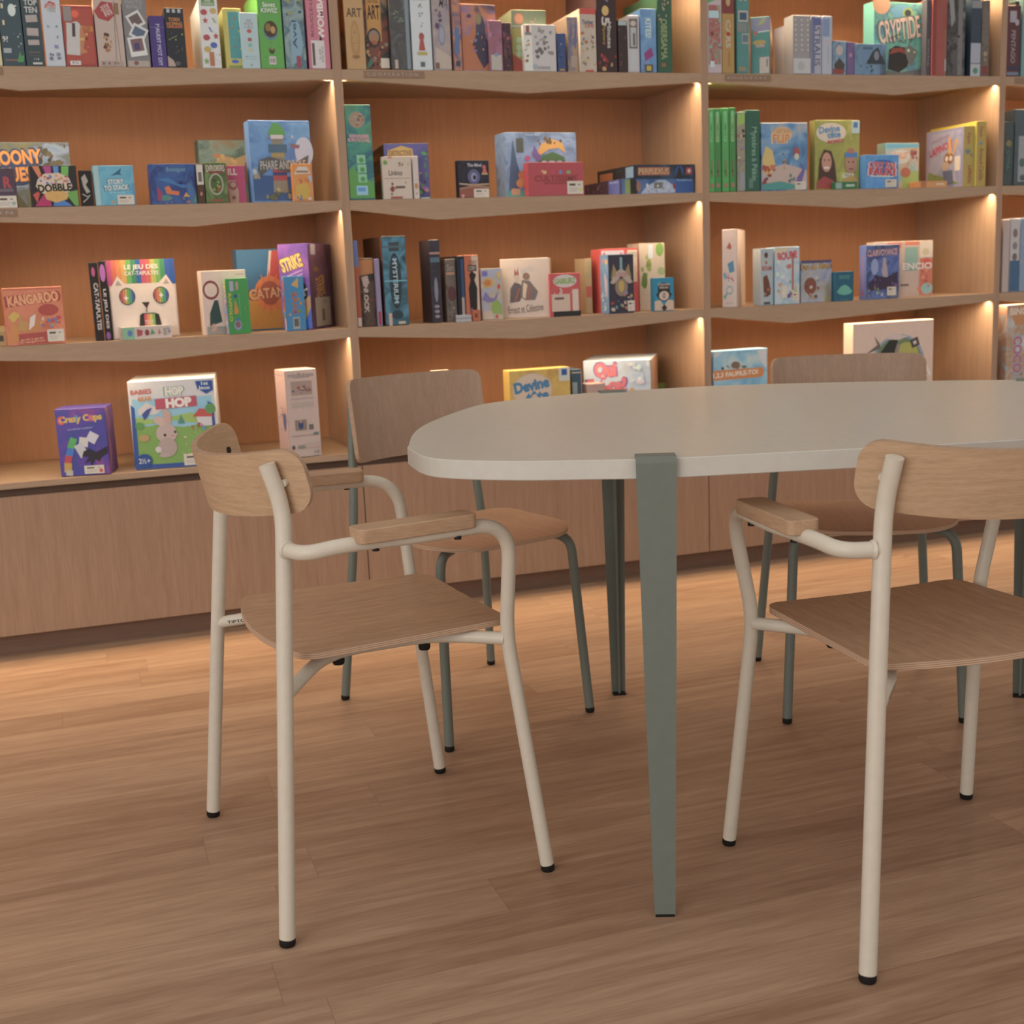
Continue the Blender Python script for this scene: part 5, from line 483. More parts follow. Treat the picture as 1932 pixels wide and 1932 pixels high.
    ('game_box', 'large box split blue, red and gold with a sun emblem', 'board games on the third shelf, left bay', (-0.3163, 0.17, 0.8966), 0.0873, 0.156, 0.0585, 0.2484, '34607c', {'F': ('365f7c', [('P', [(0.02, 0.02), (0.02, 0.5), (0.3, 0.46), (0.98, 0.3), (0.98, 0.02)], 'a87434'), ('P', [(0.7, 0.98), (0.98, 0.98), (0.98, 0.4), (0.6, 0.5)], 'a0403c'), ('P', [(0.66, 0.98), (0.71, 0.98), (0.62, 0.6), (0.57, 0.6)], 'c0a498'), ('E', 0.62, 0.46, 0.62, 0.42, 'b8683c'), ('E', 0.62, 0.46, 0.42, 0.28, '7c4034'), ('P', [(0.62, 0.76), (0.5783, 0.5884), (0.4437, 0.7027), (0.5108, 0.5394), (0.3347, 0.5527), (0.485, 0.46), (0.3347, 0.3673), (0.5108, 0.3806), (0.4437, 0.2173), (0.5783, 0.3316), (0.62, 0.16), (0.6617, 0.3316), (0.7963, 0.2173), (0.7292, 0.3806), (0.9053, 0.3673), (0.755, 0.46), (0.9053, 0.5527), (0.7292, 0.5394), (0.7963, 0.7027), (0.6617, 0.5884)], 'b0603c'), ('E', 0.62, 0.46, 0.4, 0.3, '8a4838'), ('T', 'CATAN', 0.56, 0.46, 0.72, 0.13, 'b88c68', 4, '6a3428', 0.05)])}, None),
    ('game_box', 'purple box with golden arched title and black dice, right end of third shelf', 'board games on the third shelf, left bay', (-0.2019, 0.078, 0.8966), -0.5236, 0.0956, 0.2061, 0.258, '5a3a78', {'F': (('7c4488', '643c84', '8c4c90'), [('T', 'STRIKE', 0.42, 0.78, 0.72, 0.16, 'd4ac48', 16, '6c3c34', 0.08), ('R', 0.5, 0.66, 0.6, 0.012, 'b88cb0', 20), ('R', 0.55, 0.62, 0.5, 0.01, 'b88cb0', 22), ('E', 0.72, 0.44, 0.36, 0.24, '1f2420'), ('R', 0.76, 0.45, 0.06, 0.12, 'b8b0a0', 20), ('R', 0.76, 0.45, 0.06, 0.12, 'b8b0a0', -60), ('P', [(0.3, 0.02), (0.34, 0.3), (0.6, 0.3), (0.98, 0.4), (0.98, 0.2), (0.9, 0.02)], 'b88c3c'), ('P', [(0.66, 0.02), (0.98, 0.26), (0.98, 0.02)], '3c64ac'), ('E', 0.5, 0.16, 0.16, 0.1, '2c2c20'), ('E', 0.52, 0.26, 0.12, 0.08, '2c2c20'), ('E', 0.85, 0.3, 0.2, 0.1, 'c08050')]), 'R': (('4c3044', '5c3c54', '3c2838'), [('T', 'STRIKE', 0.45, 0.5, 0.3, 0.3, 'a88040', -80, None, 0.05), ('E', 0.3, 0.7, 0.24, 0.06, '7c5c3c'), ('R', 0.5, 0.2, 0.66, 0.34, 'a09484'), ('E', 0.6, 0.32, 0.2, 0.06, '8c8478'), ('R', 0.5, 0.16, 0.12, 0.14, '6c5c50'), ('R', 0.2, 0.93, 0.2, 0.12, '8c8890')])}, None),
    ('game_box', 'small turquoise box with red monster, standing by its corner', 'board games on the third shelf, left bay', (-0.2012, 0.006, 0.8966), 0.3142, 0.0649, 0.0145, 0.1625, '3c7ca0', {'F': ('3f7ea4', [('P', [(0.35, 0.84), (0.72, 0.97), (0.7, 0.78)], 'c09448'), ('T', 'KRAB', 0.5, 0.5, 0.3, 0.4, 'a8603c', -90, None, 0.05), ('B', 204, 7, 0.25, 0.3, 0.85, 0.75, 0.005, ['a84848', '5c8c4c', '6c4c84', 'b07c3c']), ('R', 0.5, 0.14, 0.36, 0.22, '9c9890'), ('R', 0.5, 0.15, 0.24, 0.14, '5c5c5c'), ('E', 0.2, 0.3, 0.1, 0.06, 'c08c64')]), 'L': ('5c7c90', [('T', 'KRABS', 0.5, 0.82, 0.8, 0.2, 'b84c44', 0, '3c4c74', 0.08), ('E', 0.7, 0.5, 0.34, 0.34, 'c0403c'), ('E', 0.35, 0.3, 0.4, 0.44, 'b07838'), ('E', 0.32, 0.6, 0.2, 0.14, '2c3c50'), ('B', 206, 10, 0.1, 0.04, 0.9, 0.4, 0.006, ['c08444', '4c8ca8', '6c8c4c', 'b84c44']), ('R', 0.75, 0.12, 0.4, 0.22, 'd0c4b8')])}, None),
    ('game_box', 'blue and rust spine squeezed against the second upright', 'board games on the third shelf, middle bay', (0.0145, 0.006, 0.8966), 0.0, 0.0139, 0.0145, 0.2606, '98482c', {'F': (None, [('R', 0.5, 0.85, 1.0, 0.3, '54648c'), ('R', 0.5, 0.06, 0.8, 0.1, 'b8a08c')])}, None),
    ('game_box', 'dark box with stacked cream letter blocks, left of the tall blue box', 'board games on the third shelf, middle bay', (0.0201, 0.023, 0.8966), 0.0524, 0.058, 0.0685, 0.2069, ('3c302c', '5c4434', '2c2624'), {'F': (('40342c', '5c4434', '2c2624', '4c4c3c'), [('P', [(0.02, 0.98), (0.98, 0.98), (0.98, 0.78), (0.02, 0.74)], 'b07040'), ('R', 0.52, 0.68, 0.36, 0.12, 'b09484', 12), ('T', 'UNLOCK', 0.52, 0.45, 0.26, 0.5, 'b89c8c', -90, None, 0.1), ('B', 212, 8, 0.05, 0.1, 0.95, 0.5, 0.006, ['6a5c30', '4c3c44', '8c3440', '6c6c3c'])])}, None),
    ('game_box', 'thin lilac spine between dark box and tall blue box', 'board games on the third shelf, middle bay', (0.0793, 0.01, 0.8966), 0.0, 0.0141, 0.0985, 0.2042, '8c7c90', {'F': (None, [('R', 0.5, 0.12, 0.6, 0.2, '9c3040')])}, None),
    ('game_box', 'tall blue-green box with ornate sideways title, middle bay third shelf', 'board games on the third shelf, middle bay', (0.1029, 0.004, 0.8966), 0.0175, 0.075, 0.2424, 0.2705, '2c2422', {'F': (('3c6c78', '34545c', '4c8090', '2c4044'), [('E', 0.5, 0.5, 0.5, 0.62, '2a2c2c'), ('E', 0.5, 0.5, 0.4, 0.56, '34505c'), ('E', 0.5, 0.5, 0.34, 0.52, '262626'), ('T', 'MYSTERIUM', 0.5, 0.5, 0.2, 0.5, 'a0b4b8', -90, None, 0.04), ('R', 0.5, 0.88, 0.44, 0.1, '3c4444'), ('R', 0.5, 0.88, 0.98, 0.02, '4c6468'), ('E', 0.5, 0.12, 0.5, 0.1, '2c3c44'), ('R', 0.5, 0.5, 0.96, 0.015, '6ca0a8'), ('R', 0.68, 0.03, 0.3, 0.03, 'b8a48c'), ('R', 0.2, 0.07, 0.14, 0.14, 'c09c88')]), 'L': ('33231f', [('R', 0.96, 0.5, 0.06, 0.98, '6a3c30')])}, None),
    ('game_box', 'tall dark plum box with pale rule line and grey figure', 'board games on the third shelf, middle bay', (0.2558, 0.02, 0.8966), 0.0524, 0.0341, 0.1007, 0.2554, ('2c2630', '3a2c2c'), {'F': (('3c343c', '2c2830', '44404c'), [('R', 0.5, 0.84, 0.98, 0.025, 'a87c6c'), ('R', 0.5, 0.76, 0.9, 0.06, '4c6470'), ('E', 0.5, 0.4, 0.36, 0.3, '7c7880'), ('E', 0.5, 0.2, 0.5, 0.04, '8c7c7c'), ('E', 0.5, 0.14, 0.5, 0.04, '8c7c7c'), ('E', 0.5, 0.08, 0.5, 0.04, '8c7c7c')])}, None),
    ('game_box', 'dark brown box with pink rule, right of the tall plum box', 'board games on the third shelf, middle bay', (0.3069, 0.03, 0.8966), 0.0349, 0.0342, 0.1985, 0.1956, ('4c403c', '6a5850', '3a3230'), {'F': (('54483f', '6c5c50', '3c3432'), [('R', 0.5, 0.77, 0.8, 0.04, 'b07c60'), ('E', 0.55, 0.45, 0.8, 0.24, '5c3434'), ('T', 'Zero', 0.5, 0.86, 0.7, 0.1, '94847a'), ('B', 222, 8, 0.1, 0.05, 0.9, 0.35, 0.005, ['7c6c64', 'a08078', '4c4440'])])}, None),
    ('game_box', 'thin navy-black box left of the orange and black one', 'board games on the third shelf, middle bay', (0.3425, 0.021, 0.8966), 0.0, 0.0235, 0.2185, 0.2036, '1c2028', {'F': (None, [('R', 0.75, 0.5, 0.4, 0.9, '2c4868'), ('R', 0.7, 0.2, 0.36, 0.34, 'a88c7c')])}, None),
    ('game_box', 'orange and cream box with a black caped figure, third shelf', 'board games on the third shelf, middle bay', (0.3677, 0.021, 0.8966), 0.0, 0.0463, 0.1185, 0.2055, 'b45c3c', {'F': ('b4603e', [('P', [(0.5, 0.98), (0.98, 0.98), (0.98, 0.02), (0.8, 0.02)], 'c8a88c'), ('T', 'CORY', 0.58, 0.88, 0.62, 0.07, '7c5440'), ('R', 0.55, 0.8, 0.6, 0.09, '3a2c28'), ('T', 'CORY', 0.55, 0.8, 0.5, 0.06, 'c8b09c'), ('P', [(0.3, 0.14), (0.24, 0.5), (0.4, 0.62), (0.3, 0.7), (0.5, 0.76), (0.8, 0.7), (0.66, 0.62), (0.84, 0.5), (0.78, 0.14)], '25201e'), ('E', 0.4, 0.16, 0.2, 0.08, '7c5064')])}, None),
    ('game_box', 'two-layer grey and brown slim case lying at the shelf front', 'board games on the third shelf, middle bay', (0.3268, 0.003, 0.8966), 0.0, 0.0512, 0.0145, 0.0213, '9c9494', {'F': ('a8a0a0', [('R', 0.5, 0.5, 1.0, 0.12, '7c7274')]), 'L': ('7c5c50', [('R', 0.5, 0.5, 1.0, 0.1, '5c4438')])}, None),
    ('game_box', 'small orange tag standing next to the slim grey case', 'board games on the third shelf, middle bay', (0.3827, 0.004, 0.8966), 0.0, 0.0236, 0.0105, 0.0345, 'a8583c', {'F': (None, [('E', 0.5, 0.5, 0.8, 0.8, 'b8643c'), ('E', 0.5, 0.5, 0.5, 0.5, '7c3c28')])}, None),
    ('game_box', 'small pale fairy-tale box with a purple dragon and grass', 'board games on the third shelf, middle bay', (0.4224, 0.03, 0.8966), 0.0524, 0.0714, 0.0485, 0.1615, ('b0a08c', 'a89480', '8c9c68'), {'F': (('b8a892', 'a89884', '9c9cac', '8c9858'), [('R', 0.2, 0.9, 0.26, 0.1, '6c649c'), ('E', 0.34, 0.72, 0.5, 0.2, 'b89444'), ('E', 0.32, 0.72, 0.34, 0.12, 'b86c3c'), ('E', 0.86, 0.88, 0.16, 0.12, 'c8a050'), ('P', [(0.02, 0.4), (0.2, 0.56), (0.4, 0.44), (0.6, 0.42), (0.8, 0.56), (0.7, 0.36), (0.3, 0.34)], '7c6c94'), ('E', 0.84, 0.64, 0.14, 0.1, 'b8443c'), ('P', [(0.4, 0.14), (0.5, 0.34), (0.7, 0.4), (0.95, 0.3), (0.95, 0.1)], '84984c'), ('R', 0.26, 0.1, 0.46, 0.16, 'b8a08c'), ('E', 0.7, 0.06, 0.14, 0.08, 'b84c40')])}, None),
    ('game_box', 'large cream box with a bear and a mouse in watercolour', 'board games on the third shelf, middle bay', (0.504, 0.0798, 0.8966), -0.384, 0.1577, 0.4035, 0.1887, 'b8a090', {'F': ('bca492', [('B', 231, 8, 0.3, 0.4, 0.65, 0.84, 0.012, ['a89c94', 'b0a094', '9c948c']), ('P', [(0.18, 0.26), (0.2, 0.5), (0.3, 0.62), (0.42, 0.56), (0.46, 0.4), (0.38, 0.28)], '5a4c4c'), ('P', [(0.28, 0.66), (0.3, 0.84), (0.34, 0.76), (0.37, 0.86), (0.39, 0.66)], '8c4c44'), ('E', 0.34, 0.66, 0.12, 0.14, 'b09888'), ('P', [(0.4, 0.36), (0.44, 0.64), (0.6, 0.62), (0.76, 0.44), (0.7, 0.3), (0.5, 0.3)], '6a5a54'), ('P', [(0.44, 0.36), (0.47, 0.6), (0.55, 0.56), (0.5, 0.32)], 'c0a488'), ('R', 0.34, 0.4, 0.03, 0.22, '94503c', -20), ('R', 0.58, 0.42, 0.03, 0.24, '94503c', -16), ('E', 0.53, 0.7, 0.14, 0.12, '7c5c4c'), ('T', 'Ernest et Célestine', 0.5, 0.16, 0.72, 0.12, '5c4c44', 4, None, 0.0), ('R', 0.5, 0.09, 0.5, 0.01, '9c887c', 4)])}, None),
    ('game_box', 'small red tin with a green word in a white oval', 'board games on the third shelf, middle bay', (0.644, 0.003, 0.8966), 0.0, 0.1053, 0.0145, 0.1369, 'b84a4c', {'F': (None, [('R', 0.5, 0.5, 0.94, 0.96, 'c0504c'), ('E', 0.5, 0.82, 0.76, 0.3, 'c8b4a8'), ('T', 'GABBLERZ', 0.5, 0.82, 0.68, 0.13, '7c9c3c', 2, None, 0.06), ('E', 0.35, 0.58, 0.12, 0.16, 'c8a090'), ('R', 0.35, 0.32, 0.6, 0.4, 'c8a890'), ('R', 0.83, 0.36, 0.2, 0.52, 'ccb49c'), ('R', 0.3, 0.42, 0.3, 0.05, '5c4c40'), ('R', 0.55, 0.06, 0.9, 0.12, '2c2824'), ('B', 235, 4, 0.1, 0.5, 0.8, 0.62, 0.004, ['84403c', 'c89c88'])])}, None),
    ('game_box', 'narrow khaki box set back left of the navy and silver box', 'board games on the third shelf, middle bay', (0.8042, 0.09, 0.8966), 0.0, 0.0219, 0.0985, 0.1807, 'a08460', {'F': (None, [('R', 0.5, 0.4, 0.9, 0.2, 'a85048'), ('R', 0.5, 0.8, 0.8, 0.3, '94805c')])}, None),
    ('game_box', 'navy art-deco box with golden figures and a silvery blue side', 'board games on the third shelf, middle bay', (0.8492, 0.004, 0.8966), 0.0349, 0.0912, 0.0628, 0.1897, '4c6484', {'F': (('302c34', '3a3440', '2c2830'), [('P', [(0.1, 0.6), (0.2, 0.84), (0.44, 0.6), (0.3, 0.5)], '94804c'), ('P', [(0.9, 0.6), (0.8, 0.84), (0.56, 0.6), (0.7, 0.5)], '94804c'), ('P', [(0.06, 0.52), (0.3, 0.7), (0.5, 0.76), (0.7, 0.7), (0.96, 0.52), (0.8, 0.5), (0.5, 0.64), (0.2, 0.5)], 'b09888'), ('T', 'ATELIER', 0.5, 0.65, 0.54, 0.07, 'b0685c', 0, None, 0.02), ('E', 0.5, 0.44, 0.5, 0.3, '8c7460'), ('E', 0.5, 0.46, 0.22, 0.2, 'b8944c'), ('R', 0.5, 0.85, 0.1, 0.2, '7c9c98'), ('B', 238, 18, 0.12, 0.05, 0.9, 0.36, 0.006, ['a86c4c', '8c7c9c', '5c8484', 'b09060', '943c34', 'c0a494'])]), 'L': (('5c7c9c', '6c8ca8', '8ca4b4'), [('E', 0.3, 0.9, 0.26, 0.07, 'b87088'), ('E', 0.75, 0.88, 0.3, 0.09, 'c89c50'), ('P', [(0.55, 0.4), (0.5, 0.62), (0.6, 0.7), (0.85, 0.55), (0.8, 0.3), (0.7, 0.26)], 'b8a0a4'), ('B', 239, 12, 0.1, 0.04, 0.7, 0.34, 0.008, ['a8c0cc', 'c8d4d8', '7ca0b8'])])}, [('F', 0.87, 0.12, 0.024, 0.034, 1)]),
    ('game_box', 'red box with white panels, behind the navy art-deco box', 'board games on the third shelf, middle bay', (0.8509, 0.07, 0.8966), 0.0349, 0.1376, 0.0785, 0.2093, 'b84844', {'F': ('bc4a46', [('R', 0.32, 0.77, 0.6, 0.4, 'b8a4a0'), ('T', 'ASTY', 0.42, 0.85, 0.5, 0.06, '2c2624', 0, None, 0.05), ('E', 0.1, 0.92, 0.05, 0.04, 'b84844'), ('E', 0.54, 0.92, 0.05, 0.04, 'b84844'), ('R', 0.84, 0.8, 0.26, 0.34, 'c4ac94'), ('T', 'OTTO', 0.84, 0.9, 0.22, 0.07, '7c6c54'), ('R', 0.86, 0.6, 0.2, 0.26, 'c0a084')])}, None),
    ('game_box', 'beige box with green leaf prints at the right of third shelf', 'board games on the third shelf, middle bay', (1.0027, 0.1, 0.8966), 0.0, 0.0955, 0.0985, 0.2236, 'b09a84', {'F': ('b49e88', [('B', 244, 7, 0.1, 0.4, 0.4, 0.8, 0.012, ['7c8440', '6a7438', '84904c']), ('E', 0.8, 0.9, 0.3, 0.2, '6c8c3c'), ('E', 0.85, 0.58, 0.3, 0.12, '8c9464'), ('E', 0.2, 0.45, 0.22, 0.24, '5c6c34'), ('R', 0.45, 0.88, 0.18, 0.2, 'b8b8b8')])}, None),
    ('game_box', 'tiny turquoise card box with a cream owl-like shape', 'board games on the third shelf, middle bay', (1.01, 0.003, 0.8966), 0.0349, 0.0738, 0.0285, 0.1084, '2a7c94', {'F': ('267f98', [('P', [(0.1, 0.5), (0.2, 0.56), (0.2, 0.78), (0.5, 0.86), (0.8, 0.78), (0.8, 0.56), (0.9, 0.5), (0.7, 0.3), (0.3, 0.3)], '2e2624'), ('T', 'Contes\nIdiots', 0.5, 0.76, 0.6, 0.17, 'c0a490', 0, None, 0.05), ('P', [(0.02, 0.02), (0.02, 0.3), (0.3, 0.34), (0.48, 0.16), (0.7, 0.34), (0.98, 0.3), (0.98, 0.02)], 'c8a88c'), ('E', 0.5, 0.46, 0.5, 0.28, 'c8ac94'), ('E', 0.5, 0.46, 0.14, 0.16, '5c504c'), ('E', 0.5, 0.46, 0.07, 0.08, 'c8ac94'), ('P', [(0.36, 0.1), (0.5, 0.2), (0.64, 0.1), (0.56, 0.02), (0.44, 0.02)], '3a2824')])}, None),
    ('game_box', 'tall white box with small pink and blue shapes near the upright', 'board games on the third shelf, right bay', (1.2779, 0.0321, 0.8966), -0.6283, 0.0489, 0.237, 0.2579, 'c4a898', {'F': ('c8ac9a', [('P', [(0.3, 0.76), (0.5, 0.84), (0.66, 0.78), (0.6, 0.74)], '9c4c34'), ('P', [(0.36, 0.56), (0.76, 0.6), (0.84, 0.46), (0.5, 0.44)], '3c7890'), ('B', 251, 10, 0.15, 0.32, 0.8, 0.48, 0.0055, ['b85c5c', 'a84c54', 'c08080', '5c90a0']), ('E', 0.5, 0.22, 0.5, 0.12, '849c94'), ('E', 0.5, 0.22, 0.36, 0.07, 'c8ac9a'), ('P', [(0.05, 0.14), (0.4, 0.2), (0.2, 0.1)], '5c8c7c'), ('T', 'IOTA', 0.5, 0.05, 0.5, 0.03, 'b08478')]), 'R': ('bca090', [('B', 252, 5, 0.2, 0.3, 0.8, 0.7, 0.004, ['b87c74', '7c84a0'])])}, None),
    ('game_box', 'pale blue box side with a red bomb-like character', 'board games on the third shelf, right bay', (1.4091, 0.006, 0.8966), -0.0349, 0.0476, 0.0585, 0.1907, 'a9a8a0', {'F': (('8ca4ac', 'b4a898'), [('E', 0.45, 0.88, 0.3, 0.1, '5c3c2c'), ('E', 0.45, 0.75, 0.16, 0.06, 'a84c3c'), ('T', 'BOUM', 0.5, 0.65, 0.76, 0.08, 'a8443c', 0, None, 0.05), ('P', [(0.24, 0.24), (0.2, 0.5), (0.5, 0.54), (0.7, 0.4), (0.8, 0.2), (0.5, 0.14)], '6a3c2c'), ('B', 256, 5, 0.3, 0.16, 0.7, 0.44, 0.005, ['8c4434', 'a86c54', '4c3024']), ('R', 0.5, 0.04, 0.5, 0.04, '4c4038')])}, None),
    ('game_box', 'white comic box with red title and explosion, right bay', 'board games on the third shelf, right bay', (1.4631, 0.004, 0.8966), 0.0524, 0.0996, 0.0585, 0.1931, '9cb0b8', {'F': (('88a8b4', 'b8bcb8', 'a8b4b8'), [('P', [(0.02, 0.98), (0.7, 0.98), (0.02, 0.86)], 'ccb48c'), ('T', 'BOUM!', 0.5, 0.85, 0.78, 0.14, 'b84848', 6, 'd8a8a0', 0.08), ('B', 258, 14, 0.08, 0.4, 0.7, 0.78, 0.009, ['b8bcc0', 'c4ccd0', 'a8b0bc', 'b86c64']), ('B', 259, 12, 0.1, 0.04, 0.9, 0.4, 0.007, ['8c4c5c', 'c09060', '5c4c80', 'c8a090', '6c8c54']), ('R', 0.72, 0.55, 0.08, 0.6, 'a86458'), ('P', [(0.8, 0.2), (0.84, 0.4), (0.9, 0.2)], 'c0a048')])}, [('F', 0.36, 0.22, 0.022, 0.042, 0), ('F', 0.84, 0.13, 0.028, 0.028, 1)]),
    ('game_box', 'small box with a red-coated pirate captain below yellow title', 'board games on the third shelf, right bay', (1.5743, 0.02, 0.8966), 0.0698, 0.1292, 0.0485, 0.1437, ('8c8480', '6c7484', 'a08c78'), {'F': (('7c84a0', 'a09c98', '8c7c68'), [('R', 0.5, 0.97, 0.98, 0.07, '4c4464'), ('T', 'Duc de Rhum', 0.48, 0.86, 0.92, 0.14, 'b8904c', 2, '4c3448', 0.06), ('E', 0.3, 0.4, 0.4, 0.4, '7c4434'), ('B', 262, 14, 0.15, 0.12, 0.7, 0.6, 0.007, ['8c3c34', '5c3c30', 'a8845c', '6c5444', 'b8a89c']), ('E', 0.85, 0.08, 0.12, 0.14, '8c8448'), ('B', 263, 4, 0.7, 0.4, 0.95, 0.7, 0.01, ['b0acb0', '9c98a4'])])}, None),
    ('game_box', 'tiny dark teal box with a mint green boat', 'board games on the third shelf, right bay', (1.7051, 0.01, 0.8966), 0.0349, 0.0758, 0.0285, 0.1014, '1f566a', {'F': ('1f566a', [('T', 'DÉDALE\nPOCHE', 0.5, 0.82, 0.6, 0.14, '5c9888', 0, None, 0.02), ('P', [(0.08, 0.32), (0.3, 0.5), (0.5, 0.56), (0.7, 0.5), (0.94, 0.32), (0.8, 0.24), (0.5, 0.2), (0.22, 0.24)], '5ca088'), ('R', 0.5, 0.06, 0.4, 0.02, '3c7c7c')])}, None),
    ('game_box', 'violet-blue mystery box with pale ghost figures', 'board games on the third shelf, right bay', (1.8309, 0.012, 0.8966), 0.0524, 0.1425, 0.0382, 0.1877, '5c6c98', {'F': (('46588c', '5c6c9c', '34406c', '5c6478'), [('T', 'CLAIRVOYANCE', 0.48, 0.86, 0.9, 0.12, 'c8a098', 2, '6c3c64', 0.05), ('E', 0.25, 0.6, 0.22, 0.3, '8c94b0'), ('P', [(0.46, 0.5), (0.5, 0.76), (0.58, 0.76), (0.66, 0.4), (0.56, 0.3)], 'a89094'), ('P', [(0.06, 0.3), (0.3, 0.44), (0.6, 0.4), (0.95, 0.5), (0.95, 0.2), (0.06, 0.16)], '3a2c40'), ('B', 267, 10, 0.1, 0.25, 0.9, 0.5, 0.008, ['5c3c6c', '343450', '6c4c74']), ('B', 268, 8, 0.04, 0.03, 0.5, 0.22, 0.007, ['a89470', '7c8454', '84504c', 'c0b494'])]), 'L': ('6470a0', [('T', 'CLAIRVOYANCE', 0.5, 0.5, 0.34, 0.6, 'a8687c', -90, None, 0.04), ('E', 0.5, 0.12, 0.4, 0.08, 'a84c5c')])}, [('F', 0.76, 0.14, 0.038, 0.03, 1)]),
    ('game_box', 'large tile-patterned box of orange flowers behind the violet mystery box', 'board games on the third shelf, right bay', (1.8945, 0.06, 0.8966), 0.0, 0.2501, 0.0485, 0.1978, 'bca08a', {'F': ('b89a86', [('R', 0.34, 0.93, 0.24, 0.1, 'c86c50'), ('R', 0.64, 0.96, 0.24, 0.06, 'c86c50'), ('R', 0.63, 0.64, 0.22, 0.5, '7c9484'), ('R', 0.88, 0.84, 0.22, 0.28, 'c8b09a'), ('E', 0.87, 0.8, 0.12, 0.12, 'b8a07c'), ('R', 0.88, 0.35, 0.22, 0.66, 'b8664c'), ('E', 0.9, 0.14, 0.2, 0.2, '84a098'), ('E', 0.88, 0.62, 0.14, 0.14, 'b84c3c'), ('T', 'ENCIO', 0.73, 0.55, 0.5, 0.12, 'c8b4a8', 0, None, 0.06), ('R', 0.6, 0.27, 0.3, 0.4, 'b09484'), ('R', 0.52, 0.22, 0.14, 0.03, '4c4038'), ('E', 0.76, 0.14, 0.07, 0.07, 'c87058'), ('B', 271, 8, 0.8, 0.16, 0.96, 0.5, 0.006, ['c87c5c', 'a84c3c', '84a098'])])}, None),
    ('game_box', 'plain cream spine at the right edge of third shelf', 'board games on the third shelf, far right bay', (2.4037, 0.004, 0.8966), 0.0, 0.0273, 0.1985, 0.2606, 'b0988c', {'F': (None, [])}, None),
    ('game_box', 'white and blue spine with three gem icons, right edge', 'board games on the third shelf, far right bay', (2.4359, 0.006, 0.8966), 0.0, 0.0416, 0.1985, 0.2632, 'b4a8a0', {'F': (None, [('E', 0.5, 0.8, 0.5, 0.12, '7c645c'), ('E', 0.5, 0.63, 0.5, 0.1, '7c7470'), ('E', 0.5, 0.48, 0.5, 0.1, '6c5c54'), ('R', 0.5, 0.22, 0.98, 0.42, '3c5c78')])}, None),
    ('game_box', 'pale blue-grey box cut by the right photo edge, third shelf', 'board games on the third shelf, far right bay', (2.4824, 0.008, 0.8966), 0.0, 0.0633, 0.1985, 0.2642, '8c949c', {'F': (('8c949c', '6c84a0'), [])}, None),
    ('game_box', 'purple box with coloured cups and a black hand, lowest shelf left', 'board games on the lowest shelf, left bay', (-0.8849, 0.0326, 0.5116), -0.2094, 0.1417, 0.1156, 0.1967, '4a3a7c', {'F': (('46388c', '3c3c84', '54388c', '7c3c80'), [('T', 'Crazy Cups', 0.5, 0.84, 0.86, 0.13, 'c8a048', 3, None, 0.1), ('T', 'C', 0.1, 0.83, 0.12, 0.13, 'c84c44', 0, None, 0.1), ('T', 'y', 0.42, 0.85, 0.07, 0.1, '4c8cb0', 0, None, 0.1), ('T', 'u', 0.7, 0.85, 0.08, 0.1, 'c84c7c', 0, None, 0.1), ('T', 'as-tu saisi dans les gobelets ?', 0.48, 0.7, 0.5, 0.04, 'a89cc0', 3), ('R', 0.29, 0.49, 0.14, 0.16, '4c9c4c', -22), ('R', 0.23, 0.36, 0.14, 0.12, '3c6cac', -18), ('R', 0.18, 0.25, 0.14, 0.12, 'b03c44', -14), ('R', 0.16, 0.13, 0.15, 0.14, 'b88c3c', -6), ('R', 0.18, 0.05, 0.14, 0.08, 'a8a090', -6), ('R', 0.7, 0.56, 0.2, 0.15, 'c4b8b8', -32), ('R', 0.52, 0.5, 0.18, 0.14, 'c4b8ac', -10), ('R', 0.46, 0.38, 0.18, 0.2, 'b8b0ac', 25), ('P', [(0.5, 0.36), (0.62, 0.4), (0.74, 0.34), (0.98, 0.42), (0.98, 0.32), (0.84, 0.26), (0.8, 0.2), (0.72, 0.24), (0.62, 0.12), (0.62, 0.22), (0.5, 0.18), (0.6, 0.28), (0.46, 0.28)], '241c28')]), 'R': (('6c3c6c', '543470', '8c4c5c'), [('B', 281, 12, 0.15, 0.1, 0.85, 0.9, 0.004, ['c06c44', 'b04060', '5c3c8c', 'c09444'])])}, [('F', 0.68, 0.085, 0.056, 0.024, 'c05048')]),
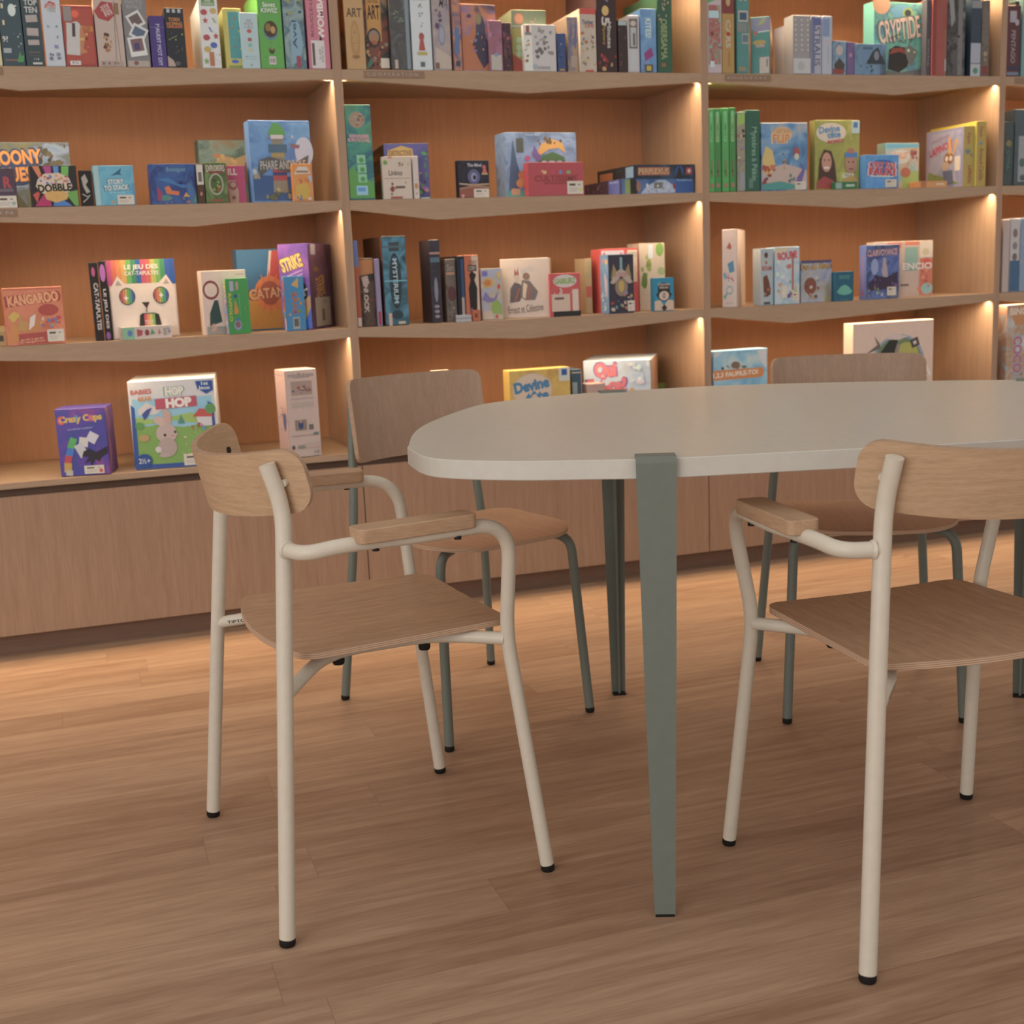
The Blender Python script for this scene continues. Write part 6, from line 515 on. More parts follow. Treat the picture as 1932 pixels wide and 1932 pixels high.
    ('game_box', 'large white-bordered toddler game box with a beige bunny', 'board games on the lowest shelf, left bay', (-0.6768, 0.0377, 0.5116), -0.1396, 0.2495, 0.2443, 0.2621, 'c8beb6', {'F': ('c8beb6', [('R', 0.5, 0.41, 0.92, 0.78, '8cb4c4'), ('P', [(0.04, 0.04), (0.04, 0.48), (0.3, 0.5), (0.6, 0.46), (0.96, 0.5), (0.96, 0.04)], '7c9c48'), ('P', [(0.04, 0.5), (0.3, 0.52), (0.5, 0.54), (0.96, 0.46), (0.96, 0.56), (0.7, 0.62), (0.3, 0.56), (0.04, 0.6)], '94ac58'), ('P', [(0.1, 0.68), (0.2, 0.76), (0.3, 0.7), (0.45, 0.72), (0.3, 0.62), (0.1, 0.62)], 'c8b8ac'), ('P', [(0.0, 0.02), (0.06, 0.02), (0.06, 0.7), (0.02, 0.74)], '34508c'), ('P', [(0.98, 0.02), (0.94, 0.02), (0.93, 0.6), (0.9, 0.74), (0.97, 0.7)], '34508c'), ('R', 0.5, 0.03, 0.98, 0.05, '34508c'), ('T', 'HOP', 0.53, 0.87, 0.22, 0.1, 'e0dccc', 2, '4c8858', 0.1), ('R', 0.54, 0.74, 0.48, 0.12, 'b04c58', 2), ('T', 'HOP', 0.57, 0.74, 0.3, 0.11, 'e4dcd4', 2, None, 0.12), ('T', 'BABIES', 0.15, 0.88, 0.24, 0.055, 'b8503c', 2, None, 0.05), ('T', 'BEAR', 0.19, 0.8, 0.16, 0.05, 'c87c3c', 2, None, 0.05), ('P', [(0.78, 0.97), (0.98, 0.97), (0.98, 0.86), (0.9, 0.82), (0.8, 0.88)], '2c4c88'), ('T', '1st\nJeux', 0.88, 0.91, 0.14, 0.1, 'ccd4dc', 0, None, 0.05), ('E', 0.4, 0.4, 0.24, 0.22, 'b89c90'), ('P', [(0.26, 0.54), (0.28, 0.6), (0.4, 0.58), (0.42, 0.5), (0.34, 0.48)], 'c0a090'), ('P', [(0.38, 0.52), (0.37, 0.66), (0.42, 0.68), (0.47, 0.62), (0.46, 0.5)], 'b89888'), ('P', [(0.4, 0.54), (0.4, 0.63), (0.44, 0.62), (0.44, 0.52)], 'c89084'), ('E', 0.4, 0.24, 0.22, 0.22, 'ac9286'), ('E', 0.29, 0.22, 0.07, 0.07, 'c8b8b0'), ('E', 0.38, 0.38, 0.03, 0.035, '2c2420'), ('E', 0.5, 0.41, 0.025, 0.03, '2c2420'), ('E', 0.47, 0.37, 0.025, 0.02, 'c0706c'), ('E', 0.36, 0.15, 0.12, 0.05, 'b49a8e'), ('P', [(0.76, 0.56), (0.86, 0.64), (0.94, 0.56), (0.94, 0.46), (0.78, 0.46)], 'c8bcb4'), ('P', [(0.72, 0.57), (0.8, 0.66), (0.92, 0.64), (0.96, 0.56)], 'b84c44'), ('E', 0.93, 0.65, 0.12, 0.12, '5c8c50'), ('P', [(0.54, 0.5), (0.58, 0.6), (0.62, 0.5)], '4c8474'), ('B', 285, 9, 0.68, 0.42, 0.86, 0.54, 0.005, ['5c8cac', 'c07c8c', 'b88c58', '9c5040']), ('P', [(0.14, 0.63), (0.2, 0.68), (0.26, 0.7), (0.2, 0.6), (0.16, 0.56)], '3c4c84'), ('B', 286, 16, 0.5, 0.1, 0.8, 0.4, 0.0022, ['c8c4b0', 'c8c4b0', 'b84c4c']), ('E', 0.14, 0.36, 0.12, 0.08, 'b08c58'), ('E', 0.1, 0.5, 0.1, 0.08, '5c8c44'), ('E', 0.12, 0.1, 0.18, 0.16, '2c4c84'), ('T', '2½+', 0.12, 0.1, 0.13, 0.06, 'd4d4d4', 0, None, 0.03), ('P', [(0.86, 0.2), (0.88, 0.4), (0.94, 0.42), (0.96, 0.2)], '8ca4bc')])}, [('F', 0.7, 0.085, 0.062, 0.034, '54906c')]),
    ('game_box', 'tall white carton standing by its corner, lowest shelf left bay', 'board games on the lowest shelf, left bay', (-0.2205, 0.004, 0.5116), 0.1745, 0.1017, 0.0934, 0.2681, 'c0a494', {'F': ('c0a494', [('T', 'mindfulness', 0.5, 0.94, 0.8, 0.05, '7c6c68', 0, None, 0.02), ('T', '~~~~~~~~', 0.5, 0.91, 0.5, 0.015, '8c7c74'), ('R', 0.5, 0.79, 0.66, 0.16, 'a08474'), ('B', 290, 12, 0.22, 0.73, 0.78, 0.85, 0.005, ['7c5c54', 'c8a898', '5c6478', 'b89080', '94443c']), ('R', 0.5, 0.67, 0.7, 0.02, 'ac9488'), ('R', 0.5, 0.6, 0.7, 0.06, 'b09a8c'), ('R', 0.4, 0.37, 0.36, 0.12, '8c7468'), ('E', 0.4, 0.37, 0.16, 0.1, '3c4c6c'), ('E', 0.4, 0.41, 0.07, 0.04, 'b08870'), ('R', 0.72, 0.34, 0.14, 0.06, '6c645c'), ('T', 'Cette boite contient', 0.5, 0.25, 0.8, 0.02, '8c7c74'), ('R', 0.86, 0.26, 0.16, 0.03, '6c746c'), ('R', 0.42, 0.12, 0.3, 0.035, '4c5c50'), ('T', 'BINDER', 0.42, 0.12, 0.26, 0.025, 'c0b0a0'), ('E', 0.12, 0.12, 0.1, 0.05, '5c4c44'), ('T', 'CE', 0.84, 0.05, 0.16, 0.03, '6c5c54', 0, None, 0.0), ('R', 0.74, 0.13, 0.5, 0.05, 'b89c8c')]), 'L': ('b08c80', [('E', 0.7, 0.45, 0.34, 0.3, '4c5474'), ('E', 0.7, 0.55, 0.2, 0.1, 'b8846c'), ('B', 292, 8, 0.1, 0.2, 0.5, 0.6, 0.006, ['a86c5c', '44486c', 'c09c90']), ('R', 0.5, 0.94, 0.7, 0.02, '9c807c')])}, None),
    ('game_box', 'dark teal box in the corner of the lowest middle shelf', 'board games on the lowest shelf, middle bay', (0.0145, 0.019, 0.5116), 0.0, 0.0293, 0.1985, 0.2166, '3f6a6c', {'F': (None, [('E', 0.1, 0.85, 0.2, 0.04, 'a8b4b0'), ('R', 0.12, 0.3, 0.1, 0.6, '94a09c')])}, None),
    ('game_box', 'yellow and orange box with a purple-haired portrait', 'board games on the lowest shelf, middle bay', (0.0284, 0.003, 0.5116), 0.0, 0.0685, 0.0145, 0.2106, 'b8943c', {'F': ('b8943c', [('R', 0.5, 0.96, 0.98, 0.07, '54407c'), ('R', 0.28, 0.5, 0.42, 0.86, 'b8604c'), ('E', 0.55, 0.7, 0.4, 0.36, '4c3c70'), ('E', 0.56, 0.72, 0.26, 0.2, 'a8a0ac'), ('E', 0.58, 0.58, 0.34, 0.2, 'c8a440'), ('E', 0.6, 0.6, 0.08, 0.06, '3c3028'), ('R', 0.62, 0.38, 0.3, 0.34, 'c8a440')])}, None),
    ('game_box', 'dark indigo box between the yellow and the black one', 'board games on the lowest shelf, middle bay', (0.1019, 0.006, 0.5116), 0.0, 0.0418, 0.0985, 0.2186, '332a4c', {'F': (('342c50', '2c2844'), [('T', 'INMOU', 0.5, 0.6, 0.5, 0.26, '6c647c', -90, None, 0.02)])}, None),
    ('game_box', 'black box with a pink and white flower', 'board games on the lowest shelf, middle bay', (0.1533, 0.02, 0.5116), 0.0, 0.091, 0.0485, 0.2105, '2a201e', {'F': ('2a201e', [('E', 0.72, 0.83, 0.2, 0.14, 'c05060'), ('E', 0.7, 0.74, 0.22, 0.12, 'c08884'), ('E', 0.62, 0.68, 0.18, 0.1, 'a0a494'), ('R', 0.4, 0.76, 0.07, 0.2, '8c8478'), ('R', 0.15, 0.96, 0.14, 0.03, '8c8480'), ('E', 0.5, 0.58, 0.16, 0.06, '8c94a8')])}, None),
    ('game_box', 'plain cream box with a small square flower photo', 'board games on the lowest shelf, middle bay', (0.246, 0.004, 0.5116), 0.0, 0.0568, 0.0485, 0.236, 'c4a692', {'F': ('c6a894', [('T', '~~~~~~~\n~~~~~~~', 0.5, 0.88, 0.6, 0.06, 'b08c7c'), ('R', 0.56, 0.68, 0.44, 0.16, '7c5c48'), ('B', 296, 7, 0.4, 0.62, 0.72, 0.74, 0.003, ['a84c44', '5c5c3c', '8c7454'])])}, None),
    ('game_box', 'orange box mostly hidden behind the side chair backrest', 'board games on the lowest shelf, middle bay', (0.3491, 0.02, 0.5116), 0.0, 0.049, 0.0485, 0.1755, 'c8844c', {'F': (None, [('E', 0.5, 0.85, 0.3, 0.1, '8c8c94'), ('E', 0.6, 0.6, 0.3, 0.1, 'a89c98')])}, None),
    ('game_box', 'yellow box with oval blue title and children wearing headbands', 'board games on the lowest shelf, middle bay', (0.4983, 0.015, 0.5116), 0.0349, 0.2142, 0.0585, 0.2204, 'c49a44', {'F': (('c89c48', 'd0a850', 'bc9040'), [('E', 0.37, 0.7, 0.66, 0.5, 'c8a884'), ('E', 0.37, 0.7, 0.62, 0.46, 'd0b498'), ('T', 'Devine', 0.36, 0.77, 0.58, 0.17, '4c7c9c', 8, None, 0.1), ('T', 'tête', 0.45, 0.6, 0.38, 0.17, '4c7c9c', 6, None, 0.1), ('R', 0.9, 0.9, 0.18, 0.2, 'c8c0b0'), ('R', 0.9, 0.93, 0.09, 0.09, '34588c'), ('P', [(0.04, 0.02), (0.1, 0.2), (0.3, 0.24), (0.42, 0.14), (0.4, 0.02)], 'b88464'), ('R', 0.2, 0.18, 0.3, 0.06, '3c64a0'), ('E', 0.2, 0.28, 0.14, 0.14, 'd0bca8'), ('E', 0.8, 0.18, 0.3, 0.26, 'b8805c'), ('R', 0.78, 0.3, 0.3, 0.06, '3c64a0'), ('E', 0.8, 0.44, 0.2, 0.16, 'd4c0ac'), ('E', 0.8, 0.44, 0.06, 0.05, 'a83c34'), ('E', 0.16, 0.28, 0.04, 0.04, '7c3428'), ('P', [(0.9, 0.02), (0.94, 0.34), (0.98, 0.3), (0.98, 0.02)], '3c2420'), ('R', 0.55, 0.3, 0.4, 0.03, 'd8b868'), ('R', 0.5, 0.22, 0.3, 0.03, 'd8b868')])}, None),
    ('game_box', 'dark blue framed box just right of the yellow headband box', 'board games on the lowest shelf, middle bay', (0.724, 0.04, 0.5116), 0.0, 0.035, 0.0985, 0.2089, '2c4454', {'F': ('2e4656', [('R', 0.5, 0.95, 0.98, 0.02, '9c8c7c'), ('R', 0.96, 0.5, 0.05, 0.98, '9c8c7c'), ('R', 0.3, 0.7, 0.5, 0.2, '7c8484')])}, None),
    ('game_box', 'dull pink carton left of the big shiny grid box', 'board games on the lowest shelf, middle bay', (0.7748, 0.03, 0.5116), 0.0, 0.062, 0.0565, 0.159, 'b08c7c', {'F': ('b08e7e', [('T', '~~~~', 0.55, 0.75, 0.5, 0.08, 'a0705c')])}, None),
    ('game_box', 'big shiny box with a red two-line title and grid of coloured windows', 'board games on the lowest shelf, middle bay', (0.7954, 0.1138, 0.5116), -0.5236, 0.2269, 0.2861, 0.229, 'a8aab0', {'F': (('a4acb4', 'b0b4b8', 'a8a8a8'), [('T', 'Qui\nEst-ce?', 0.34, 0.75, 0.58, 0.44, 'c86868', 3, '7c5484', 0.12), ('E', 0.26, 0.4, 0.38, 0.22, 'd0aca0'), ('P', [(0.42, 0.02), (0.5, 0.4), (0.6, 0.5), (0.72, 0.6), (0.95, 0.4), (0.95, 0.02)], 'c08848'), ('R', 0.5, 0.1, 0.07, 0.1, 'c86050'), ('R', 0.5, 0.23, 0.07, 0.1, 'd0b050'), ('R', 0.5, 0.36, 0.07, 0.1, 'c86050'), ('R', 0.59, 0.1, 0.07, 0.1, 'd0b050'), ('R', 0.59, 0.23, 0.07, 0.1, 'c86050'), ('R', 0.59, 0.36, 0.07, 0.1, 'd0b050'), ('R', 0.59, 0.49, 0.07, 0.1, 'c86050'), ('R', 0.68, 0.1, 0.07, 0.1, 'c86050'), ('R', 0.68, 0.23, 0.07, 0.1, 'd0b050'), ('R', 0.68, 0.36, 0.07, 0.1, 'c86050'), ('R', 0.68, 0.49, 0.07, 0.1, 'd0b050'), ('R', 0.77, 0.1, 0.07, 0.1, 'd0b050'), ('R', 0.77, 0.23, 0.07, 0.1, 'c86050'), ('R', 0.77, 0.36, 0.07, 0.1, 'd0b050'), ('R', 0.77, 0.49, 0.07, 0.1, 'c86050'), ('R', 0.86, 0.1, 0.07, 0.1, 'c86050'), ('R', 0.86, 0.23, 0.07, 0.1, 'd0b050'), ('R', 0.86, 0.36, 0.07, 0.1, 'c86050'), ('R', 0.72, 0.35, 0.5, 0.02, 'b84c44', -8), ('B', 303, 12, 0.68, 0.6, 0.98, 0.95, 0.012, ['c4ccd4', 'd0d4d8', 'b8bcc8', 'c8b4b4']), ('R', 0.1, 0.1, 0.2, 0.2, 'b8a050'), ('B', 304, 6, 0.04, 0.04, 0.3, 0.3, 0.005, ['a88c44', 'c0b060', '7c6c3c'])]), 'R': ('a87c60', [('B', 305, 14, 0.1, 0.1, 0.9, 0.9, 0.01, ['b8863c', 'a84c44', '7c5c74', 'c09c64', '5c6c8c'])])}, None),
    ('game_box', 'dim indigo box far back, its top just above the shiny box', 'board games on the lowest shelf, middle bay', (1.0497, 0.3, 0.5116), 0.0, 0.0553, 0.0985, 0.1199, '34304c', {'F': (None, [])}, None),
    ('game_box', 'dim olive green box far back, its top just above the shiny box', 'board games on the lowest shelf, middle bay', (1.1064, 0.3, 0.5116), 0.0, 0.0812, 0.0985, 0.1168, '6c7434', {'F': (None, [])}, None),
    ('game_box', 'blue sky box with a blue-roofed house and orange title plate', 'board games on the lowest shelf, right bay', (1.2263, 0.004, 0.5116), 0.0698, 0.2174, 0.0585, 0.2401, '8cb0bc', {'F': (('6ca0b8', '8cb4c4', 'b8c0b8'), [('P', [(0.02, 0.9), (0.15, 0.98), (0.02, 0.98)], 'c8c0b8'), ('P', [(0.8, 0.98), (0.98, 0.98), (0.98, 0.7), (0.88, 0.8)], 'c8c0b8'), ('R', 0.42, 0.66, 0.86, 0.14, 'c87c44'), ('E', 0.86, 0.665, 0.14, 0.14, 'c87c44'), ('T', '1,2,3 FAUFILE-TOI', 0.4, 0.66, 0.82, 0.08, 'e0ccb4', 1, None, 0.06), ('B', 308, 8, 0.15, 0.74, 0.7, 0.78, 0.006, ['5c7450', '8c7454', '4c3c34']), ('E', 0.4, 0.79, 0.16, 0.1, '7c604c'), ('P', [(0.12, 0.12), (0.36, 0.46), (0.44, 0.46), (0.78, 0.12)], '4c78a8'), ('P', [(0.24, 0.08), (0.4, 0.38), (0.6, 0.08)], 'c8b89c'), ('R', 0.3, 0.1, 0.18, 0.12, '3c3438'), ('R', 0.56, 0.1, 0.18, 0.12, '3c3438'), ('R', 0.45, 0.1, 0.5, 0.02, '9c4440'), ('R', 0.68, 0.38, 0.08, 0.22, 'c09450'), ('P', [(0.85, 0.02), (0.88, 0.1), (0.98, 0.14), (0.98, 0.02)], '7c9448'), ('E', 0.4, 0.28, 0.1, 0.1, 'c09040')])}, None),
    ('game_box', 'large cream box with a round earth full of animals', 'board games on the lowest shelf, right bay', (1.7777, 0.01, 0.5116), 0.0175, 0.3435, 0.0585, 0.3042, 'd0ae94', {'F': ('d4b29a', [('E', 0.56, 0.5, 0.66, 0.7, '8c94a0'), ('E', 0.56, 0.5, 0.6, 0.64, '6c7c54'), ('P', [(0.26, 0.4), (0.3, 0.6), (0.44, 0.78), (0.56, 0.8), (0.5, 0.6), (0.44, 0.44)], '2c2c28'), ('P', [(0.4, 0.8), (0.5, 0.86), (0.68, 0.82), (0.56, 0.78)], 'c8b0a4'), ('E', 0.66, 0.6, 0.3, 0.3, 'a8a04c'), ('P', [(0.5, 0.6), (0.54, 0.74), (0.58, 0.72), (0.54, 0.56)], '8c7c70'), ('R', 0.74, 0.58, 0.18, 0.05, '7c4c34', -12), ('P', [(0.16, 0.64), (0.3, 0.74), (0.26, 0.84), (0.32, 0.76), (0.34, 0.7)], '6c5c50'), ('R', 0.76, 0.74, 0.1, 0.1, '4c4038', 20), ('R', 0.76, 0.74, 0.04, 0.04, 'c8b8a4', 20), ('T', 'FAUNIMA', 0.5, 0.44, 0.86, 0.18, 'c07440', 0, 'ead0b8', 0.12), ('T', '~~~~~~~', 0.8, 0.3, 0.26, 0.02, '8c9cb0')])}, None),
    ('game_box', 'grey-blue box with brown splashes cut by the right edge, lowest shelf', 'board games on the lowest shelf, far right bay', (2.4304, 0.004, 0.5116), 0.0, 0.129, 0.0985, 0.3379, ('94a0a4', 'a87c5c', 'c0b4a8'), {'F': (('98a4a8', 'a8805c', 'b8b8b4'), [('P', [(0.02, 0.98), (0.98, 0.98), (0.7, 0.8), (0.3, 0.78)], 'b87c4c'), ('T', 'COCO', 0.4, 0.46, 0.3, 0.4, 'b05c74', -90, '8ca0ac', 0.06), ('T', 'BINGO', 0.5, 0.93, 0.8, 0.08, 'd4c0a8', 0, None, 0.06), ('B', 313, 10, 0.1, 0.04, 0.9, 0.25, 0.01, ['94603c', 'b8a08c', '8c6c4c'])])}, None),
]

# ------------------------------------------------------------------ the room
XL, XR = -2.386, 3.569
UX = [-2.386, -1.193, 0.0, 1.203, 2.376, 3.569]
ZS = [2.027, 1.650, 1.275, 0.896, 0.511]
DEP = .46
mb = MB(); mb.add([(-6, -8, 0), (7, -8, 0), (7, .6, 0), (-6, .6, 0)], [(0, 1, 2, 3)], floor_mat())
fl = mb.build('floor'); tag(fl, kind='structure')
mb = MB(); mb.box((-6, DEP+.03, 0), (7, DEP+.15, 3.1), mat('c9bdae', .8, .2, 0, 'wall_plaster')); tag(mb.build('wall_back'), kind='structure')

bayname = ['beyond the left edge', 'at the left', 'in the middle, left of centre', 'right of centre', 'at the far right edge']
KINK = {(1, 1): -.88, (1, 2): .592, (1, 3): 1.933, (2, 1): -.444, (2, 2): .282, (2, 3): 1.789, (3, 1): -.604, (3, 2): .57, (3, 3): 1.518}
T0, T1 = .028, .064
def shelf_parts(root, x0, x1, row, b):
    z = ZS[row]; mbx = MB()
    mbx.box((x0, .018, z-.018), (x1, DEP, z), OAK_H)
    sh = mbx.build('shelf', root)
    kx = KINK.get((row, b), x0+(x1-x0)*(.35+.3*((row*7+b*3) % 3)/2))
    f = MB(); o = [(x0, z), (x0, z-T0), (kx, z-T1), (x1, z-T0), (x1, z)]
    f.add([(x, y, zz) for y in (0, .018) for x, zz in o],
          [(0, 1, 2, 3, 4), (9, 8, 7, 6, 5)]+[(i, i+5, (i+1) % 5+5, (i+1) % 5) for i in range(5)], OAK_H)
    f.build('fascia', sh)
    s = MB(); s.box((x0+.002, .020, z-.0250), (x1-.002, .032, z-.0182), ALU); s.box((x0+.002, .0309, z-.0273), (x1-.002, .0324, z-.0182), ALU)  # housing, then a hidden rear lip added to keep LED light off the upper back
    s.add([(x0+.003, .0215, z-.0254), (x1-.003, .0215, z-.0254), (x1-.003, .0305, z-.0254), (x0+.003, .0305, z-.0254)], [(0, 3, 2, 1)], LED if row else LED_TOP); s.build('led_strip', sh, normals=False)
    return sh
bays = []
for b in range(5):
    x0, x1 = UX[b]+.013, UX[b+1]-.013
    root = empty('bookcase', ((x0+x1)/2, .23, ZS[4])); inv = Matrix.Translation(-root.location)
    tag(root, 'oak bookcase bay %s, with warm shelf lights' % bayname[b], 'bookcase', 'oak bookcase bays along the back wall')
    kids = []
    sides = [UX[b+1]] + ([UX[0]] if b == 0 else [])
    for ux in sides:
        q = MB(); q.box((ux-.013, -.001, .512), (ux+.013, DEP, 2.35), OAK_V, .001); kids.append(q.build('upright', root))
    q = MB(); q.box((x0, DEP, .5115), (x1, DEP+.018, 2.35), OAK_B); kids.append(q.build('back_panel', root))
    for row in (0, 1, 2, 3): kids.append(shelf_parts(root, x0, x1, row, b))
    for k in kids: k.matrix_parent_inverse = inv
    bays.append((root, kids))
# label strips on shelf edges, with engraved lettering
def label_strip(b, row, xa, xb, txt, zoff=-.013):
    z = ZS[row]+zoff; q = MB(); m_ = mat('927b69', .5, .3, 0, 'tinted_label')
    q.box((xa, -.0022, z-.0095), (xb, 0, z+.0095), m_)
    if txt: decorate(q, (xa, -.0022, z-.0095), (xb-xa, 0, 0), (0, 0, .019), [('T', ' '.join(txt), .47, .5, .84, .5, 'a89585', 0, None, .0)], 1)
    o = q.build('shelf_label', None, normals=False); sh = [k for k in bays[b][1] if k.name.startswith('shelf')][row]
    o.parent = sh
for s_ in SHELF_LABELS: label_strip(*s_)
# base cabinets under the bookcase
for b in range(5):
    x0, x1 = UX[b], UX[b+1]; root = empty('base_cabinet', ((x0+x1)/2, .25, 0)); inv = Matrix.Translation(-root.location)
    tag(root, 'low oak cabinet %s, below the bookcase' % bayname[b], 'cabinet', 'oak base cabinets along the wall')
    ks = []
    q = MB(); q.box((x0+.001, 0.0, .493), (x1-.001, DEP, .5105), OAK_H); ks.append(q.build('cabinet_top', root))
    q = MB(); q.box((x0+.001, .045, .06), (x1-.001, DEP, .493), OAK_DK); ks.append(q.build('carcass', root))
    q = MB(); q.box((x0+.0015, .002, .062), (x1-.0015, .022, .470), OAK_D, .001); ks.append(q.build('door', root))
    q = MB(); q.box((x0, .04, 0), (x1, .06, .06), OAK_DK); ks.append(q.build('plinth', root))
    for k in ks: k.matrix_parent_inverse = inv

# ------------------------------------------------------------------ table
tz = .755; th = .031
out = [(x, y) for x, y, _ in [tuple(v) for v in spline([(x, y, 0) for x, y in TABLE], 10, True)]]
ccx = sum(p[0] for p in out)/len(out); ccy = sum(p[1] for p in out)/len(out)
table = empty('oval_table', (ccx, ccy, 0)); loc = [(x-ccx, y-ccy) for x, y in out]
tag(table, 'white oval table with grey-green tapered steel legs clamped to its edge', 'table')
q = MB(); q.prism(loc, tz-th, tz, TOPWHITE, EDGEWHITE, bev=.0012); q.build('tabletop', table)
def nearest(px, py):
    best = None; n = len(out)
    for i in range(n):
        a, b_ = Vector(out[i]), Vector(out[(i+1) % n]); d = b_-a; t = max(0, min(1, (Vector((px, py))-a).dot(d)/d.dot(d))); c = a+d*t
        dd = (c-Vector((px, py))).length
        if best is None or dd < best[0]:
            nn = Vector((d.y, -d.x)).normalized()
            if nn.dot(c-Vector((ccx, ccy))) < 0: nn = -nn
            best = (dd, c, nn)
    return best[1], best[2]
for lx, ly in TLEGS:
    c, n = nearest(lx, ly); t = Vector((-n.y, n.x)); C3 = Vector((c.x-ccx, c.y-ccy, 0)); N3 = Vector((n.x, n.y, 0)); T3 = Vector((t.x, t.y, 0))
    root = MB(); prof = []
    # outer face profile: lip on the top, bend over the edge, straight down
    zt = tz+.004
    path = [(-.032, zt)] + [(.001+.010*math.sin(a), zt-.010+.010*math.cos(a)) for a in [R(x) for x in range(0, 91, 15)]] + [(.011, .45), (.011, .0)]
    wid = lambda z: .0168+.0142*min(1, z/.70)
    vs = []; k = len(path)
    for (o, z) in path:
        w = wid(z)
        for sx in (-1, 1): vs.append(C3+N3*o+T3*(sx*w)+Vector((0, 0, z)))
    inner = [(-.032, zt-.004)] + [(.001+.006*math.sin(a), zt-.010+.006*math.cos(a)) for a in [R(x) for x in range(0, 91, 15)]] + [(.007, .45), (.007, .0)]
    for (o, z) in inner:
        w = wid(z)
        for sx in (-1, 1): vs.append(C3+N3*o+T3*(sx*w)+Vector((0, 0, z)))
    F = []
    for i in range(k-1):
        a = 2*i; b_ = 2*k+2*i
        F += [(a, a+1, a+3, a+2), (b_, b_+2, b_+3, b_+1), (a, a+2, b_+2, b_), (a+1, b_+1, b_+3, a+3)]
    F += [(0, 2*k, 2*k+1, 1), (2*k-2, 2*k-1, 4*k-1, 4*k-2)]
    root.add(vs, F, GREEN)
    leg = root.build('leg', table)
    q = MB()   # stiffening rib on the inner side, with the horizontal bracket below the top
    v = []
    for z, dp in ((.0, .014), (.3, .022), (.70, .040), (tz-th-.004, .075)):
        for s1 in (-.0025, .0025):
            v.append(C3+N3*.007+T3*s1+Vector((0, 0, z))); v.append(C3+N3*(.007-dp)+T3*s1+Vector((0, 0, z)))
    F = []
    for i in range(3):
        a = 4*i
        F += [(a, a+1, a+5, a+4), (a+2, a+6, a+7, a+3), (a, a+4, a+6, a+2), (a+1, a+3, a+7, a+5)]
    F += [(0, 2, 3, 1), (12, 13, 15, 14)]
    q.add(v, F, GREEN); q.build('stiffening_rib', leg)
    q = MB(); b0 = C3+N3*.006
    v = [b0+T3*s1*.03+N3*d1+Vector((0, 0, zz)) for zz in (tz-th-.006, tz-th-.001) for s1, d1 in ((-1, -.09), (1, -.09), (1, 0), (-1, 0))]
    q.add(v, [(0, 1, 2, 3), (4, 7, 6, 5), (0, 4, 5, 1), (1, 5, 6, 2), (2, 6, 7, 3), (3, 7, 4, 0)], GREEN); q.build('clamp_plate', leg)
    q = MB(); cc = C3+N3*-.05; q.tube([cc+Vector((0, 0, tz-th-.03)), cc+Vector((0, 0, tz-th-.006))], .010, STEEL, 12); q.build('clamp_screw', leg)
    q = MB(); v = [C3+T3*s1*.0155+N3*d1+Vector((0, 0, zz)) for zz in (0, .004) for s1, d1 in ((-1, -.012), (1, -.012), (1, .012), (-1, .012))]
    q.add(v, [(0, 3, 2, 1), (4, 5, 6, 7), (0, 1, 5, 4), (1, 2, 6, 5), (2, 3, 7, 6), (3, 0, 4, 7)], BLACK); q.build('foot_pad', leg)

# ------------------------------------------------------------------ chairs
def sheet(mbx, f, nu, nv, thick, mtop, mside):
    "curved plywood sheet: f(u,v) -> (point, normal), u,v in -1..1"
    A = [[f(-1+2*i/nu, -1+2*j/nv) for j in range(nv+1)] for i in range(nu+1)]
    vs = []; 
    for s in (.5, -.5):
        for i in range(nu+1):
            for j in range(nv+1): p, n = A[i][j]; vs.append(p+n*(s*thick))
    k = (nu+1)*(nv+1); I = lambda i, j, b=0: b*k+i*(nv+1)+j
    F = []
    for i in range(nu):
        for j in range(nv):
            F.append((I(i, j), I(i+1, j), I(i+1, j+1), I(i, j+1))); F.append((I(i, j, 1), I(i, j+1, 1), I(i+1, j+1, 1), I(i+1, j, 1)))
    mbx.add(vs, F, mtop, True)
    rim = [(i, 0) for i in range(nu)]+[(nu, j) for j in range(nv)]+[(i, nv) for i in range(nu, 0, -1)]+[(0, j) for j in range(nv, 0, -1)]
    n = len(rim); rv = [vs[I(*r_)] for r_ in rim]+[vs[I(*r_, 1)] for r_ in rim]
    mbx.add(rv, [(i, (i+1) % n, n+(i+1) % n, n+i) for i in range(n)], mside, False)
def numnorm(g):
    def f(u, v):
        e = 1e-3; u0 = max(-1, u-e); u1 = min(1, u+e); v0 = max(-1, v-e); v1 = min(1, v+e)
        n = (g(u1, v)-g(u0, v)).cross(g(u, v1)-g(u, v0)); n = n.normalized() if n.length > 1e-12 else Vector((0, 0, 1))
        return g(u, v), n
    return f
def ease(u): return math.sin(u*math.pi/2)   # columns crowd towards the rounded ends
def round_h(s, L, H, r):
    a = abs(s)
    return H if a <= L-r else H-r+math.sqrt(max(0, r*r-(a-(L-r))**2))
def foot(path, r, mm, parent, cap=BLACK):
    pass
def tube_part(name, pts, r, m_, parent, capfoot=True):
    q = MB(); P = [Vector(p) for p in pts]
    if capfoot:
        d = (P[1]-P[0]).normalized(); F0 = P[0]+d*.012; q.tube([F0]+P[1:], r, m_, 20); o = q.build(name, parent, normals=False)
        c = MB(); c.tube([P[0], P[0]+d*.003, P[0]+d*.013], [r*.86, r*1.0, r*1.0], BLACK, 20); c.build('foot_cap', o, normals=False)
    else:
        q.tube(P, r, m_, 20); o = q.build(name, parent, normals=False)
    return o
RT = .0122
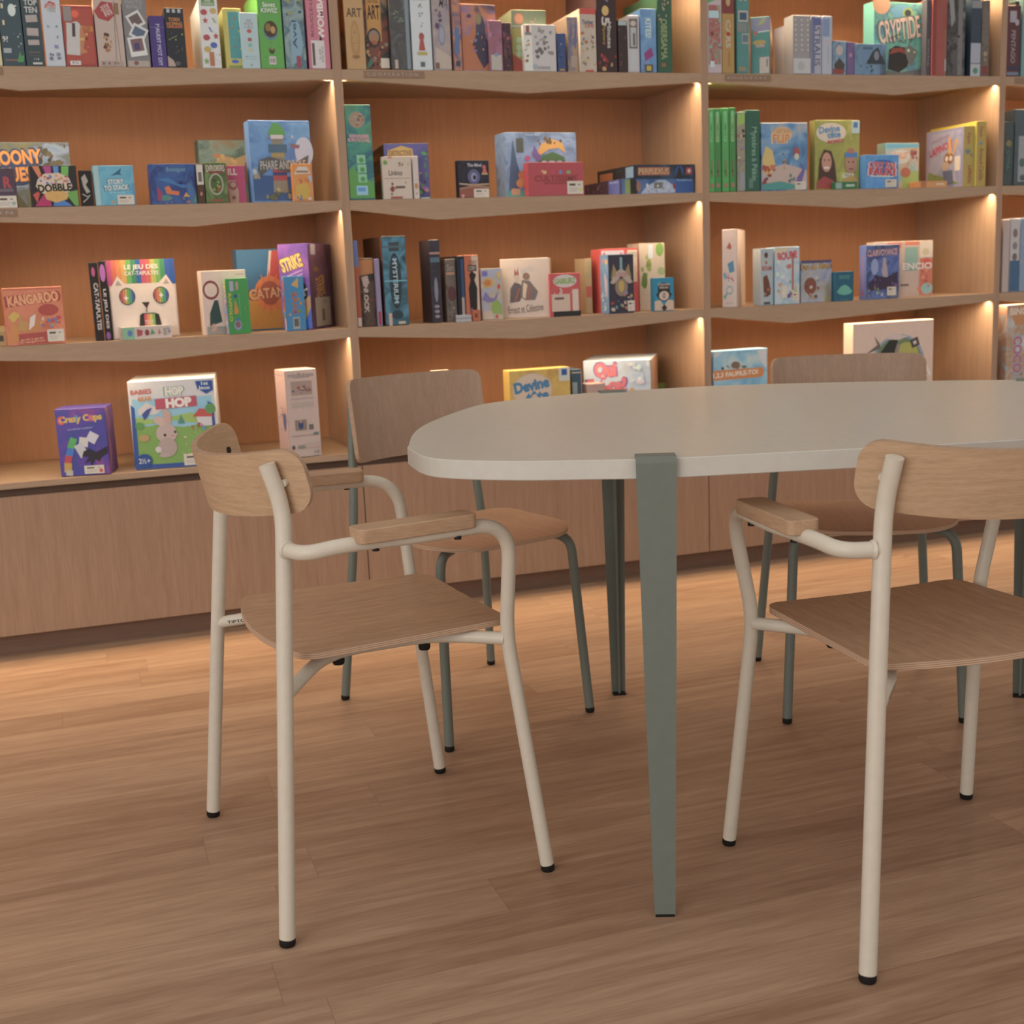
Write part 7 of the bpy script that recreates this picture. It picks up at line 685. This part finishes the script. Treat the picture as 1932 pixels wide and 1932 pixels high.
def make_armchair():
    root = empty('armchair')
    for s in (-1, 1):
        rear = fillet([(s*.283, -.240, 0), (s*.2245, -.178, .695), (s*.221, -.198, .768)], [.045], 8)
        tube_part('leg', rear, RT*1.08, WHITE, root)
        front = fillet([(s*.258, .240, 0), (s*.233, .190, .437), (s*.276, .186, .641), (s*.296, .02, .641), (s*.294, -.110, .641), (s*.285, -.165, .633), (s*.230, -.184, .634)], [.045, .07, .02, .06, .04], 10)
        lg = tube_part('leg', front, RT, WHITE, root)
        w = MB(); w.tube([Vector((s*.230, -.184, .634))+Vector((s*.0105, .003, 0)), Vector((s*.230, -.184, .634))+Vector((s*.0155, .0045, 0))], [.0155, .0135], WHITE, 18); w.build('weld_collar', lg, normals=False)
        rail = fillet([(s*.234, .186, .430), (s*.150, .088, .431), (s*.150, -.105, .431), (s*.249, -.204, .403)], [.06, .06], 8)
        q = MB(); q.tube(rail, .0112, WHITE, 18); rl = q.build('seat_rail', root, normals=False)
        for yy in (.070, -.085):
            q = MB(); q.tube([(s*.150, yy, .408), (s*.150, yy, .412), (s*.150, yy, .424)], [.009, .0105, .0105], BLACK, 14); q.build('bumper', rl, normals=False)
        if s < 0:
            q = MB(); c0 = Vector((-.2365, -.1875, .4185)); d = Vector((.72, .68, .16)).normalized(); n = Vector((-.68, .72, 0)).normalized()*-1
            # lettering printed on the outer side of the left rail
            nn = Vector((-.69, .72, 0)).normalized(); a0 = Vector((-.240, -.195, .406)); b0 = Vector((-.190, -.145, .418)); U = (b0-a0); V = Vector((0, 0, 1)); V = (V-U.normalized()*V.dot(U.normalized())).normalized()*.007
            nn = U.cross(V).normalized(); 
            decorate(q, a0+nn*.0118-V*.5+U*.2, U*.75, V, [('T', 'TIPTOE', .5, .5, .9, .8, '2a2624', 0, None, .01)], 1)
            decorate(q, b0-nn*.0118-V*.5-U*.2, -U*.75, V, [('T', 'TIPTOE', .5, .5, .9, .8, '2a2624', 0, None, .01)], 1)
            q.build('lettering', rl, normals=False)
        # armrest pad
        pts = []; Lh, Wh, rc = .103, .026, .012
        for cx_, cy_, a0 in ((Wh-rc, Lh-rc, 0), (-Wh+rc, Lh-rc, 90), (-Wh+rc, -Lh+rc, 180), (Wh-rc, -Lh+rc, 270)):
            for a in range(0, 91, 15): pts.append((cx_+rc*math.cos(R(a0+a)), cy_+rc*math.sin(R(a0+a))))
        an = R(5*s); pts = [(x*math.cos(an)-y*math.sin(an)+s*.290, x*math.sin(an)+y*math.cos(an)+.012) for x, y in pts]
        q = MB(); q.prism(pts, .644, .667, OAK_ARM, bev=.0015); ar = q.build('armrest', root)
        for yy in (-.055, .085):
            q = MB(); q.tube([(s*(.295-yy*.03), yy, .6265), (s*(.295-yy*.03), yy, .632)], .006, STEEL, 12); q.build('screw', ar, normals=False)
    # seat
    def seat(u, v):
        y = ease(v); yy = y*.187; L, H, r_ = .187, 1., .03
        half = (.212+.012*(-y)); a = abs(yy)
        if a > L-r_: half -= r_-math.sqrt(max(0, r_*r_-(a-(L-r_))**2))
        x = u*half; bow = .032*(1-(x/.22)**2)*max(0, -y)**2
        return Vector((x, yy+.026-bow, .450-.007*(1-(x/.22)**2)*(1-y*y*.5)))
    q = MB(); sheet(q, numnorm(seat), 16, 26, .011, OAK_SEAT, PLY); st = q.build('seat', root, normals=False)
    # backrest
    Rr = .324; th0 = .857; al = R(12)
    def back(u, v):
        sL = Rr*th0; s_ = ease(u)*sL; t = v*round_h(s_, sL, .052, .037); a = s_/Rr
        x = Rr*math.sin(a); y = -(Rr*math.cos(a)-Rr*math.cos(th0))
        return Vector((x, y*math.cos(al)-t*math.sin(al)-.140, t*math.cos(al)+y*math.sin(al)+.744))
    q = MB(); sheet(q, numnorm(back), 40, 10, .011, OAK_BACK, OAK_RIM); bk = q.build('backrest', root, normals=False)
    for s in (-1, 1):
        for t in (-.0,):
            p, n = numnorm(back)(s*.66, 0)
            if n.y > 0: n = -n
            q = MB(); q.tube([p-n*.0058, p-n*.0075], .0065, STEEL, 14); q.build('screw', bk, normals=False)
            q = MB(); q.tube([p+n*.004, p+n*.013], .006, WHITE, 12); q.build('spacer', bk, normals=False)
    return root
def make_side_chair():
    root = empty('side_chair')
    for s in (-1, 1):
        rear = fillet([(s*.220, -.236, 0), (s*.186, -.190, .44), (s*.150, -.232, .79)], [.12], 8)
        tube_part('leg', rear, .0110, GREEN, root)
        front = fillet([(s*.197, .238, 0), (s*.178, .205, .436), (s*.100, .150, .436), (s*.095, -.02, .436)], [.075, .05], 9)
        tube_part('leg', front, .0110, GREEN, root)
        q = MB(); q.tube(fillet([(s*.095, .0, .436), (s*.095, -.12, .436), (s*.184, -.186, .43)], [.06], 7), .0105, GREEN, 16); rl = q.build('seat_rail', root, normals=False)
        for yy in (.115, -.06):
            q = MB(); q.tube([(s*.096, yy, .415), (s*.096, yy, .428)], .010, BLACK, 12); q.build('bumper', rl, normals=False)
    def seat(u, v):
        y = ease(v); yy = y*.172; L = .172; half = .195; a = abs(yy); r_ = .10 if y > 0 else .05
        if a > L-r_: half -= r_-math.sqrt(max(0, r_*r_-(a-(L-r_))**2))
        half = max(half, .02); x = u*half
        bow = .02*(1-(x/.2)**2)*max(0, y)**2
        return Vector((x, yy+.068+bow,   .450+.004*(x/.2)**2 - .003*max(0, y)**3))
    q = MB(); sheet(q, numnorm(seat), 16, 30, .009, OAK_SIDE, PLY); q.build('seat', root, normals=False)
    Rr = .5; sL = .192
    def back(u, v):
        s_ = ease(u)*sL; t = v*round_h(s_, sL, .101, .022); a = s_/Rr
        x = Rr*math.sin(a); y = -(Rr*math.cos(a)-Rr*math.cos(sL/Rr))+.020*(abs(s_)/sL)**5; al = R(9)
        return Vector((x, y-t*math.sin(al)-.180, t*math.cos(al)+.706))
    q = MB(); sheet(q, numnorm(back), 24, 10, .010, OAK_BACKV, OAK_RIM); q.build('backrest', root, normals=False)
    return root
arm = make_armchair()
arm2 = copy_tree(arm)
for o, (x, y, hd), lb in ((arm, ARM[0], 'cream-framed oak armchair at the rounded left end of the table, seen from behind'), (arm2, ARM[1], 'cream-framed oak armchair at the front right of the table, cut by the photo edge')):
    o.location = (x, y, 0); o.rotation_euler.z = R(hd-90); tag(o, lb, 'chair', 'cream armchairs at the table')
sc_ = make_side_chair(); sc2 = copy_tree(sc_)
for o, (x, y, hd), lb in ((sc_, SIDE[0], 'armless oak chair with grey-green legs behind the table, nearer the left end'), (sc2, SIDE[1], 'armless oak chair with grey-green legs behind the table, right of the clamped leg')):
    o.location = (x, y, 0); o.rotation_euler.z = R(hd-90); tag(o, lb, 'chair', 'grey-green side chairs behind the table')

# ------------------------------------------------------------------ games on the shelves
for row in BOXES: game_box(row)
